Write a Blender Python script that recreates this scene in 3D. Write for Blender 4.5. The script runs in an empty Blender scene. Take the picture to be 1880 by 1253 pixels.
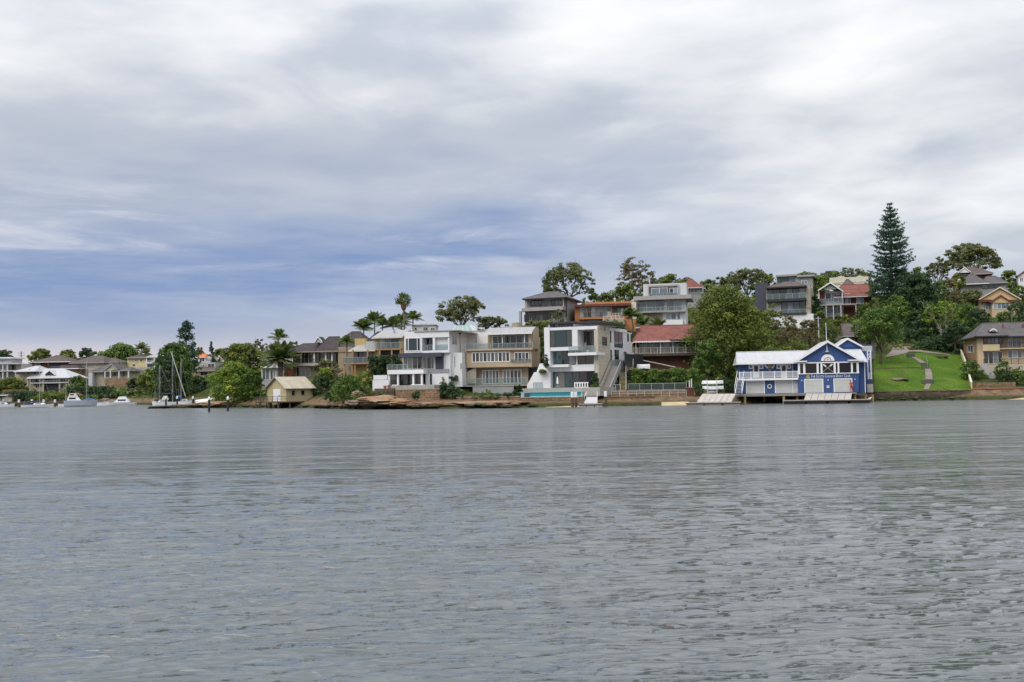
import bpy, bmesh, math, random
import numpy as np
from mathutils import Vector, Matrix

sc = bpy.context.scene
col = sc.collection
R = math.radians

# ---------------------------------------------------------------- camera
CAM = np.array((0.0, 0.0, 3.2)); PITCH = R(2.65); ROLL = R(0.95); FPX = 1828.0
_F = np.array((0, math.cos(PITCH), math.sin(PITCH)))
_R0 = np.array((1.0, 0, 0)); _U0 = np.array((0, -math.sin(PITCH), math.cos(PITCH)))
_R = math.cos(ROLL)*_R0 - math.sin(ROLL)*_U0
_U = math.sin(ROLL)*_R0 + math.cos(ROLL)*_U0
cam_data = bpy.data.cameras.new('camera')
cam_data.sensor_width = 36.0; cam_data.lens = 36.0*FPX/1880.0
cam_data.clip_start = 0.2; cam_data.clip_end = 12000
cam = bpy.data.objects.new('camera', cam_data); col.objects.link(cam)
cam.matrix_world = Matrix(((_R[0], _U[0], -_F[0], CAM[0]), (_R[1], _U[1], -_F[1], CAM[1]), (_R[2], _U[2], -_F[2], CAM[2]), (0, 0, 0, 1)))
sc.camera = cam

# ---------------------------------------------------------------- sky, sun, exposure
SUN_EL, SUN_AZ = 48.0, -142.0          # azimuth from +Y towards +X: behind the camera, to the left
world = bpy.data.worlds.new('World'); sc.world = world; world.use_nodes = True
wt = world.node_tree; wt.nodes.clear()

class N:
    """tiny helper to write node maths as expressions"""
    def __init__(s, tree): s.t = tree
    def new(s, kind, **kw):
        n = s.t.nodes.new(kind)
        for k, v in kw.items(): setattr(n, k, v)
        return n
    def put(s, sock, v):
        if isinstance(v, bpy.types.NodeSocket): s.t.links.new(v, sock)
        else: sock.default_value = v
    def m(s, op, a, b=0.0, c=0.0, clamp=False):
        n = s.new('ShaderNodeMath', operation=op, use_clamp=clamp)
        s.put(n.inputs[0], a); s.put(n.inputs[1], b); s.put(n.inputs[2], c)
        return n.outputs[0]
    def vm(s, op, a, b=(0, 0, 0)):
        n = s.new('ShaderNodeVectorMath', operation=op)
        s.put(n.inputs[0], a)
        if op == 'SCALE': s.put(n.inputs[3], b)
        else: s.put(n.inputs[1], b)
        return n.outputs[0]
    def xyz(s, x, y, z):
        n = s.new('ShaderNodeCombineXYZ')
        for i, v in enumerate((x, y, z)): s.put(n.inputs[i], v)
        return n.outputs[0]
    def noise(s, vec, scale, detail=5, rough=0.5, dist=0.0, lac=2.0):
        n = s.new('ShaderNodeTexNoise')
        s.put(n.inputs['Vector'], vec); n.inputs['Scale'].default_value = scale
        n.inputs['Detail'].default_value = detail; n.inputs['Roughness'].default_value = rough
        n.inputs['Distortion'].default_value = dist; n.inputs['Lacunarity'].default_value = lac
        return n.outputs[0]
    def ramp(s, fac, stops, interp='LINEAR'):
        n = s.new('ShaderNodeValToRGB'); n.color_ramp.interpolation = interp
        e = n.color_ramp.elements
        while len(e) < len(stops): e.new(0.5)
        for el, (p, c) in zip(e, stops):
            el.position = p; el.color = (*c, 1) if len(c) == 3 else c
        s.put(n.inputs[0], fac)
        return n.outputs[0]
    def mix(s, fac, a, b, blend='MIX'):
        n = s.new('ShaderNodeMix', data_type='RGBA', blend_type=blend)
        s.put(n.inputs[0], fac)
        s.put(n.inputs[6], (*a, 1) if isinstance(a, tuple) and len(a) == 3 else a)
        s.put(n.inputs[7], (*b, 1) if isinstance(b, tuple) and len(b) == 3 else b)
        return n.outputs[2]
    def sstep(s, v, lo, hi):
        n = s.new('ShaderNodeMapRange', interpolation_type='SMOOTHSTEP')
        s.put(n.inputs[0], v); n.inputs[1].default_value = lo; n.inputs[2].default_value = hi
        return n.outputs[0]

w = N(wt)
sky = w.new('ShaderNodeTexSky', sky_type='NISHITA')
sky.sun_disc = False; sky.sun_elevation = R(SUN_EL); sky.sun_rotation = R(SUN_AZ)
tc = w.new('ShaderNodeTexCoord').outputs['Generated']
sep = w.new('ShaderNodeSeparateXYZ'); w.put(sep.inputs[0], tc)
dx, dy, dz = sep.outputs
el = w.m('MULTIPLY', w.m('ARCSINE', w.m('MAXIMUM', dz, -0.05)), 57.2958)       # elevation, degrees
az = w.m('MULTIPLY', w.m('ARCTAN2', dx, dy), 57.2958)                         # azimuth, degrees
# a cloud deck seen in perspective: project the direction on a level sheet
den = w.m('ADD', w.m('MAXIMUM', dz, 0.0), 0.13)
deck = w.xyz(w.m('DIVIDE', dx, den), w.m('DIVIDE', dy, den), 0.0)
warp = w.new('ShaderNodeTexNoise'); w.put(warp.inputs['Vector'], deck); warp.inputs['Scale'].default_value = 0.9; warp.inputs['Detail'].default_value = 3
deck_w = w.vm('ADD', deck, w.vm('SCALE', w.vm('SUBTRACT', warp.outputs['Color'], (0.5, 0.5, 0.5)), 0.9))
n1 = w.noise(w.vm('ADD', deck_w, (3.1, 7.7, 0.4)), 0.72, 5, 0.47)
streak = w.xyz(w.m('MULTIPLY', az, 0.062), w.m('MULTIPLY_ADD', az, -0.012, w.m('MULTIPLY', el, 0.22)), 2.3)
warp2 = w.vm('ADD', streak, w.vm('SCALE', warp.outputs['Color'], 0.45))
n2 = w.noise(warp2, 1.15, 5, 0.50)
n3 = w.noise(w.vm('ADD', deck_w, (11.0, 2.0, 5.0)), 2.3, 6, 0.52)
base = w.m('ADD', w.m('ADD', w.m('MULTIPLY', n1, 0.48), w.m('MULTIPLY', n2, 0.28)), w.m('MULTIPLY', n3, 0.24))
lift = w.m('MULTIPLY', w.sstep(el, 6.0, 26.0), 0.17)                          # the deck thins overhead
v = w.m('ADD', w.m('MULTIPLY_ADD', w.m('SUBTRACT', base, 0.5), 1.9, 0.50), lift)
clouds = w.ramp(v, [(0.22, (0.37, 0.435, 0.56)), (0.38, (0.475, 0.52, 0.62)), (0.53, (0.565, 0.60, 0.675)), (0.66, (0.765, 0.782, 0.815)), (0.82, (0.965, 0.965, 0.97))])
# blue-grey distance under the deck, open towards the left of the view
bel = w.m('SUBTRACT', el, w.m('MULTIPLY', w.m('ADD', az, 29.0), 0.075))
bel = w.m('ADD', bel, w.m('ADD', w.m('MULTIPLY', w.m('SUBTRACT', n2, 0.5), 3.2), w.m('MULTIPLY', w.m('SUBTRACT', n3, 0.5), 1.6)))
gz = w.m('DIVIDE', w.m('SUBTRACT', bel, 5.5), 2.4)
band = w.m('EXPONENT', w.m('MULTIPLY', w.m('MULTIPLY', gz, gz), -0.5))
azw = w.m('SUBTRACT', 1.0, w.sstep(w.m('ABSOLUTE', w.m('ADD', az, 22.0)), 16.0, 42.0))
tex = w.sstep(w.noise(w.xyz(w.m('MULTIPLY', az, 0.09), w.m('MULTIPLY', el, 0.75), 4.4), 1.3, 6, 0.58, 0.3), 0.25, 0.68)      # faint layers inside it
bandf = w.m('MULTIPLY', w.m('MULTIPLY', band, azw), w.m('MULTIPLY_ADD', tex, -0.42, 1.0))
col1 = w.mix(bandf, clouds, (0.190, 0.285, 0.535))
# ragged white edges of nearer cloud drifting in front of it
nzv = w.xyz(w.m('MULTIPLY', az, 0.075), w.m('MULTIPLY', el, 0.42), 9.1)
puff = w.noise(w.vm('ADD', nzv, w.vm('SCALE', warp.outputs['Color'], 0.7)), 1.15, 7, 0.62, 0.4)
pw = w.m('MULTIPLY', w.m('MULTIPLY', w.sstep(puff, 0.50, 0.78), azw), w.m('MULTIPLY', w.sstep(el, 6.0, 7.4), w.m('SUBTRACT', 1.0, w.sstep(el, 9.0, 14.0))))
col1 = w.mix(w.m('MULTIPLY', pw, 0.62), col1, (0.86, 0.855, 0.88))
low = w.m('SUBTRACT', 1.0, w.sstep(el, 1.2, 4.8))                             # paler, faintly pink air on the horizon
lowc = w.mix(w.sstep(el, 1.2, 3.8), (0.80, 0.71, 0.70), (0.42, 0.45, 0.60))
lowr = w.mix(w.sstep(az, -12.0, 6.0), lowc, (0.58, 0.63, 0.73))
col2 = w.mix(w.m('MULTIPLY', low, 0.9), col1, lowr)
zen = w.m('DIVIDE', w.m('MULTIPLY_ADD', w.m('MAXIMUM', dz, 0.26), 2.0, 1.0), 1.52)    # overcast skies brighten towards the zenith
scaled = w.vm('SCALE', col2, w.m('MULTIPLY', zen, 8.1))                                            # to the brightness of the sky texture
final = w.mix(0.93, sky.outputs[0], scaled)
bg = w.new('ShaderNodeBackground'); w.put(bg.inputs[0], final); bg.inputs[1].default_value = 0.1
out = w.new('ShaderNodeOutputWorld'); wt.links.new(bg.outputs[0], out.inputs[0])

sd = bpy.data.lights.new('sun', 'SUN'); sd.energy = 1.5; sd.angle = R(45); sd.color = (1.0, 0.965, 0.91)
sun = bpy.data.objects.new('sun', sd); col.objects.link(sun)
_sd = Vector((math.sin(R(SUN_AZ))*math.cos(R(SUN_EL)), math.cos(R(SUN_AZ))*math.cos(R(SUN_EL)), math.sin(R(SUN_EL))))
sun.rotation_euler = (-_sd).to_track_quat('-Z', 'Y').to_euler()
sc.view_settings.view_transform = 'Standard'; sc.view_settings.look = 'None'
sc.view_settings.exposure = 0.35; sc.view_settings.gamma = 1.0; sc.view_settings.use_curve_mapping = False
sc.render.engine = 'CYCLES'
sc.cycles.max_bounces = 6; sc.cycles.diffuse_bounces = 3; sc.cycles.glossy_bounces = 3
sc.cycles.transparent_max_bounces = 8; sc.cycles.caustics_reflective = False; sc.cycles.caustics_refractive = False
sc.cycles.use_denoising = True
# ---------------------------------------------------------------- helpers
rng = np.random.default_rng(7); random.seed(7)

def ray(px, py):
    d = _F + (px-940.0)/FPX*_R + (626.5-py)/FPX*_U
    return d/d[1]
def at(px, py, Y):                     # the point seen at a pixel of the photograph, Y metres out
    return CAM + ray(px, py)*Y
ZOOMS = dict(A=(0, 580, 6.962), B=(240, 580, 6.962), C=(480, 520, 5.22), D=(660, 560, 6.265), E=(840, 560, 6.265),
             F=(980, 570, 6.595), G=(1130, 570, 6.596), H=(1330, 590, 6.267), I=(1590, 560, 6.483), J=(1560, 360, 4.819),
             K=(1380, 470, 7.231), L=(1130, 450, 6.483), M=(930, 450, 7.231), N=(640, 520, 5.875), Q=(260, 690, 10.44), P=(0, 0, 1.0))

def tag(o, label=None, cat=None, group=None, kind=None):
    if label: o['label'] = label
    if cat: o['category'] = cat
    if group: o['group'] = group
    if kind: o['kind'] = kind
    return o
def link(name, data, parent=None, loc=None):
    o = bpy.data.objects.new(name, data); col.objects.link(o)
    if parent is not None: o.parent = parent
    if loc is not None: o.location = tuple(float(c) for c in loc)
    return o
def empty(name, loc, rz=0.0):
    o = link(name, None, loc=loc); o.rotation_euler = (0, 0, rz); o.empty_display_size = 0.5
    return o
def mesh(name, V, F, m=None, smooth=False):
    me = bpy.data.meshes.new(name); me.from_pydata([tuple(map(float, v)) for v in V], [], F)
    if m is not None: me.materials.append(m)
    if smooth: me.polygons.foreach_set('use_smooth', [True]*len(me.polygons))
    return me
def quads_mesh(name, P, m, tint=None):
    """P: (n,4,3) array of quads -> mesh; tint: (n,) shade number per leaf"""
    n = len(P); me = bpy.data.meshes.new(name)
    me.vertices.add(n*4); me.vertices.foreach_set('co', np.ascontiguousarray(P, dtype=np.float32).ravel())
    me.loops.add(n*4); me.loops.foreach_set('vertex_index', np.arange(n*4, dtype=np.int32))
    me.polygons.add(n); me.polygons.foreach_set('loop_start', np.arange(0, n*4, 4, dtype=np.int32))
    me.polygons.foreach_set('loop_total', np.full(n, 4, dtype=np.int32))
    if tint is not None:
        a = me.attributes.new('tint', 'FLOAT', 'FACE'); a.data.foreach_set('value', np.asarray(tint, dtype=np.float32))
    me.materials.append(m); me.update(calc_edges=True)
    return me
def grid_mesh(name, P, m, smooth=True):
    """P: (r,c,3) -> mesh"""
    r, c = P.shape[:2]; me = bpy.data.meshes.new(name)
    idx = np.arange(r*c).reshape(r, c)
    q = np.stack((idx[:-1, :-1], idx[:-1, 1:], idx[1:, 1:], idx[1:, :-1]), -1).reshape(-1, 4)
    n = len(q)
    me.vertices.add(r*c); me.vertices.foreach_set('co', np.ascontiguousarray(P, dtype=np.float32).ravel())
    me.loops.add(n*4); me.loops.foreach_set('vertex_index', q.astype(np.int32).ravel())
    me.polygons.add(n); me.polygons.foreach_set('loop_start', np.arange(0, n*4, 4, dtype=np.int32))
    me.polygons.foreach_set('loop_total', np.full(n, 4, dtype=np.int32))
    me.polygons.foreach_set('use_smooth', np.full(n, smooth))
    me.materials.append(m); me.update(calc_edges=True)
    return me

class MB:
    """collects simple solids into ONE mesh"""
    def __init__(s): s.V = []; s.F = []
    def add(s, V, F):
        o = len(s.V); s.V += [tuple(v) for v in V]; s.F += [tuple(i+o for i in f) for f in F]; return s
    def box(s, a, b):
        (x0, y0, z0), (x1, y1, z1) = [tuple(min(p, q) for p, q in zip(a, b)), tuple(max(p, q) for p, q in zip(a, b))]
        return s.add([(x0, y0, z0), (x1, y0, z0), (x1, y1, z0), (x0, y1, z0), (x0, y0, z1), (x1, y0, z1), (x1, y1, z1), (x0, y1, z1)],
                     [(0, 3, 2, 1), (4, 5, 6, 7), (0, 1, 5, 4), (1, 2, 6, 5), (2, 3, 7, 6), (3, 0, 4, 7)])
    def prism(s, pts, off):
        """closed polygon pts swept by the vector off"""
        n = len(pts); o = np.array(off, float)
        V = [tuple(p) for p in pts] + [tuple(np.array(p)+o) for p in pts]
        F = [tuple(range(n))[::-1], tuple(range(n, 2*n))] + [(i, (i+1) % n, n+(i+1) % n, n+i) for i in range(n)]
        return s.add(V, F)
    def tube(s, pts, rad, k=6, cap=True):
        pts = [np.array(p, float) for p in pts]; n = len(pts)
        if not hasattr(rad, '__len__'): rad = [rad]*n
        V = []; F = []
        for i, p in enumerate(pts):
            t = pts[min(i+1, n-1)] - pts[max(i-1, 0)]; t = t/(np.linalg.norm(t)+1e-9)
            a = np.cross(t, (0, 0, 1.0) if abs(t[2]) < 0.9 else (1.0, 0, 0)); a /= np.linalg.norm(a); b = np.cross(t, a)
            for j in range(k):
                th = 2*math.pi*j/k; V.append(p + rad[i]*(math.cos(th)*a + math.sin(th)*b))
        for i in range(n-1):
            for j in range(k):
                F.append((i*k+j, i*k+(j+1) % k, (i+1)*k+(j+1) % k, (i+1)*k+j))
        if cap: F += [tuple(range(k))[::-1], tuple(range((n-1)*k, n*k))]
        return s.add(V, F)
    def lathe(s, prof, k=12, c=(0, 0, 0)):
        V = []; F = []; n = len(prof)
        for r_, z in prof:
            for j in range(k):
                th = 2*math.pi*j/k; V.append((c[0]+r_*math.cos(th), c[1]+r_*math.sin(th), c[2]+z))
        for i in range(n-1):
            for j in range(k): F.append((i*k+j, i*k+(j+1) % k, (i+1)*k+(j+1) % k, (i+1)*k+j))
        F += [tuple(range(k))[::-1], tuple(range((n-1)*k, n*k))]
        return s.add(V, F)
    def build(s, name, m, parent=None, loc=None, smooth=False):
        return link(name, mesh(name, s.V, s.F, m, smooth), parent, loc)

# ---------------------------------------------------------------- materials
MATS = {}
def newmat(name):
    m = bpy.data.materials.new(name); m.use_nodes = True; m.node_tree.nodes.clear()
    n = N(m.node_tree); o = n.new('ShaderNodeOutputMaterial'); MATS[name] = m
    return m, n, o
def pbsdf(n, o, color, rough=0.6, metal=0.0, normal=None, spec=0.4, **kw):
    b = n.new('ShaderNodeBsdfPrincipled')
    n.put(b.inputs['Base Color'], (*color, 1) if isinstance(color, tuple) and len(color) == 3 else color)
    n.put(b.inputs['Roughness'], rough); b.inputs['Metallic'].default_value = metal
    b.inputs['Specular IOR Level'].default_value = spec
    if normal is not None: n.put(b.inputs['Normal'], normal)
    for k, v_ in kw.items(): n.put(b.inputs[k], v_)
    n.put(o.inputs[0], b.outputs[0]); return b
def bump(n, h, strength=0.4, dist=0.05):
    b = n.new('ShaderNodeBump'); b.inputs['Strength'].default_value = strength; b.inputs['Distance'].default_value = dist
    n.put(b.inputs['Height'], h); return b.outputs[0]
def objvec(n): return n.new('ShaderNodeTexCoord').outputs['Object']
def plain(name, c, rough=0.7, var=0.10, scale=1.2, stain=0.0, metal=0.0, spec=0.35, fine=0.0):
    """paint, render, timber: base colour with slow uneven wear and vertical run marks"""
    m, n, o = newmat(name); vec = objvec(n)
    f = n.noise(vec, scale, 5, 0.6)
    dark = tuple(x*(1-var*1.6) for x in c); light = tuple(min(x*(1+var), 0.95) for x in c)
    k = n.ramp(f, [(0.3, dark), (0.5, c), (0.72, light)])
    if stain:
        s2 = n.new('ShaderNodeMapping'); n.put(s2.inputs[0], vec); s2.inputs['Scale'].default_value = (3.2, 3.2, 0.35)
        st = n.sstep(n.noise(s2.outputs[0], 1.0, 4, 0.6), 0.52, 0.78)
        k = n.mix(n.m('MULTIPLY', st, stain), k, tuple(x*0.5 for x in c))
    pbsdf(n, o, k, rough, metal, bump(n, n.noise(vec, 14, 3), 0.12+fine, 0.02), spec); return m
def courses(name, c, pitch, axis=2, rough=0.8, depth=0.05, var=0.2, joint=0.25, metal=0.0, spec=0.3, wear=None, across=0.0, grime=0.45):
    """roof tiles, boards, ribs: raised courses along an axis of the object, colour varying from piece to piece"""
    m, n, o = newmat(name); vec = objvec(n)
    sp = n.new('ShaderNodeSeparateXYZ'); n.put(sp.inputs[0], vec)
    t = n.m('MULTIPLY', sp.outputs[axis], 1.0/pitch); fr = n.m('FRACT', t)
    other = n.m('FLOOR', n.m('MULTIPLY', n.m('ADD', sp.outputs[0], sp.outputs[1]), 1.0/(across or 4.0)))
    wn = n.new('ShaderNodeTexWhiteNoise', noise_dimensions='2D'); n.put(wn.inputs['Vector'], n.xyz(n.m('FLOOR', t), other, 0))
    f = n.m('ADD', n.m('MULTIPLY', wn.outputs[0], 0.4), n.m('MULTIPLY', n.noise(vec, 0.8, 5, 0.65), 0.6))
    k = n.ramp(f, [(0.25, tuple(x*(1-var*1.3) for x in c)), (0.5, c), (0.75, tuple(min(x*(1+var), .95) for x in c))])
    if wear: k = n.mix(n.m('MULTIPLY', n.sstep(n.noise(vec, 0.45, 5, 0.6), 0.5, 0.72), 0.6), k, wear)
    s2 = n.new('ShaderNodeMapping'); n.put(s2.inputs[0], vec); s2.inputs['Scale'].default_value = (1.6, 1.6, 0.22)      # rain runs and fading
    k = n.mix(n.m('MULTIPLY', n.sstep(n.noise(s2.outputs[0], 1.0, 5, 0.65), 0.48, 0.78), grime), k, tuple(x*0.55 for x in c))
    j = n.sstep(fr, 0.0, 0.16)
    k = n.mix(n.m('MULTIPLY', n.m('SUBTRACT', 1.0, j), joint), k, tuple(x*0.35 for x in c))
    pbsdf(n, o, k, rough, metal, bump(n, fr, 0.6, depth), spec); return m

W = plain
W('white_render', (0.72, 0.72, 0.74), 0.75, 0.05, 0.6, 0.10)
W('white_paint', (0.76, 0.76, 0.77), 0.5, 0.04, 1.0, 0.06)
W('cream_trim', (0.60, 0.56, 0.46), 0.6, 0.06)
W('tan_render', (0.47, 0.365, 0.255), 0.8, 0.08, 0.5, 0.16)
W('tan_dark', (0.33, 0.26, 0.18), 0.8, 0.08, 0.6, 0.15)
W('beige_render', (0.42, 0.37, 0.29), 0.8, 0.08, 0.6, 0.15)
W('stone_clad', (0.50, 0.45, 0.37), 0.85, 0.12, 1.5, 0.12)
W('yellow_render', (0.46, 0.345, 0.145), 0.8, 0.10, 0.7, 0.2)
W('pale_yellow', (0.60, 0.50, 0.30), 0.8, 0.08, 0.7, 0.15)
W('apricot', (0.52, 0.40, 0.26), 0.8, 0.08, 0.6, 0.15)
W('orange_paint', (0.44, 0.19, 0.085), 0.65, 0.10, 0.8, 0.15)
W('timber_orange', (0.34, 0.205, 0.105), 0.7, 0.15, 1.5, 0.2)
W('grey_render', (0.30, 0.30, 0.31), 0.8, 0.08, 0.6, 0.2)
W('pale_grey', (0.50, 0.50, 0.52), 0.75, 0.07, 0.6, 0.15)
W('mauve_grey', (0.36, 0.335, 0.33), 0.8, 0.08, 0.6, 0.15)
W('slate', (0.055, 0.06, 0.085), 0.55, 0.12)
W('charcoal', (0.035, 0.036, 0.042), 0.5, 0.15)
W('dark_metal', (0.03, 0.03, 0.033), 0.45, 0.1)
W('steel', (0.42, 0.43, 0.45), 0.4, 0.08, metal=0.6)
W('club_blue', (0.042, 0.092, 0.240), 0.55, 0.06, 0.7, 0.15)
W('door_grey', (0.50, 0.51, 0.50), 0.55, 0.05)
W('concrete', (0.36, 0.34, 0.31), 0.85, 0.12, 0.7, 0.3)
W('deck_boards', (0.44, 0.40, 0.37), 0.8, 0.12, 1.5)
W('pile_timber', (0.10, 0.075, 0.05), 0.85, 0.25, 2.0, 0.3)
W('pile_dark', (0.022, 0.026, 0.035), 0.6, 0.2)
W('pile_ochre', (0.30, 0.22, 0.10), 0.85, 0.25, 2.0, 0.3)
W('timber_step', (0.42, 0.33, 0.18), 0.8, 0.15, 2.0)
W('red_cloth', (0.50, 0.055, 0.06), 0.8, 0.1)
W('dark_red_cloth', (0.24, 0.02, 0.04), 0.8, 0.1)
W('skin', (0.45, 0.24, 0.17), 0.6, 0.05)
W('hair', (0.03, 0.02, 0.015), 0.6, 0.1)
W('gold', (0.62, 0.38, 0.03), 0.5, 0.1)
W('sign_red', (0.22, 0.04, 0.05), 0.6, 0.05)
W('boat_white', (0.72, 0.73, 0.75), 0.3, 0.04, spec=0.5)
W('boat_blue', (0.03, 0.06, 0.22), 0.4, 0.1)
W('boat_cover', (0.02, 0.03, 0.09), 0.7, 0.1)
W('bright_blue', (0.03, 0.14, 0.55), 0.6, 0.1)
W('hull_grey', (0.40, 0.43, 0.49), 0.35, 0.06, spec=0.5)
W('red_plastic', (0.45, 0.05, 0.04), 0.4, 0.1)
W('terracotta', (0.36, 0.14, 0.07), 0.8, 0.15)
W('mast', (0.55, 0.55, 0.56), 0.4, 0.05, metal=0.3)
W('aqua_tile', (0.34, 0.52, 0.53), 0.3, 0.06)
W('pool_glass', (0.012, 0.26, 0.33), 0.08, 0.08, spec=0.5)
W('trunk_brown', (0.10, 0.075, 0.055), 0.9, 0.3, 2.0)
W('trunk_pale', (0.30, 0.27, 0.23), 0.85, 0.25, 2.0)
W('trunk_palm', (0.17, 0.13, 0.10), 0.9, 0.25, 3.0)
W('palm_skirt', (0.20, 0.095, 0.045), 0.9, 0.25, 3.0)
W('asphalt', (0.10, 0.09, 0.09), 0.9, 0.15)
W('path_stone', (0.22, 0.18, 0.165), 0.9, 0.15, 1.0)
W('sand', (0.46, 0.37, 0.24), 0.95, 0.12, 0.8)
W('teal_panel', (0.06, 0.20, 0.19), 0.35, 0.1)
W('skylight', (0.40, 0.60, 0.56), 0.3, 0.06)
courses('roof_dark', (0.052, 0.042, 0.044), 0.30, wear=(0.085, 0.065, 0.06), across=0.4)
courses('roof_brown', (0.105, 0.082, 0.078), 0.30, wear=(0.14, 0.105, 0.10), across=0.4)
courses('roof_grey', (0.105, 0.096, 0.10), 0.30, across=0.4)
courses('roof_red', (0.205, 0.074, 0.060), 0.30, wear=(0.15, 0.062, 0.055), across=0.4)
courses('roof_rust', (0.17, 0.062, 0.045), 0.30, across=0.4)
courses('roof_orange', (0.55, 0.16, 0.06), 0.30, across=0.4)
courses('roof_white', (0.47, 0.475, 0.50), 0.45, axis=0, rough=0.45, depth=0.03, var=0.04, joint=0.12)
courses('roof_metal', (0.34, 0.335, 0.345), 0.45, axis=0, rough=0.45, depth=0.03, var=0.07, joint=0.2)
courses('roof_cream', (0.40, 0.355, 0.275), 0.5, axis=0, rough=0.7, depth=0.03, var=0.10, joint=0.2, wear=(0.34, 0.31, 0.26))
courses('weatherboard', (0.50, 0.42, 0.245), 0.2, rough=0.7, depth=0.03, var=0.06, joint=0.35)
courses('weatherboard_shade', (0.37, 0.325, 0.195), 0.2, rough=0.7, depth=0.03, var=0.06, joint=0.35)  # darker copy of the shed boards: shade of the long side put into the colour
courses('blue_boards', (0.043, 0.090, 0.232), 0.18, rough=0.6, depth=0.02, var=0.05, joint=0.25)
courses('brick_red', (0.125, 0.05, 0.038), 0.09, rough=0.9, depth=0.015, var=0.25, joint=0.2, across=0.25)
courses('brick_tan', (0.36, 0.22, 0.13), 0.09, rough=0.9, depth=0.015, var=0.2, joint=0.2, across=0.25)
courses('corrugated', (0.55, 0.56, 0.58), 0.5, axis=0, rough=0.5, depth=0.05, var=0.06, joint=0.3)
courses('batten', (0.62, 0.45, 0.24), 0.55, axis=0, rough=0.7, depth=0.03, var=0.05, joint=0.5)

def sandstone(name, c, c2, algae=True):
    m, n, o = newmat(name)
    g = n.new('ShaderNodeNewGeometry').outputs['Position']
    f = n.noise(g, 0.55, 6, 0.62); f2 = n.noise(g, 3.0, 6, 0.65)
    k = n.mix(n.sstep(f, 0.4, 0.65), c, c2)
    k = n.mix(n.m('MULTIPLY', n.sstep(f2, 0.46, 0.68), 0.7), k, tuple(x*0.30 for x in c))
    if algae:                                          # tide mark: weed and black algae near the water
        sp = n.new('ShaderNodeSeparateXYZ'); n.put(sp.inputs[0], g)
        zz = n.m('ADD', sp.outputs[2], n.m('MULTIPLY', n.m('SUBTRACT', f2, 0.5), 1.5))
        k = n.mix(n.m('SUBTRACT', 1.0, n.sstep(zz, 0.35, 0.95)), k, n.mix(n.sstep(f, 0.42, 0.6), (0.045, 0.055, 0.012), (0.02, 0.018, 0.013)))
    h = n.m('ADD', n.m('MULTIPLY', f, 0.6), n.m('MULTIPLY', f2, 0.4))
    pbsdf(n, o, k, 0.9, 0, bump(n, h, 0.9, 0.35), 0.25); return m
sandstone('rock_orange', (0.31, 0.175, 0.105), (0.36, 0.25, 0.16))
sandstone('rock_grey', (0.20, 0.16, 0.12), (0.30, 0.22, 0.15))
sandstone('stone_wall', (0.24, 0.165, 0.105), (0.33, 0.22, 0.14))
sandstone('stone_wall_brown', (0.20, 0.115, 0.07), (0.30, 0.19, 0.115))
sandstone('stone_dark', (0.10, 0.082, 0.06), (0.16, 0.125, 0.09))
sandstone('stone_pale', (0.34, 0.30, 0.24), (0.44, 0.38, 0.29), False)

def glass_mat(name, dark, light, rough=0.04, spec=0.8):
    """window pane: still reflection over a dim room; a per-pane draw of curtains or blinds behind"""
    m, n, o = newmat(name); r_ = n.new('ShaderNodeObjectInfo').outputs['Random']
    vec = objvec(n)
    f = n.m('ADD', n.m('MULTIPLY', r_, 0.8), n.m('MULTIPLY', n.noise(vec, 0.7, 3), 0.35))
    k = n.mix(n.sstep(f, 0.45, 0.95), dark, light)
    pbsdf(n, o, k, rough, 0, None, spec); return m
glass_mat('glass_dark', (0.006, 0.008, 0.011), (0.14, 0.145, 0.145))
glass_mat('glass_black', (0.004, 0.004, 0.006), (0.016, 0.014, 0.016), 0.06, 0.4)
glass_mat('glass_teal', (0.012, 0.035, 0.04), (0.08, 0.15, 0.155))
glass_mat('glass_sky', (0.10, 0.13, 0.155), (0.28, 0.33, 0.36))  # pale grey-blue base paints a sky reflection into the pane
glass_mat('glass_curtain', (0.05, 0.055, 0.05), (0.36, 0.37, 0.33))
def clear_glass(name, tintc, keep):
    m, n, o = newmat(name)
    t = n.new('ShaderNodeBsdfTransparent'); t.inputs[0].default_value = (*tintc, 1)
    g = n.new('ShaderNodeBsdfPrincipled'); g.inputs['Base Color'].default_value = (tintc[0]*.30, tintc[1]*.34, tintc[2]*.35, 1); g.inputs['Roughness'].default_value = 0.05
    x = n.new('ShaderNodeMixShader'); x.inputs[0].default_value = keep
    n.put(x.inputs[1], t.outputs[0]); n.put(x.inputs[2], g.outputs[0]); n.put(o.inputs[0], x.outputs[0]); return m
clear_glass('rail_glass', (0.84, 0.90, 0.895), 0.22)
clear_glass('rail_glass_grey', (0.75, 0.80, 0.82), 0.30)

def leaf_mat(name, a, b, c):
    """leaves: per-leaf colour between three natural greens, some light passing through"""
    m, n, o = newmat(name)
    t = n.new('ShaderNodeAttribute', attribute_name='tint').outputs['Fac']
    k = n.ramp(t, [(0.0, a), (0.5, b), (1.0, c)])
    d = n.new('ShaderNodeBsdfPrincipled'); n.put(d.inputs['Base Color'], k); d.inputs['Roughness'].default_value = 0.6; d.inputs['Specular IOR Level'].default_value = 0.25
    tr = n.new('ShaderNodeBsdfTranslucent'); n.put(tr.inputs[0], k)
    x = n.new('ShaderNodeMixShader'); x.inputs[0].default_value = 0.36
    n.put(x.inputs[1], d.outputs[0]); n.put(x.inputs[2], tr.outputs[0]); n.put(o.inputs[0], x.outputs[0]); return m
leaf_mat('leaf_olive', (0.056, 0.085, 0.020), (0.141, 0.182, 0.036), (0.281, 0.302, 0.057))
leaf_mat('leaf_green', (0.043, 0.089, 0.023), (0.107, 0.179, 0.038), (0.237, 0.317, 0.056))
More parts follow.
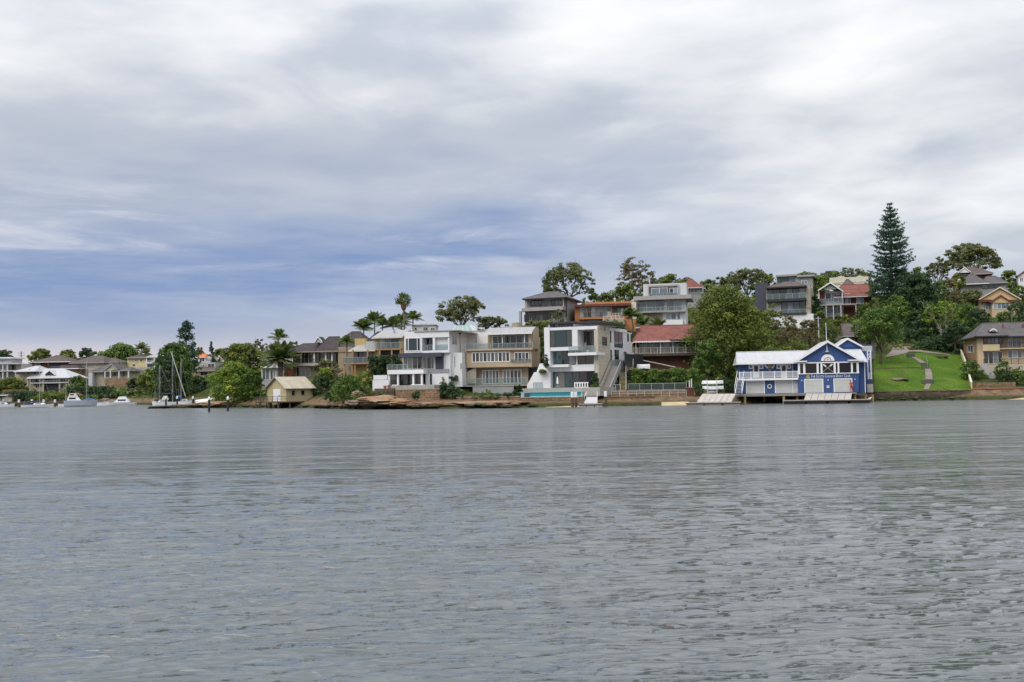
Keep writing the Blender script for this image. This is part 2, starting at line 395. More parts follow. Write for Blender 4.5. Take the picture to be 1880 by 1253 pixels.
leaf_mat('leaf_bright', (0.075, 0.137, 0.023), (0.182, 0.264, 0.038), (0.365, 0.423, 0.056))
leaf_mat('leaf_dark', (0.021, 0.051, 0.023), (0.052, 0.095, 0.038), (0.107, 0.165, 0.056))
leaf_mat('leaf_blue', (0.039, 0.082, 0.058), (0.074, 0.135, 0.092), (0.127, 0.197, 0.124))
leaf_mat('leaf_gum', (0.085, 0.105, 0.045), (0.150, 0.172, 0.070), (0.235, 0.232, 0.095))
leaf_mat('leaf_palm', (0.052, 0.095, 0.030), (0.119, 0.169, 0.046), (0.237, 0.276, 0.076))
leaf_mat('leaf_dry', (0.107, 0.095, 0.054), (0.194, 0.165, 0.085), (0.301, 0.244, 0.114))
leaf_mat('leaf_grass', (0.107, 0.222, 0.023), (0.172, 0.339, 0.030), (0.280, 0.423, 0.042))
M = MATS
# ---------------------------------------------------------------- terrain: (distance, height) profiles along bearings (given as photo columns)
PROFILES = [
 (-1600, [(150, -3), (330, -1), (350, 3), (420, 10), (520, 16), (3000, 14)]),
 (-300, [(270, -3), (291, -1), (300, 2), (330, 7), (380, 13), (450, 16), (3000, 14)]),
 (0,    [(270, -3), (292, -1), (300, 1.4), (312, 3), (322, 5), (345, 9), (385, 13), (450, 15), (3000, 14)]),
 (120,  [(265, -3), (288, -1), (296, 1.4), (310, 3), (322, 4.6), (345, 8.5), (385, 13), (450, 15), (3000, 14)]),
 (220,  [(255, -3), (282, -1), (290, 1.4), (306, 3.4), (322, 6.0), (345, 9.5), (385, 12.5), (450, 15), (3000, 14)]),
 (330,  [(225, -3), (252, -1), (258, 1.2), (290, 4), (320, 8), (360, 11.5), (450, 14), (3000, 14)]),
 (430,  [(190, -3), (199, -1), (206, 0.9), (230, 3), (262, 7), (330, 11), (450, 13), (3000, 14)]),
 (530,  [(175, -3), (183, -1), (189, 0.7), (200, 2.4), (212, 5.2), (235, 7.5), (270, 9), (450, 12), (3000, 14)]),
 (640,  [(158, -3), (164, -1), (170, 1), (180, 3.2), (192, 5.2), (220, 8.2), (260, 10), (450, 12), (3000, 14)]),
 (780,  [(148, -3), (153, -1), (158, 1), (170, 2.6), (186, 4.8), (202, 7), (250, 11), (450, 14), (3000, 14)]),
 (930,  [(147, -3), (152, -1), (157, 0.9), (170, 2.2), (190, 6.5), (214, 14.2), (240, 17), (450, 18), (3000, 14)]),
 (1080, [(146, -3), (151, -1), (156, 0.8), (165, 1.8), (186, 6.5), (212, 14.5), (236, 18), (300, 20), (450, 20), (3000, 14)]),
 (1220, [(146, -3), (151, -1), (156, 1.2), (165, 1.9), (168, 3.2), (171, 4.6), (182, 5.2), (197, 9.5), (212, 14.5), (242, 21), (300, 22), (450, 22), (3000, 14)]),
 (1350, [(146, -3), (151, -1), (156, 1.2), (176, 3), (192, 8), (216, 15), (246, 23), (300, 25), (450, 24), (3000, 14)]),
 (1480, [(150, -3), (158, -1), (165, 1.4), (179, 4), (196, 9.5), (216, 14.5), (246, 23), (300, 26), (450, 25), (3000, 14)]),
 (1610, [(152, -3), (156.9, -2), (157.9, 1.45), (170, 4.6), (184, 8.0), (200, 12), (216, 16), (246, 24), (300, 27), (450, 26), (3000, 14)]),
 (1700, [(152, -3), (156.9, -2), (157.9, 1.45), (170, 4.6), (184, 8.2), (200, 11.5), (216, 15.5), (246, 23), (300, 27), (450, 27), (3000, 14)]),
 (1790, [(150, -3), (155.0, -0.3), (157.9, 1.35), (168, 3.6), (183, 7.3), (200, 11), (232, 18.5), (262, 25), (330, 27), (450, 27), (3000, 14)]),
 (1890, [(148, -3), (153.0, -0.3), (157, 1.2), (163, 2.0), (170, 2.9), (190, 7.5), (232, 18.5), (272, 25.5), (330, 27), (450, 27), (3000, 14)]),
 (2300, [(142, -3), (150, -0.3), (158, 1.5), (175, 4), (200, 9), (240, 18), (300, 25), (450, 26), (3000, 14)]),
 (3600, [(110, -3), (130, -0.3), (150, 3), (200, 9), (260, 16), (330, 22), (450, 24), (3000, 14)]),
]
PCOL = np.array([p[0] for p in PROFILES], float)
_WV = rng.uniform(0, 6.28, (10, 2)); _WD = rng.uniform(0, 6.28, 10)
def lumps(X, Y):
    s_ = 0
    for i in range(10):
        k = 0.09*1.35**i; s_ = s_ + np.sin(k*(X*math.cos(_WD[i])+Y*math.sin(_WD[i]))+_WV[i, 0])*0.16*0.82**i
    return s_
def height(X, Y, rough=True):
    X = np.asarray(X, float); Y = np.asarray(Y, float)
    c = np.clip(X/np.maximum(Y, 1)*FPX + 940.0, PCOL[0], PCOL[-1]-1e-6)
    Z = np.stack([np.interp(Y, [q[0] for q in p[1]], [q[1] for q in p[1]]) for p in PROFILES])
    i = np.clip(np.searchsorted(PCOL, c, side='right')-1, 0, len(PCOL)-2)
    t = (c-PCOL[i])/(PCOL[i+1]-PCOL[i])
    a = np.take_along_axis(Z, i[None], 0)[0]; b = np.take_along_axis(Z, i[None]+1, 0)[0]
    z = a*(1-t)+b*t
    if rough: z = z + lumps(X, Y)*np.clip((z-0.3)*0.35, 0, 1)*np.where((c > 1600) & (c < 1795) & (Y < 190), 0.18, 0.8)
    return z
def hz(x, y): return float(height(np.array([x]), np.array([y]))[0])
def ground(px, py, y0=150.0, y1=420.0):      # where the ground is met behind a pixel
    d = ray(px, py); Ys = np.arange(y0, y1, 0.15); Pz = CAM[2]+d[2]*Ys
    g = height(d[0]*Ys, Ys); k = np.argmax(Pz <= g)
    return CAM + d*Ys[k]

def terrain_mat():
    m, n, o = newmat('terrain'); g = n.new('ShaderNodeNewGeometry').outputs['Position']
    f = n.noise(g, 0.10, 6, 0.6); f2 = n.noise(g, 0.9, 5, 0.65)
    k = n.ramp(f2, [(0.3, (0.018, 0.026, 0.008)), (0.5, (0.040, 0.055, 0.014)), (0.7, (0.075, 0.085, 0.024))])
    k = n.mix(n.sstep(f, 0.52, 0.66), k, n.mix(f2, (0.05, 0.04, 0.025), (0.13, 0.10, 0.06)))
    sp = n.new('ShaderNodeSeparateXYZ'); n.put(sp.inputs[0], g)
    zz = n.m('ADD', sp.outputs[2], n.m('MULTIPLY', n.m('SUBTRACT', f2, 0.5), 1.2))
    rock = n.mix(n.sstep(f2, 0.4, 0.62), (0.20, 0.13, 0.08), (0.10, 0.075, 0.05))
    k = n.mix(n.m('SUBTRACT', 1.0, n.sstep(zz, 1.3, 2.2)), k, rock)
    k = n.mix(n.m('SUBTRACT', 1.0, n.sstep(zz, 0.35, 0.8)), k, n.mix(n.sstep(f2, .45, .6), (0.05, 0.06, 0.015), (0.022, 0.02, 0.015)))
    pbsdf(n, o, k, 0.95, 0, bump(n, f2, 0.8, 0.3), 0.15)
terrain_mat()
cols_ = np.concatenate((np.arange(-1600, -100, 60), np.arange(-100, 2000, 9), np.arange(2000, 3601, 60))).astype(float)
rows_ = np.concatenate((np.arange(140, 235, 1.2), np.arange(235, 400, 3.0), np.geomspace(400, 3000, 30)))
CC, YY = np.meshgrid(cols_, rows_); XX = (CC-940.0)/FPX*YY
ter = link('terrain', grid_mesh('terrain', np.stack((XX, YY, height(XX, YY)), -1), M['terrain'])); tag(ter, kind='structure')

# the mown lawn beside the boat house: short grass lying on the slope
def lawn_mat():
    m, n, o = newmat('lawn_grass'); g = n.new('ShaderNodeNewGeometry').outputs['Position']
    f = n.noise(g, 0.28, 5, 0.6); f2 = n.noise(g, 3.5, 4, 0.7)
    k = n.ramp(n.m('ADD', n.m('MULTIPLY', f, 0.65), n.m('MULTIPLY', f2, 0.35)), [(0.33, (0.036, 0.070, 0.010)), (0.5, (0.064, 0.124, 0.012)), (0.66, (0.112, 0.165, 0.020))])
    k = n.mix(n.m('MULTIPLY', n.sstep(n.noise(g, 0.22, 6, 0.7), 0.56, 0.72), 0.55), k, (0.085, 0.075, 0.030))      # worn, dry patches
    pbsdf(n, o, k, 0.95, 0, bump(n, f2, 0.6, 0.08), 0.15)
lawn_mat()
def sheet(name, c0, c1, y0, y1, lift, m, cut=None, n=(40, 60)):
    cs = np.linspace(c0, c1, n[0]); ys = np.linspace(y0, y1, n[1]); C, Y_ = np.meshgrid(cs, ys); X_ = (C-940)/FPX*Y_
    o = link(name, grid_mesh(name, np.stack((X_, Y_, height(X_, Y_)+lift), -1), m)); return tag(o, kind='structure')
sheet('lawn', 1603, 1783, 158.0, 184.5, 0.06, M['lawn_grass'])
sheet('far_lawn', 232, 286, 318, 342, 0.25, M['lawn_grass'], n=(12, 12))
sheet('terrace_lawn', 1152, 1266, 160.5, 165.5, 0.12, M['lawn_grass'], n=(20, 8))

# ---------------------------------------------------------------- water
def vlen(n, v_):
    q = n.new('ShaderNodeVectorMath', operation='LENGTH'); n.put(q.inputs[0], v_); return q.outputs['Value']
def water_mat():
    m, n, o = newmat('water'); g = n.new('ShaderNodeNewGeometry').outputs['Position']
    def layer(lam, ang, warp, mlo, mhi, seed, amp):
        """trains of short-crested ripples: narrow steep fronts, long gentle backs, broken up along the crest"""
        mp = n.new('ShaderNodeMapping'); n.put(mp.inputs[0], g); mp.inputs['Rotation'].default_value = (0, 0, R(ang)); mp.inputs['Location'].default_value = (seed*7.3, seed*3.1, seed)
        mp.inputs['Scale'].default_value = (0.42/lam, 1.0/lam, 1.0/lam)
        wv = n.noise(mp.outputs[0], 0.45, 2.5, 0.55)
        sp = n.new('ShaderNodeSeparateXYZ'); n.put(sp.inputs[0], mp.outputs[0])
        t = n.m('FRACT', n.m('ADD', sp.outputs[1], n.m('MULTIPLY', wv, warp)))
        h = n.m('MINIMUM', n.sstep(t, 0.0, 0.26), n.m('MULTIPLY', n.m('SUBTRACT', 1.0, t), 1.34))
        mk = n.sstep(n.noise(mp.outputs[0], 0.62, 1.5, 0.6), mlo, mhi)
        return n.m('MULTIPLY', n.m('MULTIPLY', h, mk), lam*amp*1.35)
    mp = n.new('ShaderNodeMapping'); n.put(mp.inputs[0], g); mp.inputs['Rotation'].default_value = (0, 0, R(12)); mp.inputs['Scale'].default_value = (0.5, 1.0, 1.0)
    patch = n.m('MULTIPLY_ADD', n.sstep(n.noise(mp.outputs[0], 0.05, 4, 0.6), 0.33, 0.68), 0.75, 0.55)     # wind patches
    fine = n.m('MULTIPLY', n.noise(mp.outputs[0], 9.0, 4, 0.6, 0.4), 0.010)
    dist = vlen(n, g); far = n.sstep(dist, 18.0, 90.0)
    h = n.m('ADD', n.m('ADD', layer(0.20, -6, 3.4, 0.24, 0.50, 1, 0.072), layer(0.34, -15, 3.2, 0.24, 0.50, 5, 0.074)), layer(0.66, -10, 3.0, 0.28, 0.56, 2, 0.062))
    big = n.m('ADD', n.m('ADD', layer(1.6, -8, 2.8, 0.28, 0.56, 3, 0.050), layer(3.6, -12, 2.6, 0.28, 0.56, 4, 0.044)), layer(8.0, -7, 2.4, 0.28, 0.56, 6, 0.030))
    h = n.m('ADD', h, n.m('MULTIPLY', big, n.m('MULTIPLY_ADD', far, 1.6, 0.60)))
    h = n.m('MULTIPLY', n.m('ADD', h, fine), patch)
    rg = n.m('MULTIPLY_ADD', far, 0.17, 0.05)      # ripples too fine to model, as roughness
    bs = pbsdf(n, o, (0.098, 0.113, 0.117), rg, 0, bump(n, h, 1.0, 1.0), 0.5)
    bs.inputs['IOR'].default_value = 1.6
water_mat()
ky = [7.0]
while ky[-1] < 330: ky.append(ky[-1]+max(0.030, 0.42*ky[-1]**2/3187.0))
ky = np.array(ky); kc = np.linspace(-0.74, 0.74, 680)
CA, YW = np.meshgrid(kc, ky); XW = CA*YW
wr = np.random.default_rng(21); Zw = np.zeros_like(XW)
step = np.maximum(np.gradient(ky)[:, None]*np.ones_like(XW), YW*(kc[1]-kc[0]))     # local mesh spacing
gust = 1.0 + 0.30*np.sin(XW*0.11+YW*0.047+1.0)*np.sin(YW*0.083-XW*0.031) + 0.2*np.sin(XW*0.31-YW*0.22)*np.sin(XW*0.17+YW*0.12)
DX = np.zeros_like(XW); DY = np.zeros_like(XW)
NC, L0, L1, LP, SL = 50, 0.25, 2.6, 0.60, 0.0036
for i in range(NC):
    lam = L0*(L1/L0)**((i+wr.uniform())/NC); k = 2*math.pi/lam
    th = R(90+12) + wr.normal(0, R(24) if lam < 0.5 else R(13))
    amp = SL*lam*(1.0 if lam < LP else (LP/lam)**0.95)
    ph = k*(XW*math.cos(th)+YW*math.sin(th)) + wr.uniform(0, 6.28)
    for h_, c_ in ((1, 1.0), (2, 0.42), (3, 0.20)):           # steep short fronts, long gentle backs
        fade = np.clip(lam/h_/(step*2.6)-0.9, 0, 1)
        Zw += amp*c_*fade*gust*np.sin(h_*ph)
    A = amp*gust*np.clip(lam/(step*2.6)-0.9, 0, 1)
    DX += 0.5*A*math.cos(th)*np.cos(ph); DY += 0.5*A*math.sin(th)*np.cos(ph)
wat = link('water', grid_mesh('water', np.stack((XW+DX, YW+DY, Zw), -1), M['water'])); tag(wat, kind='structure')
ow = MB(); ow.box((-6000, -6000, -0.6), (6000, 6000, -0.34)); tag(ow.build('open_water', M['water']), kind='structure')
# ---------------------------------------------------------------- building kit
FOOT = []
class B:
    """one building: an Empty at its base; X, Y are positions read on an enlargement of the photograph, d metres behind the front plane"""
    def __init__(s, name, label, cat, zoom, X, Y, dist, yaw=0.0, group=None):
        s.z = ZOOMS[zoom]; s.yaw = R(yaw)
        s.u = np.array((math.cos(s.yaw), math.sin(s.yaw), 0)); s.v = np.array((-math.sin(s.yaw), math.cos(s.yaw), 0))
        s.O = at(*s.px(X, Y), dist)
        s.e = empty(name, s.O, s.yaw); tag(s.e, label, cat, group); s.foot = [9e9, -9e9, 9e9, -9e9]; FOOT.append(s)
    def px(s, X, Y): return s.z[0]+X/s.z[2], s.z[1]+Y/s.z[2]
    def at(s, X, Y, d):
        D = ray(*s.px(X, Y)); t = (d-(CAM-s.O)@s.v)/(D@s.v); p = CAM+t*D-s.O
        return np.array((p@s.u, d, p[2]))
    def side(s, X, Y, u):                  # same, on a wall that runs into the depth at u
        D = ray(*s.px(X, Y)); t = (u-(CAM-s.O)@s.u)/(D@s.u); p = CAM+t*D-s.O
        return np.array((u, p@s.v, p[2]))
    def rect(s, X0, X1, Y0, Y1, d):
        xm, ym = (X0+X1)/2, (Y0+Y1)/2
        return s.at(X0, ym, d)[0], s.at(X1, ym, d)[0], s.at(xm, Y1, d)[2], s.at(xm, Y0, d)[2]     # u0,u1,z0,z1
    def grow(s, u0, u1, d0, d1):
        f = s.foot; f[0] = min(f[0], u0); f[1] = max(f[1], u1); f[2] = min(f[2], d0); f[3] = max(f[3], d1)
    def box(s, part, X0, X1, Y0, Y1, d0, d1, m, down=0.0, parent=None, label=None):
        u0, u1, z0, z1 = s.rect(X0, X1, Y0, Y1, d0); s.grow(u0, u1, d0, d1)
        o = MB().box((u0, d0, z0-down), (u1, d1, z1)).build(part, M[m], parent or s.e)
        if label: o['label'] = label
        return o
    def poly(s, part, pts, d0, d1, m, parent=None):
        P = [s.at(x, y, d0) for x, y in pts]
        return MB().prism(P, (0, d1-d0, 0)).build(part, M[m], parent or s.e)
    def win(s, X0, X1, Y0, Y1, d, nx=2, ny=1, frame='white_paint', glass='glass_dark', bar=0.08, name='window', parent=None, widths=None):
        u0, u1, z0, z1 = s.rect(X0, X1, Y0, Y1, d)
        return s._win(lambda a, b, z, dd: (a, dd, z), u0, u1, z0, z1, d, nx, ny, frame, glass, bar, name, parent, widths, -1)
    def swin(s, X0, X1, Y0, Y1, u, nx=1, ny=1, frame='dark_metal', glass='glass_dark', bar=0.07, name='window', sgn=1):
        p0 = s.side(X0, (Y0+Y1)/2, u); p1 = s.side(X1, (Y0+Y1)/2, u); xm = (X0+X1)/2
        z0 = s.side(xm, Y1, u)[2]; z1 = s.side(xm, Y0, u)[2]; a, b = sorted((p0[1], p1[1]))
        return s._win(lambda q, _, z, uu: (uu, q, z), a, b, z0, z1, u, nx, ny, frame, glass, bar, name, None, None, sgn)
    def _win(s, f, a, b, z0, z1, d, nx, ny, frame, glass, bar, name, parent, widths, sg):
        mb = MB(); fr = widths or [1.0/nx]*nx; tot = sum(fr); xs = [a]
        for q in fr: xs.append(xs[-1]+(b-a)*q/tot)
        zs = [z0+(z1-z0)*j/ny for j in range(ny+1)]
        o1, o2 = d+sg*0.07, d-sg*0.02
        for x in xs:
            c = min(max(x, a+bar/2), b-bar/2); mb.box(f(c-bar/2, 0, z0, o1), f(c+bar/2, 0, z1, o2))
        for z in zs:
            c = min(max(z, z0+bar/2), z1-bar/2)
            for i in range(nx):
                mb.box(f(xs[i]+bar*(0.5 if 0 < i else 1), 0, c-bar/2, o1-sg*0.003), f(xs[i+1]-bar*(0.5 if i < nx-1 else 1), 0, c+bar/2, o2))
        w_ = mb.build(name, M[frame], parent or s.e)
        for i in range(nx):
            for j in range(ny):
                g = glass if isinstance(glass, str) else glass[(i+j*nx) % len(glass)]
                MB().box(f(xs[i]+bar*.4, 0, zs[j]+bar*.4, d+sg*0.03), f(xs[i+1]-bar*.4, 0, zs[j+1]-bar*.4, d+sg*0.012)).build('pane', M[g], w_)
        return w_
    def rail(s, X0, X1, Y0, Y1, d, n=4, kind='glass', m='steel', g='rail_glass', ret=None):
        """a balustrade along the front: posts, top rail and panels (or bars)"""
        u0, u1, z0, z1 = s.rect(X0, X1, Y0, Y1, d); mb = MB(); r_ = 0.03
        for i in range(n+1):
            x = u0+(u1-u0)*i/n; mb.box((x-r_, d-r_, z0), (x+r_, d+r_, z1))
        mb.box((u0, d-r_-.005, z1-0.05), (u1, d+r_+.005, z1+0.003))
        if kind == 'bars':
            mb.box((u0, d-.025, z0+0.08), (u1, d+.025, z0+0.13)); k = max(2, int((u1-u0)/0.16))
            for i in range(k): x = u0+(u1-u0)*(i+.5)/k; mb.box((x-.012, d-.012, z0+.13), (x+.012, d+.012, z1-.05))
        if kind == 'wires':
            for q in (0.25, 0.5, 0.75): mb.box((u0, d-.012, z0+(z1-z0)*q-.012), (u1, d+.012, z0+(z1-z0)*q+.012))
        if ret is not None:                                  # a return along the side at u1
            mb.box((u1-r_, d, z1-0.05), (u1+r_, ret, z1)); mb.box((u1-r_, ret-r_, z0), (u1+r_, ret+r_, z1))
        b_ = mb.build('balustrade', M[m], s.e)
        if kind == 'glass':
            for i in range(n):
                a, b = u0+(u1-u0)*i/n, u0+(u1-u0)*(i+1)/n
                MB().box((a+.035, d-.008, z0+.04), (b-.035, d+.008, z1-.055)).build('glass_panel', M[g], b_)
        return b_
    def hip(s, X0, X1, Ye, Yr, d0, d1, r0, r1, m, name='roof', fascia=0.22, fm='white_paint', zr=None, ridge_along='u', parent=None):
        """hipped or gabled roof over a rectangle; the ridge spans the fractions r0..r1 of its length"""
        a, b = s.at(X0, Ye, d0)[0], s.at(X1, Ye, d0)[0]; ze = s.at((X0+X1)/2, Ye, d0)[2]
        if ridge_along == 'u':
            dm = (d0+d1)/2; z = zr if zr is not None else s.at((X0+X1)/2, Yr, dm)[2]
            k0, k1 = (a+(b-a)*r0, dm, z), (a+(b-a)*r1, dm, z)
        else:
            um = (a+b)/2; z = zr if zr is not None else s.at((X0+X1)/2, Yr, d0+(d1-d0)*r0)[2]
            k0, k1 = (um, d0+(d1-d0)*r0, z), (um, d0+(d1-d0)*r1, z)
        A, Bq, C, D = (a, d0, ze), (b, d0, ze), (b, d1, ze), (a, d1, ze)
        V = [A, Bq, C, D, k0, k1]
        F = [(0, 1, 5, 4), (1, 2, 5), (2, 3, 4, 5), (3, 0, 4), (0, 3, 2, 1)] if ridge_along == 'u' else [(0, 1, 4), (1, 2, 5, 4), (2, 3, 5), (3, 0, 4, 5), (0, 3, 2, 1)]
        r_ = MB().add(V, F).build(name, M[m], parent or s.e)
        f_ = MB(); f_.box((a-.05, d0-.05, ze-fascia), (b+.05, d0+.06, ze-.004)); f_.box((a-.05, d1-.06, ze-fascia), (b+.05, d1+.05, ze-.004))
        f_.box((a-.05, d0+.062, ze-fascia), (a+.06, d1-.062, ze-.004)); f_.box((b-.06, d0+.062, ze-fascia), (b+.05, d1-.062, ze-.004))
        if fascia: f_.build('gutter', M[fm], r_)
        # ridge caps
        c = MB(); c.tube([k0, k1], 0.10, 5)
        for p, q in ((A, k0), (Bq, k1 if ridge_along == 'u' else k0)): c.tube([p, q], 0.08, 5)
        c.build('ridge_cap', M[m], r_)
        return r_
    def gable_d(s, Xl, Yl, Xa, Ya, Xr, Yr, d0, d1, m, name='roof', over=0.4, th=0.18, trim='white_paint', wall=None, zb=None):
        """roof whose gable faces the viewer: left eave, apex, right eave; with barge boards and (optionally) a gable wall"""
        L, A, Q = s.at(Xl, Yl, d0), s.at(Xa, Ya, d0), s.at(Xr, Yr, d0); up = np.array((0, 0, th))
        pts = [L, A, Q, Q+up, A+up*1.3, L+up]
        P = [np.array((p[0], d0-over, p[2])) for p in pts]
        r_ = MB().prism(P, (0, d1-d0+over, 0)).build(name, M[m], s.e)
        Pb = [np.array((p[0], d0-over-.06, p[2]-.12 if i < 3 else p[2]+.03)) for i, p in enumerate(pts)]
        MB().prism(Pb, (0, 0.056, 0)).build('barge_board', M[trim], r_)
        if wall:
            g = MB().prism([L-(0, 0, .05), Q-(0, 0, .05), A-(0, 0, .05)], (0, 0.3, 0)); g.build('gable_wall', M[wall], s.e)
        return r_

def text_mesh(txt, size):
    cu = bpy.data.curves.new('lettering', 'FONT'); cu.body = txt; cu.size = size; cu.extrude = 0.015; cu.resolution_u = 2
    o = bpy.data.objects.new('lettering', cu); col.objects.link(o)
    dg = bpy.context.evaluated_depsgraph_get(); me = bpy.data.meshes.new_from_object(o.evaluated_get(dg))
    bpy.data.objects.remove(o); return me
# ================================================================ the blue boat house
b = B('boat_house', 'blue weatherboard boat house with white metal roof on piles over the water', 'boat house', 'H', 850, 830, 154.0, -9)
boat_house = b
# left wing
b.box('lower_wall', 172, 850, 672, 832, 0.7, 7.0, 'blue_boards')
b.box('upper_wall', 168, 850, 470, 655, 1.9, 7.0, 'blue_boards')
b.box('balcony', 165, 848, 656, 680, -0.15, 1.9, 'white_paint')
u0, u1, z0, z1 = b.rect(168, 848, 580, 656, -0.05)
rl = MB(); rl.box((u0, -.09, z1-.08), (u1, -.01, z1)); rl.box((u0, -.08, z0+.12), (u1, -.02, z0+.18))
for i in range(78):
    x = u0+(u1-u0)*(i+.5)/78; rl.box((x-.022, -.065, z0+.18), (x+.022, -.035, z1-.08))
for X in (172, 305, 440, 577, 713, 846):
    x = b.at(X, 620, -.05)[0]; rl.box((x-.07, -.12, z0-.05), (x+.07, .02, z1+.05))
rl.build('balustrade', M['white_paint'], b.e)
for X in (278, 598):
    b.win(X, X+50, 495, 550, 1.9, 1, 1, bar=0.16, glass='glass_dark')
    b.win(X+122, X+170, 495, 549, 1.9, 1, 1, bar=0.16, glass='glass_dark')
    dr = b.box('door', X+50, X+122, 492, 652, 1.82, 1.9, 'white_paint')
    P = [b.at(X+64, 580, 1.80)]+[b.at(X+64, 525, 1.80), b.at(X+72, 514, 1.80), b.at(X+86, 510, 1.80), b.at(X+100, 514, 1.80), b.at(X+108, 525, 1.80), b.at(X+108, 580, 1.80)]
    MB().prism(P, (0, .015, 0)).build('pane', M['glass_black'], dr)
# crossed oars and shield on the wall
for (xa, ya, xb, yb) in ((466, 500, 528, 578), (580, 503, 520, 578)):
    p, q = b.at(xa, ya, 1.80), b.at(xb, yb, 1.80); t = (q-p)/np.linalg.norm(q-p); nrm = np.array((t[2], 0, -t[0]))
    o = MB().tube([p+t*.5, q], .035, 5).build('oar', M['cream_trim'], b.e)
    MB().prism([p-nrm*.04, p+t*.62-nrm*.15, p+t*.66+nrm*.15, p+nrm*.14], (0, .03, 0)).build('oar_blade', M['white_paint'], o)
MB().prism([b.at(X, Y, 1.84) for X, Y in ((503, 510), (541, 509), (541, 530), (523, 549), (504, 532))], (0, .05, 0)).build('shield', M['gold'], b.e)
MB().prism([b.at(X, Y, 1.82) for X, Y in ((512, 516), (520, 516), (534, 536), (527, 540))], (0, .02, 0)).build('shield_band', M['club_blue'], b.e)
lr = MB(); c = b.at(520, 751, 0.62)
for i in range(20):
    for j in range(6):
        th, ph = 2*math.pi*i/20, 2*math.pi*j/6; rr = .30+.075*math.cos(ph); lr.V.append((c[0]+rr*math.cos(th), c[1]+.075*math.sin(ph), c[2]+rr*math.sin(th)))
        lr.F.append((i*6+j, i*6+(j+1) % 6, ((i+1) % 20)*6+(j+1) % 6, ((i+1) % 20)*6+j))
tag(lr.build('life_ring', M['white_paint'], smooth=True), 'white ring life buoy on the blue wall between two roller doors', 'life ring'); bpy.data.objects['life_ring'].matrix_world = b.e.matrix_world.copy()
bpy.data.objects['life_ring'].location = tuple(b.O); bpy.data.objects['life_ring'].rotation_euler = (0, 0, b.yaw)
def roller(X0, X1, Y0, Y1, d, fm='white_paint', k=9):
    u0, u1, z0, z1 = b.rect(X0, X1, Y0, Y1, d); mb = MB()
    mb.box((u0, d-.1, z0), (u0+.13, d, z1)); mb.box((u1-.13, d-.1, z0), (u1, d, z1)); mb.box((u0+.13, d-.1, z1-.13), (u1-.13, d, z1))
    f_ = mb.build('roller_door', M[fm], b.e)
    for i in range(k):
        a, c_ = z0+(z1-.13-z0)*i/k, z0+(z1-.13-z0)*(i+1)/k
        MB().box((u0+.13, d-.05, a+.008), (u1-.13, d-.005, c_-.008)).build('slat', M['door_grey'], f_)
roller(248, 464, 684, 834, 0.7); roller(580, 792, 684, 828, 0.7)
dd = b.box('door', 797, 850, 686, 826, 0.62, 0.7, 'door_grey'); b.box('handle', 812, 818, 745, 758, 0.58, 0.62, 'steel', parent=dd)
# long white roof
b.hip(140, 1642, 470, 0, 0.2, 9.2, 0.015, 0.995, 'roof_white', zr=b.at(500, 352, 4.7)[2])
# gabled block
P = [b.at(X, Y, 0) for X, Y in ((852, 832), (1546, 820), (1546, 452), (1178, 252), (852, 466))]
MB().prism(P, (0, 6.5, 0)).build('gable_block', M['blue_boards'], b.e); b.grow(P[0][0], P[1][0], 0, 7)
b.gable_d(838, 456, 1180, 240, 1535, 440, 0, 7.5, 'roof_white', name='gable_roof', over=0.55, th=0.16)
b.box('eave_return', 800, 952, 457, 470, -0.6, 0.0, 'white_paint'); b.box('eave_return', 1422, 1610, 442, 455, -0.6, 0.0, 'white_paint')
# ribbon of windows
u0, u1, z0, z1 = b.rect(846, 1546, 470, 606, -0.10)
wf = MB(); edges = [(846, 870), (906, 930), (1061, 1084), (1106, 1128), (1257, 1280), (1302, 1321), (1456, 1477), (1521, 1546)]
for a, c_ in edges: wf.box((b.at(a, 538, -.1)[0], -.14, z0+.12), (b.at(c_, 538, -.1)[0], 0, z1-.16))
wf.box((u0-.03, -.16, z1-.16), (u1+.03, 0, z1)); wf.box((u0-.03, -.18, z0), (u1+.03, 0, z0+.12))
wfo = wf.build('window', M['white_paint'], b.e)
for (a, c_) in ((870, 906), (930, 1061), (1084, 1106), (1128, 1257), (1280, 1302), (1321, 1456), (1477, 1521)):
    MB().box((b.at(a, 538, -.05)[0], -.05, z0+.12), (b.at(c_, 538, -.05)[0], -.03, z1-.16)).build('pane', M['glass_black'], wfo)
for (xa, ya, xb, yb) in ((1137, 497, 1250, 585), (1245, 494, 1133, 583)):
    p, q = b.at(xa, ya, -.10), b.at(xb, yb, -.10); t = (q-p)/np.linalg.norm(q-p); nrm = np.array((t[2], 0, -t[0]))
    o = MB().tube([p+t*.4, q], .022, 5).build('oar', M['cream_trim'], b.e)
    MB().prism([p-nrm*.05, p+t*.5-nrm*.11, p+t*.55+nrm*.11, p+nrm*.11], (0, .03, 0)).build('oar_blade', M['white_paint'], o)
# half-round board with an arch of small red marks
c = b.at(1188, 457, -.05); rad = b.at(1266, 457, -.05)[0]-c[0]
sg = MB().prism([c+np.array((rad*math.cos(math.pi*i/24), -.04, rad*math.sin(math.pi*i/24))) for i in range(25)], (0, .09, 0)).build('half_round_sign', M['white_paint'], b.e)
for i in range(9):
    th = math.pi*(0.08+0.84*(i/8.0)); r0, r1 = rad*.40, rad*.60; w_ = .10
    t0, t1 = th-w_, th+w_
    MB().prism([c+np.array((r*math.cos(t), -.045, r*math.sin(t))) for r, t in ((r0, t0), (r1, t0), (r1, t1), (r0, t1))], (0, .006, 0)).build('sign_mark', M['sign_red'], sg)
MB().prism([c+np.array((rad*.16*math.cos(math.pi*i/8), -.045, rad*.13*math.sin(math.pi*i/8)+rad*.12)) for i in range(9)], (0, .006, 0)).build('sign_mark', M['sign_red'], sg)
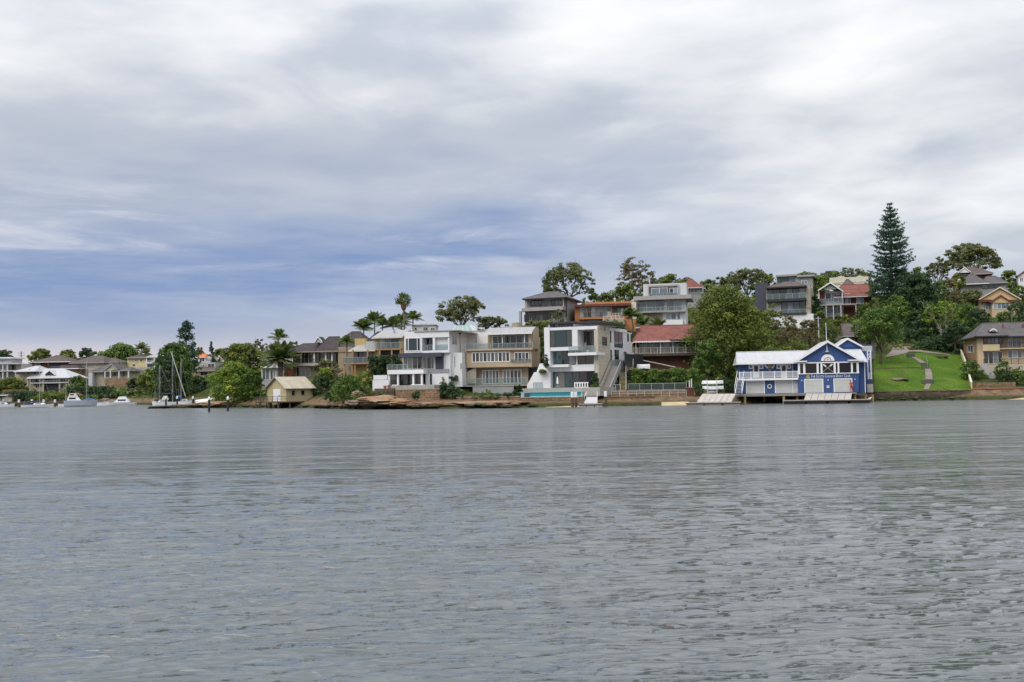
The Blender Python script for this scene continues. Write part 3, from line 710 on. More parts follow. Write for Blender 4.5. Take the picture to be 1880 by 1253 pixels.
# lettering
def letters(txt, X0, X1, Yb, hbig, hsmall, d):
    parts = []; x = 0.0
    for wd in txt.split():
        for k, ch in enumerate(wd):
            s_ = hbig if k == 0 else hsmall; me = text_mesh(ch, s_*1.38); xs = [v_.co.x for v_ in me.vertices]
            if xs: parts.append((me, x-min(xs), ch)); x += max(xs)-min(xs)+s_*.16
        x += hbig*.42
    tot = x-hbig*.42; uA = b.at(X0, Yb, d)[0]; uB = b.at(X1, Yb, d)[0]; k = (uB-uA)/tot; z = b.at((X0+X1)/2, Yb, d)[2]
    for me, xo, ch in parts:
        me.materials.clear(); me.materials.append(M['white_paint'])
        o = link('sign_letter', me, b.e, (uA+xo*k, d, z)); o.rotation_euler = (R(90), 0, 0); o.scale = (k, 1, 1)
letters('THE SCOTS COLLEGE BOAT CLUB', 992, 1450, 645, 0.46, 0.34, -0.025)
em = b.box('emblem', 944, 977, 622, 654, -0.03, 0, 'gold'); b.box('emblem_centre', 952, 969, 633, 645, -0.045, -.03, 'pile_ochre', parent=em)
roller(918, 1138, 664, 824, 0.0); roller(1255, 1472, 659, 815, 0.0)
for X, Y in ((890, 685), (1194, 678), (1503, 670)):
    b.box('wall_light', X-4, X+4, Y-8, Y+6, -0.15, 0, 'white_paint')
b.box('vent', 1176, 1208, 740, 770, -0.12, 0, 'pale_grey')
# set-back end and side porch
b.box('end_wall', 1546, 1622, 452, 826, 1.2, 8.0, 'blue_boards')
b.box('downpipe', 1612, 1622, 455, 822, 1.08, 1.2, 'white_paint'); b.box('downpipe', 782, 790, 480, 655, 1.8, 1.9, 'white_paint')
for X, d in ((1650, 3.0), (1684, 3.0), (1690, 6.5)): b.box('porch_post', X-5, X+5, 345, 668, d, d+.14, 'white_paint')
for (x0, y0, x1, y1) in ((1652, 600, 1684, 660), (1684, 600, 1652, 660), (1652, 380, 1684, 440), (1684, 380, 1652, 440)):
    MB().tube([b.at(x0, y0, 3.05), b.at(x1, y1, 3.05)], .04, 4).build('porch_brace', M['white_paint'], b.e)
for Y in (600, 660, 380, 440, 345): MB().tube([b.at(1650, Y, 3.05), b.at(1686, Y, 3.05)], .05, 4).build('porch_rail', M['white_paint'], b.e)
b.box('porch_wall', 1622, 1690, 350, 826, 6.0, 9.0, 'blue_boards'); b.box('porch_step', 1640, 1712, 725, 812, 2.2, 4.0, 'concrete', down=.1)
# rear gabled wing
b.gable_d(1286, 292, 1412, 206, 1590, 300, 7.5, 13.0, 'roof_white', name='rear_roof', over=0.4, th=0.14, wall='club_blue')
b.box('rear_wall', 1300, 1580, 292, 420, 7.6, 12.5, 'blue_boards'); b.box('rear_lean_to', 1560, 1700, 285, 345, 8.2, 12.5, 'roof_white')
# outside stair on the left
st = MB()
p0, p1 = b.at(150, 655, 0.3), b.at(122, 832, -2.6)
stair = MB().prism([p0+(0, 0, .1), p1+(0, 0, .1), p1-(0, 0, .15), p0-(0, 0, .15)], (.07, 0, 0)).build('stair', M['white_paint'], b.e)
MB().prism([p0+(1.0, 0, .1), p1+(1.0, 0, .1), p1+(1.0, 0, -.15), p0+(1.0, 0, -.15)], (.07, 0, 0)).build('stringer', M['white_paint'], stair)
for i in range(11):
    q = p0+(p1-p0)*(i+.5)/11; MB().box((q[0]+.07, q[1]-.15, q[2]-.02), (q[0]+1.0, q[1]+.15, q[2]+.03)).build('step', M['pale_grey'], stair)
hr = MB(); hr.tube([p0+(0, 0, 1.1), p1+(0, 0, 1.1)], .045, 5); hr.tube([p0+(1.03, 0, 1.1), p1+(1.03, 0, 1.1)], .045, 5); hr.tube([p1, p1+(0, 0, 1.1)], .045, 5); hr.tube([p1+(1.03, 0, 0), p1+(1.03, 0, 1.1)], .045, 5)
hr.build('handrail', M['white_paint'], stair)
# platform on piles
b.box('platform', 130, 1520, 834, 842, -1.4, 7.5, 'concrete')
b.box('platform_beam', 132, 945, 843, 862, -1.32, -1.0, 'concrete'); b.box('platform_beam', 1470, 1640, 830, 850, -0.4, 0.2, 'stone_dark')
for X, d in ((235, -1.1), (682, -1.1), (836, -0.6), (1500, -0.6), (455, 2.0), (900, 2.0), (1250, 1.5), (1622, 1.6), (1706, 2.4), (300, 5), (600, 5), (1100, 5), (1400, 5)):
    p = b.at(X, 845, d); mb = MB().tube([(p[0], d, p[2]+.02), (p[0]+.02, d, p[2]-4.5)], [.19, .21], 8)
    mb.build('pile', M['pile_ochre'], b.e)
b.box('back_wall', 130, 1700, 846, 990, 7.6, 8.4, 'stone_dark', down=2)

def ramp(name, label, z, top, bot, Y_top, Y_bot, dist, dd, n, yaw=-9):
    """sloping launching ramp of boards from the platform edge down to a float"""
    r_ = B(name, label, 'ramp', z, top[0], Y_top, dist, yaw)
    A, Bq, C, D = r_.at(top[0], Y_top, 0), r_.at(top[1], Y_top, 0), r_.at(bot[1], Y_bot, -dd), r_.at(bot[0], Y_bot, -dd)
    for i in range(n):
        f0, f1 = (i+.03)/n, (i+.97)/n
        q = [A+(Bq-A)*f0, A+(Bq-A)*f1, D+(C-D)*f1, D+(C-D)*f0]
        MB().prism([p-(0, 0, .10) for p in q], (0, 0, .10)).build('board', M['deck_boards'], r_.e)
    fr = MB()
    for f0 in (0.02, .5, .98): p, q = A+(Bq-A)*f0, D+(C-D)*f0; fr.prism([p-(.06, 0, .32), q-(.06, 0, .32), q-(.06, 0, .105), p-(.06, 0, .105)], (.12, 0, 0))
    fr.build('frame', M['concrete'], r_.e); return r_
ramp('launching_ramp', 'pale boarded launching ramp below the lettered gable of the boat house', 'H', (940, 1468), (914, 1456), 830, 903, 152.4, 4.2, 7)
ramp('launching_ramp', 'pale boarded launching ramp beside the kayak rack, left of the boat house', 'G', (1052, 1458), (984, 1402), 1012, 1108, 153.2, 4.2, 6)
def pontoon(label, z, X0, X1, Y0, Y1, dist, depth, m='concrete', yaw=-9):
    p = B('pontoon', label, 'pontoon', z, X0, Y1, dist, yaw); u0, u1, z0, z1 = p.rect(X0, X1, Y0, Y1, 0)
    MB().box((u0, 0, z1-.12), (u1, depth, z1)).build('deck', M['deck_boards'], p.e)
    k = max(3, int((u1-u0)/3))
    for i in range(k):
        a, c_ = u0+(u1-u0)*(i+.06)/k, u0+(u1-u0)*(i+.94)/k; MB().box((a, .08, -.5), (c_, depth-.08, z1-.122)).build('float', M[m], p.e)
    MB().box((u0-.03, -.06, z1-.2), (u1+.03, -.002, z1-.05)).build('fender_strip', M['pile_timber'], p.e)
    return p
pontoon('long grey floating pontoon at the foot of the boat house ramp', 'H', 688, 1690, 905, 936, 147.5, 2.2, 'pile_dark')
pontoon('pale floating pontoon below the kayak rack ramp', 'G', 850, 1520, 1116, 1141, 148.6, 2.0)
# flagpole
fp = B('flagpole', 'tall thin white flagpole standing at the peak of the boat house gable', 'flagpole', 'H', 1181, 356, 153.2, -9)
p, q = fp.at(1181, 352, 0), fp.at(1167, 32, 0)
MB().tube([p, q], [.07, .035], 8).build('pole', M['white_paint'], fp.e); MB().tube([p-(0, 0, .06), p+(0, 0, .1)], .28, 8).build('bracket', M['cream_trim'], fp.e)
MB().lathe([(.02, 0), (.07, .05), (.07, .1), (.01, .15)], 8, tuple(q)).build('finial', M['white_paint'], fp.e)

# ================================================================ white cubic house with the pool
b = B('modern_house', 'white cubic three-storey house with big dark windows and stone-clad corner behind the pool', 'house', 'F', 130, 940, 166.0, -25)
cube_house = b
uR = b.at(775, 500, 0)[0]
b.box('wall', 130, 198, 208, 940, 0, 6.0, 'white_render', down=1.5)                 # left pier
b.box('wall', 199, 774, 200, 238, 0, 15.0, 'white_render')                          # parapet
b.box('wall', 199, 530, 239, 488, 0.02, 6.0, 'white_render')
b.box('wall', 735, 774, 239, 940, 0.02, 15.0, 'stone_clad', down=1.5)
b.box('wall', 199, 734, 690, 740, 0.02, 6.0, 'white_render')
b.box('wall', 412, 734, 545, 689, 0.04, 6.0, 'white_render')
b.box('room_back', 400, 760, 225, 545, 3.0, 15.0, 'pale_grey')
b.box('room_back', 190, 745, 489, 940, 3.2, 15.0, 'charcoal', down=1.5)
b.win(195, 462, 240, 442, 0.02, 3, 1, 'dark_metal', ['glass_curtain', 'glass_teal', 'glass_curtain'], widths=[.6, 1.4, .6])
b.win(532, 634, 258, 388, 2.98, 1, 2, 'dark_metal', 'glass_dark'); b.win(640, 750, 258, 432, 2.98, 2, 1, 'dark_metal', 'glass_dark')
b.box('balcony', 415, 757, 512, 546, -1.2, 3.0, 'white_render'); b.rail(424, 752, 432, 512, -1.1, 4)
b.win(196, 415, 488, 656, 1.4, 3, 1, 'dark_metal', 'glass_teal'); b.box('blade_wall', 385, 416, 520, 660, -0.2, 1.4, 'charcoal')
b.box('planter_slab', 118, 420, 658, 690, -1.3, 2.0, 'white_render')
b.win(428, 510, 545, 658, 0.03, 1, 1, 'dark_metal', 'glass_sky'); b.win(530, 726, 550, 652, 0.03, 2, 1, 'dark_metal', 'glass_dark')
b.win(204, 733, 741, 938, 0.5, 6, 1, 'dark_metal', ['glass_teal', 'glass_dark', 'glass_teal', 'glass_teal', 'glass_dark', 'glass_black'])
# stone corner: boards of pale stone on the side wall, then white
zt, zb = b.side(850, 193, uR)[2], b.side(850, 930, uR)[2]; dS = b.side(921, 500, uR)[1]; dE = b.side(1190, 400, uR)[1]
zm = b.side(985, 604, uR)[2]
side = MB().box((uR-.35, 0.05, zm), (uR, dE, zt-.5)).build('side_wall', M['white_render'], b.e); b.grow(uR-6, uR, 0, dE)
MB().box((uR-.35, 0.05, zb-2), (uR-.004, dE, zm-.003)).build('side_base', M['grey_render'], b.e)
MB().box((uR+1.9, dS+2.0, zm-1.2), (uR+2.0, dE, zm+1.0)).build('side_fence', M['charcoal'], b.e)
kk = 17
for i in range(kk):
    a, c_ = zb+(zt-zb)*i/kk, zb+(zt-zb)*(i+1)/kk
    for j in range(3):
        f0, f1 = -0.06+(dS+.06)*j/3, -0.06+(dS+.06)*(j+1)/3
        MB().box((uR+.002, f0+.008, a+.02), (uR+.09+.012*((i*7+j*3) % 3), f1-.008, c_-.004)).build('stone_slab', M['stone_clad'], side)
b.swin(828, 882, 328, 426, uR+.10, 1, 1); b.swin(922, 934, 245, 390, uR); b.swin(974, 1072, 250, 450, uR, 2, 1, glass='glass_sky')
b.swin(1130, 1147, 283, 376, uR); b.swin(1172, 1188, 290, 380, uR); b.swin(922, 942, 480, 596, uR); b.swin(978, 1026, 480, 596, uR)
# roof top: clerestory and dark pergola
b.box('clerestory', 178, 505, 166, 205, 2.0, 8.0, 'white_render'); b.win(198, 474, 168, 200, 1.98, 5, 1, 'dark_metal', 'glass_dark')
pg = MB()
for i in range(26):
    p, q = b.at(160+29.5*i, 150, 1.2), b.at(160+29.5*i, 150, 9.0); pg.box((p[0]-.05, 1.2, p[2]-.18), (p[0]+.05, 10.0, p[2]+.06))
for d in (1.1, 5.0, 9.8):
    p, q = b.at(158, 158, 1.2), b.at(1010, 158, 1.2); pg.box((p[0], d, p[2]-.22), (q[0]-2, d+.15, p[2]-.02))
for X in (200, 420, 640, 860): p = b.at(X, 160, 1.2); pg.box((p[0]-.06, 1.11, p[2]-1.2), (p[0]+.06, 1.24, p[2]-.2))
pg.build('pergola', M['charcoal'], b.e); b.box('roof_edge', 160, 500, 140, 163, 1.0, 9.0, 'charcoal')
# terrace, garden wall and stepped white wing
b.box('terrace', -150, 800, 940, 952, -5.0, 3.0, 'concrete', down=1.2)
P = [b.at(X, Y, -.6) for X, Y in ((-82, 985), (202, 985), (202, 745), (5, 750), (-82, 905))]
MB().prism(P, (0, 5.0, 0)).build('garden_wing', M['white_render'], b.e)
P = [b.at(X, Y, 1.2) for X, Y in ((30, 760), (140, 760), (140, 645), (70, 645))]; MB().prism(P, (0, 3.0, 0)).build('garden_wing', M['white_render'], b.e)
b.box('pool_bench', 140, 640, 938, 975, -3.6, -3.0, 'white_render'); b.rail(-5, 110, 872, 985, -2.0, 3)
# concrete stair on its right
P = [b.side(X, Y, uR+1.6) for X, Y in ((900, 960), (1045, 620), (1045, 690), (945, 960))]
MB().prism(P, (.18, 0, 0)).build('stair_wall', M['grey_render'], b.e)
for i in range(12):
    q = P[0]+(P[1]-P[0])*(i+.5)/12; MB().box((uR+.25, q[1]-.3, q[2]-1.3), (uR+1.58, q[1]+.3, q[2]-.55)).build('step', M['concrete'], b.e)
hr = MB().tube([P[0]+(-1.4, 0, .9), P[1]+(-1.4, 0, .9)], .05, 5); hr.build('handrail', M['dark_metal'], b.e)

pl = B('swimming_pool', 'raised lap pool with turquoise glass front on the sea wall', 'pool', 'F', -80, 1055, 158.5, -6)
u0, u1, z0, z1 = pl.rect(-155, 590, 985, 1058, 0)
uw = pl.at(-60, 1000, 0)[0]; ue = pl.at(570, 1000, 0)[0]
MB().box((u0, 0, z0-.6), (u1, .25, z0+.25)).build('tiled_base', M['aqua_tile'], pl.e)
MB().box((u0, 0, z0+.252), (uw, .25, z1)).build('tiled_end', M['aqua_tile'], pl.e); MB().box((ue, 0, z0+.252), (u1, 3.5, z1)).build('tiled_end', M['aqua_tile'], pl.e)
k = 6
for i in range(k): MB().box((uw+(ue-uw)*i/k+.01, .05, z0+.252), (uw+(ue-uw)*(i+1)/k-.01, .15, z1-.1)).build('glass_panel', M['pool_glass'], pl.e)
MB().box((u0-.1, -.08, z1-.098), (u1+.1, .3, z1)).build('coping', M['aqua_tile'], pl.e)
MB().box((uw, .26, z0), (ue, 3.4, z1-.16)).build('pool_water', M['pool_glass'], pl.e); MB().box((u0, 3.42, z0), (ue-.01, 3.9, z1)).build('coping', M['white_render'], pl.e)
c = pl.box('pump_box', -115, -62, 1005, 1055, -0.4, -0.02, 'slate')

# ================================================================ tan house with the curved roof
b = B('curved_roof_house', 'tan rendered house with curved pale metal roof and glass balcony rails', 'house', 'E', 100, 930, 172.0, -9)
tan_house = b
uR = b.at(850, 500, 0)[0]; zt = b.at(850, 330, 0)[2]
b.box('wall', 100, 850, 522, 716, 0.0, 1.2, 'tan_render')
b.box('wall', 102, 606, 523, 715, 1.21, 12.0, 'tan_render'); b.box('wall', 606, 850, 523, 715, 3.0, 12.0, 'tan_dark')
# opening right of the ribbon window isn't cut: a darker sheet on the wall paints its shade
b.box('side_wall', 818, 850, 340, 716, 0.02, 12.0, 'tan_render')
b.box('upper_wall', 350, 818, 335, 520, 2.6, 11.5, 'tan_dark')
b.win(398, 818, 352, 502, 2.58, 6, 1, 'white_paint', 'glass_dark', 0.13)
for X in (515, 770): b.box('post', X-5, X+5, 325, 505, -0.3, -0.15, 'white_paint')
b.box('balcony', 90, 860, 505, 522, -0.5, 2.6, 'tan_render'); b.rail(92, 862, 442, 506, -0.42, 8)
b.win(165, 602, 543, 660, 0.0, 10, 1, 'white_paint', 'glass_dark', 0.14)
lg = b.box('loggia_shade', 612, 835, 530, 660, -0.012, 0.0, 'tan_dark'); b.win(655, 822, 545, 652, -0.02, 4, 1, 'white_paint', 'glass_dark', 0.10)
b.rail(610, 850, 620, 660, -0.25, 3)
b.box('ground_wall', 210, 812, 716, 930, 1.6, 11.0, 'tan_dark', down=1); b.box('undercroft_shade', 812, 940, 716, 930, 3.0, 11.0, 'charcoal', down=1)  # solid dark box at the right: shade of the open space painted as colour
b.win(284, 480, 750, 912, 1.58, 5, 1, 'white_paint', 'glass_dark', 0.12); b.win(520, 736, 746, 906, 1.58, 5, 1, 'white_paint', 'glass_dark', 0.12)
b.box('terrace', 105, 810, 926, 936, -2.0, 1.6, 'concrete'); b.rail(110, 800, 842, 926, -1.9, 7)
b.box('terrace_wall', 175, 645, 937, 1030, -1.9, -1.5, 'grey_render', down=1)
P = [b.at(X, Y, 0.4) for X, Y in ((105, 775), (212, 716), (212, 905), (120, 905), (105, 880))]; MB().prism(P, (0, 1.0, 0)).build('stair_wall', M['beige_render'], b.e)
# curved roof, swept along the front
prof = []
for i in range(13):
    f = i/12.0; d = -0.9+9.0*f; prof.append((d, f))
uL, uQ = b.at(300, 325, -.9)[0], b.at(856, 322, -.9)[0]; ze = b.at(600, 326, -.9)[2]; zt = b.at(600, 260, 6.0)[2]
top = [(d, ze+(zt-ze)*math.sin(min(f*1.25, 1)*math.pi/2)) for d, f in prof]
for i in range(6):
    a, c_ = uL+(uQ-uL)*i/6.0, uL+(uQ-uL)*(i+1)/6.0
    P = [(a+.01, d, z) for d, z in top]+[(a+.01, d, z-.16) for d, z in top[::-1]]
    MB().prism(P, (c_-a-.02, 0, 0)).build('roof_sheet', M['roof_metal'], b.e)
P = [(uQ-.35, d, z-.165) for d, z in top[2:]]+[(uQ-.35, top[-1][0], b.at(850, 500, 0)[2]), (uQ-.35, top[2][0], b.at(850, 500, 0)[2])]
MB().prism(P, (.35, 0, 0)).build('side_wall', M['tan_render'], b.e)
MB().box((uL, -1.0, ze-.2), (uQ, -.9, ze+.02)).build('gutter', M['white_paint'], b.e)

# ================================================================ white terrace house, two tone
b = B('terrace_house', 'white two-tone terrace house with slate-blue middle storey and rounded lower balcony', 'house', 'D', 515, 920, 171.0, -14)
white_house = b
uR = b.at(1030, 450, 0)[0]
b.box('wall', 515, 1030, 303, 378, 0, 12, 'white_render'); b.box('wall', 515, 720, 379, 552, 0.02, 12, 'white_render')
b.box('wall', 721, 1030, 526, 552, 0.02, 2.0, 'white_paint'); b.box('room_back', 715, 1030, 370, 552, 2.2, 12, 'pale_grey')
b.box('column', 843, 868, 379, 526, 0.0, 0.6, 'white_paint'); b.box('column', 1018, 1031, 379, 526, 0.0, 0.6, 'white_paint')
b.win(528, 702, 380, 532, 0.02, 3, 1, 'white_paint', ['glass_dark', 'glass_teal', 'glass_dark'], widths=[.5, 1.4, .5], bar=.1)
b.win(728, 850, 372, 530, 2.18, 3, 1, 'white_paint', 'glass_dark'); b.win(872, 1035, 368, 528, 2.18, 3, 1, 'white_paint', 'glass_dark')
b.rail(722, 842, 462, 526, 0.1, 2); b.rail(868, 1019, 456, 522, 0.1, 2)
b.box('slate_band', 445, 935, 554, 600, -1.2, 6.0, 'slate'); b.box('middle_wall', 500, 1030, 600, 740, 1.2, 12, 'slate')
b.win(500, 724, 600, 736, 1.18, 4, 1, 'white_paint', ['glass_sky', 'glass_curtain', 'glass_dark', 'glass_dark']); b.win(730, 872, 602, 738, 1.18, 3, 1, 'white_paint', ['glass_curtain', 'glass_dark', 'glass_curtain'])
b.box('slate_panel', 872, 958, 556, 736, 0.2, 1.2, 'slate'); b.win(958, 1018, 590, 728, 1.18, 1, 1, 'white_paint', 'glass_dark')
b.box('grey_band', 735, 1025, 738, 784, 0.3, 2, 'grey_render'); b.box('balcony', 320, 735, 746, 796, -2.2, 2, 'white_render'); b.rail(318, 548, 686, 746, -2.1, 4)
for X in (338, 440, 617, 714): b.box('column', X-9, X+9, 797, 922, -1.9, -1.5, 'white_paint')
b.box('ground_wall', 330, 760, 797, 925, 1.5, 10, 'charcoal', down=1); b.win(345, 735, 802, 920, 1.0, 5, 1, 'dark_metal', ['glass_curtain', 'glass_dark', 'glass_teal', 'glass_dark', 'glass_dark'])
b.box('ground_wall', 760, 1026, 785, 925, 0.4, 10, 'white_render', down=1); b.win(812, 834, 795, 915, 0.38, 1, 1, 'dark_metal', 'glass_dark')
b.box('terrace', 340, 860, 924, 975, -4.5, 1.5, 'concrete'); b.box('sofa', 372, 440, 920, 950, -3.6, -2.8, 'white_paint'); b.box('sofa', 590, 735, 915, 962, -3.8, -3.0, 'white_paint')
b.box('garden_wall', 150, 335, 865, 935, -2.5, -2.2, 'white_render', down=1); b.box('garden_wall', 160, 320, 810, 862, 0.5, 0.8, 'white_render')
zt, zb = b.side(1100, 312, uR)[2], b.side(1100, 810, uR)[2]; dE = 14.0
MB().box((uR-3, .6, zb-2), (uR-.004, dE, zt)).build('side_wall', M['white_render'], b.e); b.grow(uR-3, uR, 0, dE)
MB().box((uR, 1.5, zb-2), (uR+1.8, dE, b.side(1100, 556, uR)[2])).build('side_wing', M['white_render'], b.e)
b.swin(1060, 1116, 353, 460, uR, 2, 1, 'white_paint', 'glass_dark'); b.swin(1085, 1097, 590, 722, uR+1.8, 1, 1, 'white_paint', 'glass_dark'); b.swin(1156, 1172, 672, 740, uR+1.8, 1, 1, 'white_paint', 'glass_dark')
b.box('roof_edge', 625, 1140, 296, 304, -0.2, 12, 'mauve_grey')
# the long white neighbour wall behind it with a glazed lantern
b = B('long_white_house', 'plain long white house with a glazed roof lantern, left of the curved roof', 'house', 'E', 85, 810, 180.0, -9)
b.box('wall', -60, 372, 303, 560, 0, 9, 'white_render', down=8); b.box('roof_edge', -70, 372, 296, 304, -0.15, 9.1, 'mauve_grey'); b.win(203, 226, 365, 450, 0, 1, 1, 'white_paint', 'glass_sky')
P = [b.at(X, Y, 1.0) for X, Y in ((-70, 302), (-25, 238), (135, 233), (178, 300))]; ln = MB().prism(P, (0, .2, 0)).build('lantern', M['white_paint'], b.e)
for i in range(4):
    q = [P[0]+(P[3]-P[0])*((i+.15)/4), P[0]+(P[3]-P[0])*((i+.9)/4), P[1]+(P[2]-P[1])*((i+.9)/4), P[1]+(P[2]-P[1])*((i+.15)/4)]
    MB().prism([p-(0, .05, 0) for p in q], (0, .045, 0)).build('pane', M['skylight'], ln)
MB().prism([P[3]+(0, -.1, 0), P[2]+(0, -.1, 0), P[2]+(.35, -.1, 0), P[3]+(.35, -.1, 0)], (0, 3.5, 0)).build('lantern_end', M['white_paint'], ln)
b.box('downpipe', 28, 36, 345, 550, -.1, 0, 'steel')

# ================================================================ yellow house
b = B('yellow_house', 'yellow rendered house with grey metal roofs and timber balconies', 'house', 'C', 1085, 690, 188.0, -10)
b.box('wall', 1085, 1342, 515, 700, 0, 9, 'yellow_render', down=3); b.win(1125, 1312, 525, 626, -0.01, 3, 1, 'dark_metal', ['glass_curtain', 'glass_dark', 'glass_dark'])
uR = b.at(1342, 600, 0)[0]; 
P = [b.side(X, Y, uR) for X, Y in ((1345, 520), (1430, 520))]
zr = b.at(1230, 452, 4.5)[2]; uA, uB, zE = b.at(1055, 518, -.8)[0], b.at(1352, 512, -.8)[0], b.at(1200, 520, -.8)[2]
MB().add([(uA, -.8, zE), (uB, -.8, zE), (uB, 4.5, zr), (uA+.6, 4.5, zr), (uB, 9.5, zE), (uA, 9.5, zE)], [(0, 1, 2, 3), (3, 2, 4, 5), (1, 4, 2), (0, 3, 5), (0, 5, 4, 1)]).build('roof', M['roof_metal'], b.e)
MB().box((uA, -.86, zE-.2), (uB, -.78, zE-.01)).build('gutter', M['cream_trim'], b.e)
MB().prism([(uB-.35, 0, zE-.1), (uB-.35, 9, zE-.1), (uB-.35, 4.5, zr-.15)], (.3, 0, 0)).build('gable_wall', M['yellow_render'], b.e)
b.box('vent_pipe', 1263, 1277, 440, 470, 2.5, 2.8, 'steel')
b.box('balcony', 1095, 1340, 626, 642, -1.4, 0, 'timber_orange'); b.rail(1100, 1336, 570, 626, -1.35, 5, 'glass', 'steel', 'rail_glass_grey')
for X in (1132, 1248, 1332): b.box('post', X-7, X+7, 642, 700, -1.35, -1.1, 'timber_orange', down=1.5)
b.box('lower_shade', 1140, 1330, 645, 700, -0.05, 0, 'charcoal', down=2)  # flat dark panel: shade under the balcony painted on the wall
b.box('left_wall', 870, 1085, 640, 780, 0.3, 8, 'yellow_render', down=5); b.win(882, 1062, 662, 762, 0.29, 4, 1, 'dark_metal', ['glass_curtain', 'glass_dark'])
uA, uB = b.at(830, 645, -.8)[0], b.at(1092, 640, -.8)[0]; zE = b.at(960, 645, -.8)[2]; zr = b.at(960, 578, 4)[2]
MB().add([(uA, -.8, zE), (uB, -.8, zE), (uB, 4, zr), (uA+1, 4, zr), (uB, 8.2, zE), (uA, 8.2, zE)], [(0, 1, 2, 3), (3, 2, 4, 5), (1, 4, 2), (0, 3, 5), (0, 5, 4, 1)]).build('roof', M['roof_metal'], b.e)
b.box('gutter', 830, 1090, 641, 656, -.86, -.8, 'cream_trim')
b.box('chimney', 895, 996, 532, 610, 3.0, 4.2, 'yellow_render', down=1); b.box('screen', 1000, 1085, 560, 625, 0.5, 0.7, 'pale_grey')
b.rail(995, 1100, 572, 626, -0.9, 3, 'bars'); 
b.box('balcony', 778, 1028, 764, 778, -1.6, .3, 'timber_orange'); b.rail(780, 1022, 712, 764, -1.5, 5, 'glass', 'steel', 'rail_glass_grey')
for X in (793, 868, 896, 1016): b.box('post', X-6, X+6, 778, 880, -1.4, -1.15, 'timber_orange', down=1)
for X in (875, 1016): b.box('post', X-6, X+6, 640, 764, -1.4, -1.15, 'timber_orange')
b.box('lower_wall', 815, 1020, 778, 880, 0.8, 6, 'tan_dark', down=1.5); b.box('lower_shade', 900, 1010, 785, 850, 0.75, .8, 'charcoal')  # thin dark panel paints the shade behind the posts

# ================================================================ dark tiled house
b = B('dark_tiled_house', 'large house with dark tiled hip roofs, white columns and a long balcony', 'house', 'C', 300, 790, 205.0, -8)
b.box('upper_wall', 300, 740, 655, 772, 1.8, 10, 'tan_dark', down=0); b.win(335, 490, 668, 768, 1.78, 4, 1, 'white_paint', ['glass_curtain', 'glass_dark', 'glass_dark', 'glass_dark']); b.win(530, 735, 662, 765, 1.78, 4, 1, 'tan_dark', 'glass_dark')
for X in (378, 505, 615, 675): b.box('column', X-7, X+7, 655, 795, -.1, .25, 'white_paint' if X != 378 else 'tan_dark')
b.box('balcony', 215, 545, 770, 796, -0.3, 2.0, 'beige_render'); b.rail(235, 545, 728, 770, -.2, 6, 'bars', 'dark_metal')
b.box('lower_wall', 220, 745, 796, 900, 1.6, 10, 'tan_dark', down=3); b.win(335, 470, 806, 895, 1.58, 3, 1, 'white_paint', 'glass_dark')
b.box('side_room', 735, 872, 612, 870, -0.8, 9, 'tan_dark', down=2)
b.hip(235, 600, 655, 582, -0.6, 9.5, 0.22, 0.95, 'roof_dark', fm='tan_dark')
b.hip(560, 1010, 652, 0, -0.9, 16.0, 0.42, 0.62, 'roof_dark', zr=b.at(900, 468, 8)[2], fm='tan_dark')
b.hip(500, 735, 650, 0, -1.0, 9.0, 0.3, 0.75, 'roof_dark', zr=b.at(620, 517, 4)[2], fm='tan_dark', name='middle_roof')
b.gable_d(510, 572, 545, 518, 586, 562, 2.0, 5.0, 'roof_dark', name='dormer', over=.2, th=.1, wall='pale_grey')
b.hip(900, 1260, 640, 0, 4.0, 18.0, 0.35, 0.7, 'roof_dark', zr=b.at(1050, 470, 11)[2], name='rear_roof', fm='tan_dark')
b.box('rear_wall', 920, 1240, 640, 760, 5, 17, 'tan_dark', down=4)
P = [b.at(X, Y, -.2) for X, Y in ((215, 860), (300, 800), (300, 890), (215, 890))]; MB().prism(P, (0, .8, 0)).build('stair_wall', M['terracotta'], b.e)
# pale glazed house behind the palm
b = B('glazed_pavilion', 'pale blue glazed pavilion half hidden behind the date palm', 'house', 'C', 0, 930, 212.0, 0)
b.box('wall', 0, 150, 815, 935, 0.4, 8, 'pale_grey', down=3); b.box('roof_slab', -10, 158, 796, 814, -.4, 8, 'white_paint'); b.win(6, 78, 820, 930, 0.38, 2, 1, 'white_paint', 'glass_sky', .12); b.win(82, 142, 820, 930, .38, 2, 1, 'white_paint', ['glass_dark', 'glass_sky'], .12)

# ================================================================ cream boat shed on stilts
b = B('boat_shed', 'small cream weatherboard boat shed with pitched roof standing on stilts', 'shed', 'C', 241, 1136, 184.5, 38)
uB = b.at(496, 1066, 0)[0]; dB = b.side(60, 1070, 0)[1]; zb = 0.0; ze = b.at(300, 1000, 0)[2]; zr = b.side(140, 903, 0)[2]+.0
zr = max(b.side(141, 905, 0)[2], ze+1.4)
MB().box((0.003, 0, 0), (uB, dB, ze)).build('wall', M['weatherboard_shade'], b.e); b.grow(0, uB, 0, dB)
MB().prism([(0, .0, 0), (0, dB, 0), (0, dB, ze), (0, dB/2, zr-.1), (0, 0, ze)], (-.06, 0, 0)).build('gable_wall', M['weatherboard'], b.e)
for s_ in (0, 1):
    y0 = -.45 if s_ == 0 else dB+.45; z0_ = ze-.3; th = np.array((0, 0, .12))
    A, Bq, C, D = np.array((-.55, y0, z0_)), np.array((uB+.45, y0, z0_)), np.array((uB+.45, dB/2, zr)), np.array((-.55, dB/2, zr))
    MB().add([A, Bq, C, D, A+th, Bq+th, C+th, D+th], [(0, 1, 2, 3), (4, 5, 6, 7), (0, 1, 5, 4), (1, 2, 6, 5), (2, 3, 7, 6), (3, 0, 4, 7)]).build('roof', M['roof_cream'], b.e)
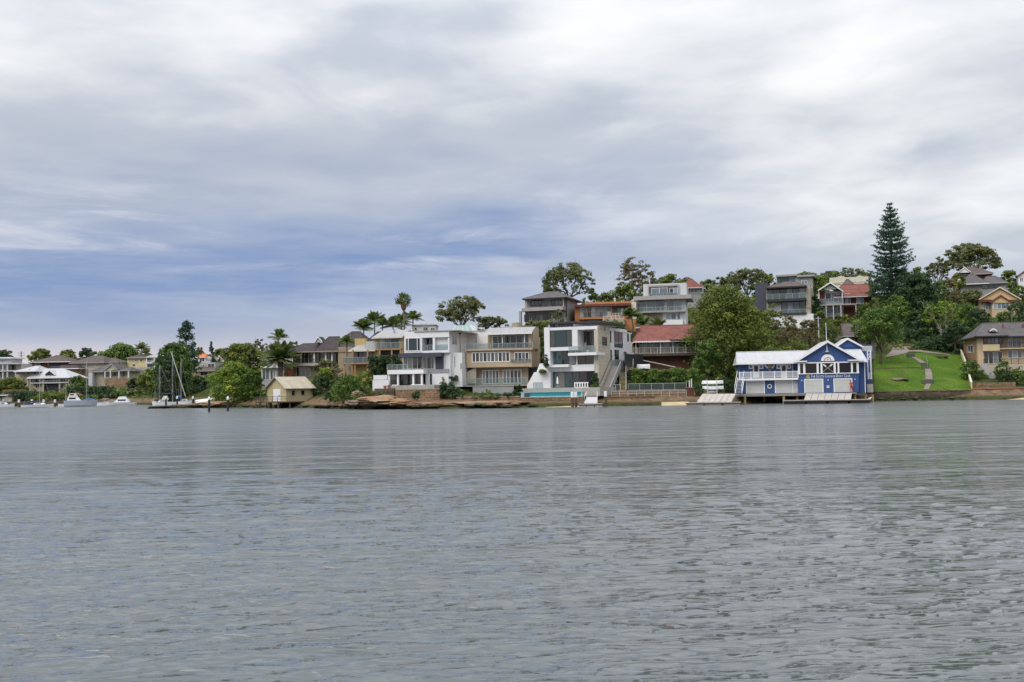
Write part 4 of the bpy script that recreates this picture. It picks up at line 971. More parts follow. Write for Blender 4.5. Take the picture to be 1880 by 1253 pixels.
q = b.side(118, 1070, 0)[1], b.side(186, 1070, 0)[1]
dr = MB().box((-.12, q[0], .05), (-.06, q[1], 2.35)).build('door', M['white_paint'], b.e); MB().box((-.17, q[0]*.1+q[1]*.9, 1.0), (-.121, q[0]*.2+q[1]*.8, 1.2)).build('handle', M['dark_metal'], dr)
b.win(286, 322, 1028, 1080, 0, 1, 1, 'weatherboard_shade', 'glass_black', .07); b.win(377, 413, 1026, 1076, 0, 1, 1, 'weatherboard_shade', 'glass_black', .07)
MB().box((-1.9, -.1, -.18), (uB+.1, dB+.3, -.004)).build('floor', M['pile_timber'], b.e)
ra = MB(); ra.tube([(-1.8, 0, .95), (-1.8, dB+.2, .95)], .045, 5); ra.tube([(-1.8, 0, .5), (-1.8, dB+.2, .5)], .035, 5); ra.tube([(-1.8, 0, .95), (0, 0, .95)], .04, 5); ra.tube([(-1.8, 0, .5), (0, 0, .5)], .03, 5)
for i in range(5): ra.tube([(-1.8, dB*i/4, 0), (-1.8, dB*i/4, .95)], .05, 5)
ra.build('balustrade', M['dark_metal'], b.e)
for i in range(4):
    for j in range(3):
        x, y = -1.6+(uB+1.5)*i/3, .1+(dB-.1)*j/2; MB().tube([(x, y, -.15), (x, y, -2.6)], .14, 7).build('stilt', M['pile_timber'], b.e)

# ================================================================ red tiled house
b = B('red_tiled_house', 'brick house with orange-red tiled roof and a white-posted veranda beside the big tree', 'house', 'G', 250, 690, 180.0, -4)
b.box('wall', 250, 1000, 372, 530, 2.2, 11, 'brick_red'); b.win(285, 470, 380, 528, 2.18, 4, 1, 'white_paint', 'glass_curtain'); b.win(470, 700, 380, 526, 2.18, 4, 1, 'white_paint', ['glass_dark', 'glass_dark', 'glass_curtain', 'glass_curtain']); b.win(705, 860, 378, 524, 2.18, 2, 1, 'brick_red', 'glass_dark')
b.box('lower_wall', 205, 1010, 552, 706, 1.4, 11, 'brick_red', down=1.5); b.box('veranda_floor', 200, 990, 520, 552, -0.1, 2.2, 'roof_brown')
for X in (248, 546, 697, 850, 970): b.box('post', X-4, X+4, 372, 520, -.05, .05, 'white_paint')
b.rail(190, 985, 448, 524, 0.0, 10, 'bars', 'cream_trim')
rf = b.hip(222, 1090, 368, 0, -0.7, 11.5, 0.13, 0.92, 'roof_red', zr=b.at(600, 183, 5.4)[2], fascia=0.24)
b.hip(660, 1010, 352, 0, -1.2, 8.5, 0.45, 0.9, 'roof_red', zr=b.at(830, 258, 1.7)[2], ridge_along='d', name='porch_roof', fascia=0.0)
ch = b.box('chimney', 250, 290, 218, 350, 3.0, 4.0, 'brick_red', down=1); b.box('chimney_cap', 246, 294, 204, 218, 2.9, 4.1, 'pale_grey', parent=ch)
MB().tube([b.at(215, 582, .6), b.at(727, 690, -1.0)], .09, 6).build('handrail', M['pale_grey'], b.e)
# ================================================================ houses higher up the slope
b = B('hip_roof_house', 'grey-brown two-storey house with shallow hip roof and rounded balcony on the skyline', 'house', 'M', 245, 1010, 216.0, -18)
uR = b.at(785, 800, 0)[0]
b.box('wall', 245, 785, 700, 1015, 0.6, 11, 'mauve_grey', down=4); b.win(320, 470, 735, 808, .58, 3, 1, 'dark_metal', 'glass_dark'); b.win(592, 742, 735, 800, .58, 3, 1, 'dark_metal', 'glass_dark')
for X in (255, 268, 752): b.box('column', X-5, X+5, 705, 830, -1.2, -.9, 'beige_render')
P = [(b.at(190, 835, -1.2)[0]+.0, 0.6), (b.at(190, 835, -1.2)[0], -.6), (b.at(225, 835, -1.2)[0], -1.3), (b.at(280, 835, -1.2)[0], -1.6), (b.at(755, 835, -1.2)[0], -1.6), (b.at(760, 835, -1.2)[0], 0.6)]
z0, z1 = b.at(470, 872, -1.6)[2], b.at(470, 825, -1.6)[2]
MB().prism([(x, d, z0) for x, d in P], (0, 0, z1-z0)).build('balcony', M['mauve_grey'], b.e)
b.win(235, 322, 925, 1020, .55, 3, 1, 'dark_metal', 'glass_dark'); b.win(342, 588, 918, 1002, .58, 5, 1, 'dark_metal', 'glass_dark')
b.box('pier', 165, 195, 880, 1035, -.2, .4, 'mauve_grey', down=2); b.box('gutter_box', 785, 800, 700, 985, .5, .6, 'dark_metal')
b.hip(208, 800, 702, 0, -1.7, 12.5, 0.36, 0.62, 'roof_grey', zr=b.at(560, 622, 5)[2], fm='charcoal')
for X in (335, 435, 512, 612, 715): b.box('balcony_pot', X-7, X+7, 795, 826, -1.3, -.9, 'charcoal')

b = B('orange_house', 'flat-roofed house with orange panels and a long row of windows above the pergola', 'house', 'M', 905, 985, 215.0, -9)
b.box('wall', 905, 1720, 808, 985, 0.4, 9, 'orange_paint', down=3); b.box('roof', 900, 1655, 783, 812, -.6, 9, 'roof_rust'); b.box('roof_upstand', 1038, 1655, 755, 783, .6, 9, 'orange_paint')
b.win(968, 1388, 815, 962, .38, 8, 2, 'timber_orange', ['glass_curtain', 'glass_curtain', 'glass_dark', 'glass_curtain', 'glass_sky', 'glass_curtain', 'glass_sky', 'glass_curtain'])
b.box('recess_shade', 1402, 1650, 818, 940, .35, .4, 'charcoal'); b.win(1465, 1560, 836, 935, .33, 2, 1, 'dark_metal', 'glass_curtain'); b.rail(1405, 1565, 905, 945, -.3, 4, 'bars', 'cream_trim')  # dark panel on the wall: the opening's shade put into the colour
b.box('terrace', 1278, 1562, 985, 1050, -2.6, .4, 'beige_render', down=2); b.rail(1282, 1558, 942, 988, -2.5, 5, 'bars', 'white_paint'); b.box('balcony', 955, 1290, 965, 985, -.5, .4, 'orange_paint')
b.box('end_wall', 1655, 1722, 760, 860, .35, 7, 'cream_trim', down=2); ch = b.box('flue', 1426, 1448, 702, 780, 3, 3.5, 'pale_grey')
b.win(1080, 1240, 990, 1020, .36, 2, 1, 'dark_metal', 'glass_dark')

b = B('glass_fronted_house', 'pale grey flat-roofed modern house with wide sky-reflecting glazing and boxed top storey', 'house', 'L', 255, 935, 216.0, -13)
b.box('top_storey', 330, 845, 460, 608, 1.2, 9, 'corrugated'); fr = b.box('top_frame', 385, 752, 475, 600, .7, 1.2, 'mauve_grey')
b.box('top_shade', 400, 740, 495, 600, .66, .7, 'charcoal'); b.win(424, 622, 512, 602, .64, 2, 1, 'white_paint', ['glass_sky', 'glass_sky']); b.win(640, 740, 512, 602, .64, 2, 1, 'white_paint', ['glass_dark', 'glass_sky']); b.rail(402, 742, 572, 604, .3, 4)  # flat dark sheet paints the shade inside the frame
b.box('roof_slab', 212, 905, 602, 648, -1.8, 9, 'mauve_grey'); b.box('wall', 255, 835, 648, 905, .4, 9, 'white_render', down=3)
b.win(262, 585, 652, 788, .38, 3, 1, 'white_paint', ['glass_sky'], .1); b.win(605, 790, 655, 785, .38, 2, 1, 'white_paint', 'glass_sky', .1)
b.box('balcony', 245, 830, 786, 802, -1.4, .4, 'mauve_grey'); b.rail(250, 826, 738, 786, -1.35, 6)
b.win(598, 724, 806, 892, .38, 2, 1, 'white_paint', 'glass_sky', .1); b.win(734, 772, 806, 890, .38, 1, 1, 'white_paint', 'glass_sky', .08)
b.box('lower_wall', 250, 560, 803, 930, .2, .4, 'beige_render', down=3); b.box('terrace', 560, 800, 893, 940, -1.5, .2, 'white_render', down=2); b.box('mast', 402, 411, 395, 462, 3, 3.15, 'pale_grey')

b = B('brown_hip_house', 'small house with brown hip roof peeping over behind the boxed top storey', 'house', 'L', 850, 560, 245.0, -10)
b.box('wall', 840, 1050, 500, 600, .5, 9, 'grey_render', down=4); b.win(890, 980, 520, 570, .48, 2, 1, 'white_paint', 'glass_dark'); b.win(995, 1040, 515, 570, .48, 1, 1, 'white_paint', 'glass_sky'); b.hip(795, 1030, 505, 405, -.6, 9.5, .3, .5, 'roof_rust', fm='pale_grey')
b.hip(990, 1070, 515, 470, 2, 8, .3, .6, 'roof_rust', name='rear_roof', fm='pale_grey')

b = B('balcony_house', 'dark-framed two-level house with full-width glass balconies and low hip roof', 'house', 'K', 200, 780, 220.0, -21)
b.box('wall', 195, 775, 410, 700, 1.2, 10, 'beige_render', down=5); b.win(200, 716, 432, 572, 1.18, 6, 1, 'charcoal', ['glass_sky', 'glass_dark', 'glass_curtain', 'glass_curtain', 'glass_sky', 'glass_curtain'], .1)
b.box('balcony', 190, 722, 572, 602, -.6, 1.2, 'charcoal'); b.rail(195, 720, 502, 572, -.55, 6); b.win(390, 720, 606, 760, 1.18, 4, 1, 'charcoal', ['glass_curtain', 'glass_sky', 'glass_sky', 'glass_curtain'], .1)
b.box('lower_wall', 240, 392, 606, 782, .6, 1.2, 'grey_render'); b.box('balcony', 235, 725, 760, 780, -.6, 1.2, 'charcoal'); b.rail(400, 722, 710, 760, -.55, 4, g='rail_glass_grey')
b.box('base', 240, 822, 780, 862, -.2, 8, 'white_render', down=5); b.box('left_wing', 42, 190, 362, 480, 2, 9, 'slate', down=5); b.hip(182, 722, 405, 0, -1.0, 10.5, .4, .6, 'roof_brown', zr=b.at(430, 342, 4)[2], fm='charcoal', fascia=.3)
uR = b.at(775, 500, 1.2)[0]; b.box('side_panel', 720, 782, 420, 690, 1.0, 1.19, 'beige_render')

b = B('teal_panel_house', 'flat-roofed house with teal glass panel behind the low hip roof', 'house', 'K', 330, 400, 250.0, -21)
b.box('wall', 330, 800, 272, 410, .3, 8, 'pale_grey', down=6); b.box('roof', 318, 602, 248, 272, -.6, 8, 'mauve_grey'); b.box('roof', 603, 832, 252, 276, -.6, 8, 'mauve_grey')
b.win(338, 578, 276, 358, .28, 3, 1, 'teal_panel', 'glass_teal'); b.box('wall_panel', 582, 790, 278, 400, .1, .3, 'grey_render'); b.win(660, 740, 330, 380, .08, 2, 1, 'white_paint', 'glass_sky')

b = B('red_gable_house', 'house with red tiled roof and white-trimmed gable over a glazed veranda', 'house', 'K', 895, 640, 224.0, -13)
b.box('wall', 895, 1215, 470, 645, 1.6, 9, 'white_render'); b.box('brick_pier', 892, 970, 470, 640, .8, 1.6, 'brick_red'); b.win(980, 1205, 490, 600, 1.58, 3, 1, 'white_paint', ['glass_dark', 'glass_sky', 'glass_sky'])
b.box('veranda_floor', 892, 1392, 640, 656, -.4, 1.6, 'mauve_grey'); b.rail(898, 1215, 570, 640, -.35, 5, g='rail_glass_grey')
for X in (895, 1203): b.box('post', X-5, X+5, 470, 640, -.35, -.2, 'white_paint')
for X in (990, 1085, 1185, 1385): b.box('post', X-4, X+4, 656, 790, -.35, -.2, 'white_paint', down=1)
b.gable_d(878, 466, 1040, 362, 1215, 478, -.2, 8, 'roof_brown', name='gable_roof', over=.5, th=.14)
g = b.poly('gable_trim', [(945, 446), (1042, 388), (1148, 442)], .2, .3, 'white_paint')
for (xa, ya, xb, yb) in ((1042, 388, 1042, 442), (1042, 442, 985, 420), (1042, 442, 1100, 418)): MB().tube([b.at(xa, ya, .12), b.at(xb, yb, .12)], .05, 4).build('gable_strut', M['grey_render'], g)
b.box('right_wall', 1215, 1592, 490, 660, 2.2, 10, 'brick_red', down=3); b.win(1235, 1312, 498, 640, 2.18, 2, 1, 'white_paint', ['glass_sky', 'glass_dark'], .12); b.win(1390, 1490, 560, 640, 2.18, 2, 1, 'white_paint', 'glass_sky')
b.hip(1090, 1600, 538, 0, .6, 13, .28, .98, 'roof_red', zr=b.at(1400, 378, 6.8)[2], fm='pale_grey'); b.hip(1150, 1470, 470, 0, 5.0, 16, .45, .55, 'roof_brown', zr=b.at(1310, 310, 10)[2], name='rear_roof', fm='pale_grey')
b.box('lower_wall', 980, 1322, 662, 790, 2.4, 9, 'pale_grey', down=4); b.win(985, 1210, 670, 765, 2.38, 3, 1, 'white_paint', ['glass_sky', 'glass_dark', 'glass_sky']); b.win(1225, 1318, 668, 765, 2.38, 1, 1, 'white_paint', 'glass_sky')

b = B('parapet_building', 'cream building with two curved parapet peaks on the skyline behind the red roof', 'building', 'K', 1035, 375, 262.0, -17)
P = [(1035, 380), (1035, 292), (1120, 288), (1160, 272), (1185, 265), (1212, 271), (1250, 285), (1385, 280), (1410, 266), (1432, 258), (1456, 265), (1490, 276), (1550, 272), (1550, 380)]
b.poly('wall', P, 0, 8, 'cream_trim'); b.box('wall_base', 1036, 1549, 380, 470, .1, 8, 'cream_trim', down=3); b.box('string_course', 1033, 1552, 345, 352, -.1, 0, 'cream_trim'); b.win(1490, 1535, 350, 380, -.01, 1, 1, 'white_paint', 'glass_sky')
b = B('grey_garage', 'low grey garage with brown tiled roof behind the boat house', 'garage', 'K', 1225, 1190, 182.0, -14)
b.box('wall', 1225, 1640, 1050, 1195, .5, 7, 'grey_render', down=3); b.hip(1210, 1660, 1056, 895, -.5, 7.5, .02, .98, 'roof_brown', fm='mauve_grey'); b.win(1290, 1590, 1085, 1190, .48, 4, 1, 'grey_render', 'glass_dark', .12)
b = B('small_white_house', 'small white flat house seen between the palms and the white terrace house roof', 'house', 'N', 690, 510, 235.0, 0)
b.box('wall', 690, 940, 455, 520, 0, 8, 'white_render', down=6); b.box('roof', 683, 945, 446, 456, -.3, 8, 'pale_grey'); b.win(708, 738, 478, 508, -.01, 1, 1, 'white_paint', 'glass_dark'); b.win(804, 856, 476, 512, -.01, 2, 1, 'white_paint', 'glass_dark'); b.win(884, 928, 482, 510, -.01, 2, 1, 'white_paint', 'glass_dark')
b.box('roof_box', 765, 830, 436, 447, 1, 3, 'pale_grey')
b = B('water_tank', 'round pale concrete tank beside the rounded-balcony house', 'tank', 'M', 70, 1090, 205.0, 0)
r_ = (b.at(190, 1060, 0)[0]-b.at(68, 1060, 0)[0])/2; c = b.at(129, 1085, 0); zt = b.at(129, 1040, 0)[2]
MB().lathe([(r_, c[2]-5), (r_, zt), (r_*1.03, zt), (r_*1.03, zt+.15), (r_*.1, zt+.3)], 20, (c[0], r_, 0)).build('drum', M['beige_render'], b.e, smooth=False)

# ---------------------------------------------------------------- right-hand side
b = B('apricot_house', 'apricot two-storey house with grey tiled roof and balconies beside the lawn', 'house', 'I', 1330, 700, 172.0, -14)
uL = b.at(1330, 540, 0)[0]
b.box('wall', 1330, 2150, 372, 712, 1.2, 10, 'apricot', down=2); b.box('corner_pier', 1328, 1398, 368, 712, .2, 1.2, 'apricot', down=2)
b.win(1396, 1622, 368, 468, .6, 5, 1, 'dark_metal', ['glass_dark', 'glass_sky', 'glass_sky', 'glass_sky', 'glass_dark']); b.box('bay_parapet', 1390, 1592, 474, 548, -.2, 1.2, 'pale_yellow'); b.box('bay_ceiling', 1396, 1625, 468, 474, .2, 1.2, 'apricot')
b.win(1400, 1626, 555, 702, 1.18, 4, 1, 'white_paint', ['glass_curtain', 'glass_dark', 'glass_sky', 'glass_dark'])
b.box('balcony', 1592, 2150, 508, 522, -.3, 1.2, 'apricot'); b.rail(1596, 2150, 440, 508, -.25, 8, 'bars', 'dark_metal'); b.win(1685, 1848, 372, 506, 1.18, 3, 1, 'white_paint', ['glass_curtain', 'glass_dark', 'glass_sky']); b.win(1685, 1858, 540, 636, 1.18, 3, 1, 'white_paint', 'glass_sky')
b.win(1900, 2060, 372, 506, 1.18, 3, 1, 'white_paint', 'glass_sky'); b.win(1900, 2060, 540, 640, 1.18, 3, 1, 'white_paint', 'glass_sky')
b.box('terrace', 1395, 2150, 706, 718, -1.2, 1.2, 'beige_render', down=1); b.rail(1400, 2150, 640, 706, -1.15, 9, 'bars', 'dark_metal')
dE = b.side(1165, 560, uL)[1]
MB().box((uL-.02, 1.25, b.at(1330, 712, 0)[2]-2), (uL+2, max(dE, 5), b.at(1330, 385, 0)[2])).build('side_wall', M['brick_tan'], b.e)
b.swin(1215, 1278, 482, 570, uL-.03, 2, 1, 'white_paint', 'glass_sky', sgn=-1)
b.hip(1272, 2200, 372, 0, -.6, 11, .22, .8, 'roof_grey', zr=b.at(1700, 212, 5.2)[2], fm='dark_metal'); b.hip(1300, 1690, 366, 0, -1.1, 7, .55, .95, 'roof_grey', zr=b.at(1510, 290, 1.5)[2], ridge_along='d', name='porch_roof', fm='dark_metal')
b.gable_d(1470, 312, 1515, 284, 1560, 312, .4, 3, 'roof_grey', name='gablet', over=.1, th=.06, wall='cream_trim')
for X in (1632, 1870): b.box('roof_vent', X-9, X+9, 232, 262, 2.6, 3.0, 'sign_red')
ant = MB(); p = b.at(1738, 215, 5.2); ant.tube([p, p+(0, 0, 2.0)], .03, 4); ant.tube([p+(-.6, 0, 1.9), p+(.6, 0, 1.9)], .025, 4); ant.build('aerial', M['steel'], b.e)
P = [b.side(X, Y, uL+.9) for X, Y in ((1360, 640), (1490, 850), (1490, 900), (1360, 700))]
for i in range(9):
    p, q = b.at(1385, 700, -1.3), b.at(1500, 850, -5.5); r_ = p+(q-p)*(i+.5)/9; MB().box((r_[0]-.6, r_[1]-.3, r_[2]-.5), (r_[0]+.6, r_[1]+.3, r_[2]+.05)).build('step', M['mauve_grey'], b.e)

b = B('yellow_gable_house', 'cream and yellow battened gable house with red eaves high on the right', 'house', 'J', 1160, 1005, 228.0, -17)
b.box('wall', 1165, 1500, 920, 1010, 1.0, 8, 'apricot', down=4); b.gable_d(1140, 918, 1326, 812, 1515, 918, .4, 9, 'roof_rust', over=.5, th=.12, trim='cream_trim', wall='batten')
b.gable_d(1240, 944, 1336, 882, 1432, 944, -1.6, 1.0, 'roof_rust', name='porch_roof', over=.3, th=.12, trim='sign_red', wall='batten'); b.box('eave', 1150, 1245, 918, 938, -.4, 1.0, 'roof_rust'); b.box('eave', 1432, 1510, 918, 938, -.4, 1.0, 'roof_rust')
b.box('porch_wall', 1258, 1424, 944, 1008, -1.3, 1.0, 'apricot', down=2); b.win(1270, 1412, 948, 1000, -1.32, 4, 1, 'white_paint', 'glass_sky'); b.win(1180, 1245, 950, 1008, .98, 3, 1, 'white_paint', 'glass_sky')

b = B('hilltop_house', 'brown-roofed house on the hilltop with a small half-timbered gable', 'house', 'J', 930, 760, 266.0, -20)
b.box('wall', 930, 1250, 685, 770, 1, 9, 'brick_red', down=5); b.win(968, 1056, 694, 740, .98, 3, 1, 'white_paint', 'glass_sky', .12); b.hip(918, 1272, 690, 0, 0, 10, .35, .55, 'roof_brown', zr=b.at(1100, 626, 5)[2], fm='mauve_grey')
b.gable_d(955, 680, 1015, 636, 1072, 676, -.8, 2, 'roof_brown', name='gablet', over=.2, th=.1, wall='white_paint'); b.box('balcony', 940, 1010, 735, 758, -.4, 1, 'white_paint')
b = B('slate_hip_house', 'house with broad grey hip roof just below the hilltop house', 'house', 'J', 975, 830, 258.0, -19)
b.box('wall', 985, 1385, 770, 850, 1, 9, 'grey_render', down=5); b.hip(965, 1230, 775, 0, -.4, 9, .45, .55, 'roof_grey', zr=b.at(1120, 688, 4.2)[2], fm='white_paint'); b.hip(1150, 1400, 768, 0, .2, 10, .35, .65, 'roof_grey', zr=b.at(1290, 708, 5)[2], name='side_roof', fm='mauve_grey'); b.win(1170, 1330, 778, 820, .98, 3, 1, 'charcoal', 'glass_dark')
b = B('white_gable_cottage', 'white cottage with red-trimmed gable at the right edge of the skyline', 'cottage', 'J', 1490, 770, 262.0, -22)
b.box('wall', 1492, 1640, 710, 775, .4, 8, 'white_render', down=5); b.gable_d(1482, 712, 1545, 668, 1640, 712, .3, 8, 'roof_rust', over=.4, th=.12, trim='sign_red', wall='white_paint'); b.win(1505, 1535, 722, 755, .38, 2, 1, 'white_paint', 'glass_dark')

# ================================================================ houses across the bay on the far left
b = B('flat_roof_house', 'pale flat-roofed house with columns cut by the left edge', 'house', 'A', 0, 750, 322.0, 0)
b.box('wall', -120, 140, 548, 612, 1.5, 9, 'pale_grey'); b.win(0, 62, 555, 598, 1.48, 3, 1, 'white_paint', 'glass_sky', .12); b.box('roof', -130, 152, 530, 548, .5, 9.5, 'white_paint'); b.box('wall', -120, 270, 615, 760, 2.5, 10, 'mauve_grey', down=4)
b.box('balcony', -125, 240, 606, 620, .2, 2.5, 'pale_grey'); b.win(-60, 80, 632, 690, 2.48, 4, 1, 'white_paint', 'glass_dark', .12); b.win(105, 200, 632, 690, 2.48, 2, 1, 'dark_metal', 'glass_dark', .12)
for X in (35, 92): b.box('column', X-8, X+8, 620, 760, .4, .9, 'pale_grey', down=2)
b.box('balcony', -125, 190, 700, 714, .2, 2.5, 'pale_grey')

b = B('white_roof_house', 'two-storey house with bright white hip roofs above the moored boats', 'house', 'A', 340, 930, 318.0, -4)
b.box('wall', 190, 420, 705, 900, 2.5, 11, 'beige_render', down=3); b.box('wall', 395, 890, 795, 930, 1.5, 10, 'beige_render', down=3)
b.hip(175, 460, 708, 0, 0, 12, .5, .75, 'roof_white', zr=b.at(345, 645, 6)[2]); b.hip(340, 908, 792, 0, 0, 11.5, .16, .62, 'roof_white', zr=b.at(560, 680, 5.7)[2], name='front_roof')
b.gable_d(345, 712, 385, 680, 425, 712, 1.5, 5, 'roof_white', name='gablet', over=.2, th=.1, wall='charcoal'); b.gable_d(570, 752, 640, 702, 712, 760, 1.2, 5, 'roof_white', name='gablet', over=.3, th=.12, wall='charcoal')
b.win(400, 495, 798, 852, 1.48, 3, 1, 'dark_metal', 'glass_dark'); b.win(575, 755, 800, 852, 1.48, 4, 1, 'dark_metal', 'glass_dark'); b.win(820, 888, 798, 848, 1.48, 2, 1, 'dark_metal', 'glass_dark'); b.box('balcony', 392, 892, 852, 864, .3, 1.5, 'pale_grey')
b.rail(565, 760, 822, 854, .35, 5, g='rail_glass_grey'); b.box('recess_shade', 565, 755, 870, 935, 1.4, 1.5, 'charcoal', down=1); b.win(455, 500, 876, 925, 1.48, 2, 1, 'white_paint', 'glass_dark'); b.win(770, 850, 878, 925, 1.48, 2, 1, 'white_paint', 'glass_dark')  # dark sheet on the wall paints the shade below the balcony
for X in (355, 550, 760, 880): b.box('column', X-9, X+9, 795, 930, .5, .9, 'beige_render', down=2)
b.win(205, 270, 712, 745, 2.48, 2, 1, 'dark_metal', 'glass_dark'); b.win(300, 400, 712, 742, 2.48, 2, 1, 'dark_metal', 'glass_dark')

b = B('brick_hip_house', 'brick house with broad grey hip roof behind the white-roofed house', 'house', 'A', 400, 660, 345.0, -2)
b.box('wall', 395, 880, 590, 680, 1.2, 11, 'brick_red', down=5); b.hip(385, 895, 588, 0, 0, 12, .45, .6, 'roof_brown', zr=b.at(650, 510, 6)[2]); b.win(605, 660, 596, 640, 1.18, 2, 1, 'dark_metal', 'glass_dark'); b.win(700, 780, 596, 640, 1.18, 2, 1, 'dark_metal', 'glass_dark'); b.win(430, 520, 600, 640, 1.18, 2, 1, 'dark_metal', 'glass_dark')
b = B('solar_roof_house', 'brick house with low dark roof between the white and tan hip roofs', 'house', 'A', 600, 740, 333.0, -2)
b.box('wall', 590, 985, 672, 780, 1.5, 9, 'brick_tan', down=4); b.hip(590, 1005, 674, 0, 0, 10, .25, .75, 'roof_dark', zr=b.at(780, 634, 5)[2]); b.win(770, 880, 685, 740, 1.48, 2, 1, 'dark_metal', 'glass_dark'); b.win(640, 740, 685, 735, 1.48, 2, 1, 'dark_metal', 'glass_dark'); b.box('solar_panel', 640, 760, 642, 662, 1.2, 1.35, 'slate')
b = B('tan_hip_house', 'tall tan house with grey-brown hip roofs uphill from the white-roofed house', 'house', 'A', 940, 760, 338.0, -6)
b.box('wall', 905, 1320, 600, 780, 1, 12, 'beige_render', down=5); b.hip(880, 1330, 600, 0, 0, 14, .35, .7, 'roof_brown', zr=b.at(1150, 515, 7)[2], fm='mauve_grey'); b.hip(1250, 1520, 592, 0, 4, 14, .2, .5, 'roof_brown', zr=b.at(1330, 545, 9)[2], name='side_roof', fm='mauve_grey'); b.box('side_wing', 1320, 1510, 595, 700, 5, 13, 'mauve_grey', down=4); b.win(1180, 1215, 600, 645, .98, 1, 1, 'white_paint', 'glass_sky'); b.win(1415, 1450, 602, 635, 4.98, 1, 1, 'white_paint', 'glass_dark'); b.win(990, 1040, 640, 690, .98, 1, 1, 'white_paint', 'glass_dark')
b = B('gabled_bay_house', 'stone-coloured house with gabled front, glazed bays and terraced walls', 'house', 'A', 1150, 860, 322.0, -6)
b.box('wall', 1180, 1640, 705, 860, 1, 11, 'beige_render', down=4); b.hip(1140, 1560, 712, 0, -.3, 13, .3, .55, 'roof_grey', zr=b.at(1350, 612, 6)[2], fm='mauve_grey'); b.gable_d(1320, 712, 1430, 622, 1510, 690, -.4, 8, 'roof_grey', name='gable_roof', over=.3, th=.15, trim='mauve_grey', wall='beige_render'); b.hip(1480, 1660, 700, 664, -.6, 9, .3, .7, 'roof_grey', name='side_roof', fm='mauve_grey')
b.win(1322, 1392, 706, 778, .98, 2, 1, 'beige_render', 'glass_dark'); b.win(1425, 1500, 700, 772, .98, 2, 1, 'beige_render', 'glass_dark'); b.win(1545, 1610, 700, 775, .98, 2, 1, 'beige_render', 'glass_dark'); b.win(1200, 1240, 725, 760, .98, 1, 1, 'white_paint', 'glass_dark'); b.box('terrace_wall', 1340, 1760, 802, 870, -2.5, -2, 'stone_wall', down=3); b.box('porch', 1130, 1180, 735, 830, -1, 1, 'pale_grey', down=2)
for X in (1340, 1410, 1520, 1640): b.box('column', X-8, X+8, 700, 800, -.6, -.2, 'pale_grey')
b = B('pale_yellow_house', 'pale yellow two-storey house with brown roof behind the far lawn', 'house', 'B', 0, 660, 345.0, -6)
b.box('wall', -45, 195, 535, 660, .8, 10, 'pale_yellow', down=4); b.box('wall', 196, 400, 530, 660, 1.6, 10, 'cream_trim', down=4); b.hip(-60, 240, 535, 0, 0, 11, .2, .8, 'roof_brown', zr=b.at(80, 498, 5)[2], fm='mauve_grey'); b.hip(195, 420, 525, 0, .2, 11, .3, .75, 'roof_metal', zr=b.at(300, 478, 5)[2], name='side_roof', fm='white_paint')
for X in (55, 120): b.win(X, X+28, 545, 585, .78, 1, 1, 'white_paint', 'glass_dark')
b.win(215, 265, 545, 600, 1.58, 2, 1, 'white_paint', 'glass_dark'); b.win(215, 275, 620, 662, 1.58, 2, 1, 'white_paint', 'glass_dark'); b.win(20, 60, 615, 650, .78, 1, 1, 'white_paint', 'glass_dark'); b.box('balcony', 190, 360, 598, 610, .2, 1.6, 'white_paint'); b.rail(195, 355, 575, 598, .3, 5, 'bars', 'white_paint')
for X in (200, 300): b.box('column', X-5, X+5, 535, 680, .3, .6, 'white_paint')
b.box('garden_wall', 85, 290, 660, 690, -2.5, -2.2, 'mauve_grey', down=2)
b = B('stepped_house', 'stepped mauve house with orange tile patch behind the tall bunya pine', 'house', 'B', 730, 850, 312.0, -4)
b.box('wall', 780, 1085, 600, 680, 3, 11, 'mauve_grey', down=4); b.box('upper_wall', 850, 1022, 525, 602, 5, 11, 'pale_grey'); b.hip(835, 960, 528, 488, 4.5, 11, .3, .7, 'roof_orange'); b.win(880, 945, 535, 588, 4.98, 2, 1, 'white_paint', 'glass_dark'); b.win(955, 1015, 540, 585, 4.98, 1, 1, 'white_paint', 'glass_sky'); b.win(900, 945, 622, 655, 2.98, 2, 1, 'white_paint', 'glass_dark'); b.win(985, 1070, 610, 655, 2.98, 2, 1, 'white_paint', 'glass_dark')
b.hip(815, 1080, 702, 656, -.2, 6, .2, .75, 'roof_brown', name='front_roof', fm='mauve_grey'); b.box('front_wall', 740, 1075, 700, 850, .6, 5, 'tan_dark', down=4); b.win(890, 985, 710, 765, .58, 2, 1, 'mauve_grey', 'glass_black'); b.win(1000, 1060, 710, 765, .58, 2, 1, 'mauve_grey', 'glass_black'); b.box('front_room', 700, 880, 770, 860, -.4, .6, 'apricot', down=3); b.box('side_tower', 900, 1010, 770, 870, -.3, .6, 'mauve_grey', down=3)
b = B('quay_shed', 'small beige shed with white door on the quay at the left edge', 'shed', 'A', 0, 1110, 296.0, 0)
b.box('wall', -60, 150, 1010, 1125, 0, 5, 'beige_render', down=1.5); b.hip(-70, 158, 1012, 1000, -.3, 5.3, .1, .9, 'roof_grey'); b.box('door', 0, 55, 1045, 1115, -.06, 0, 'white_paint')
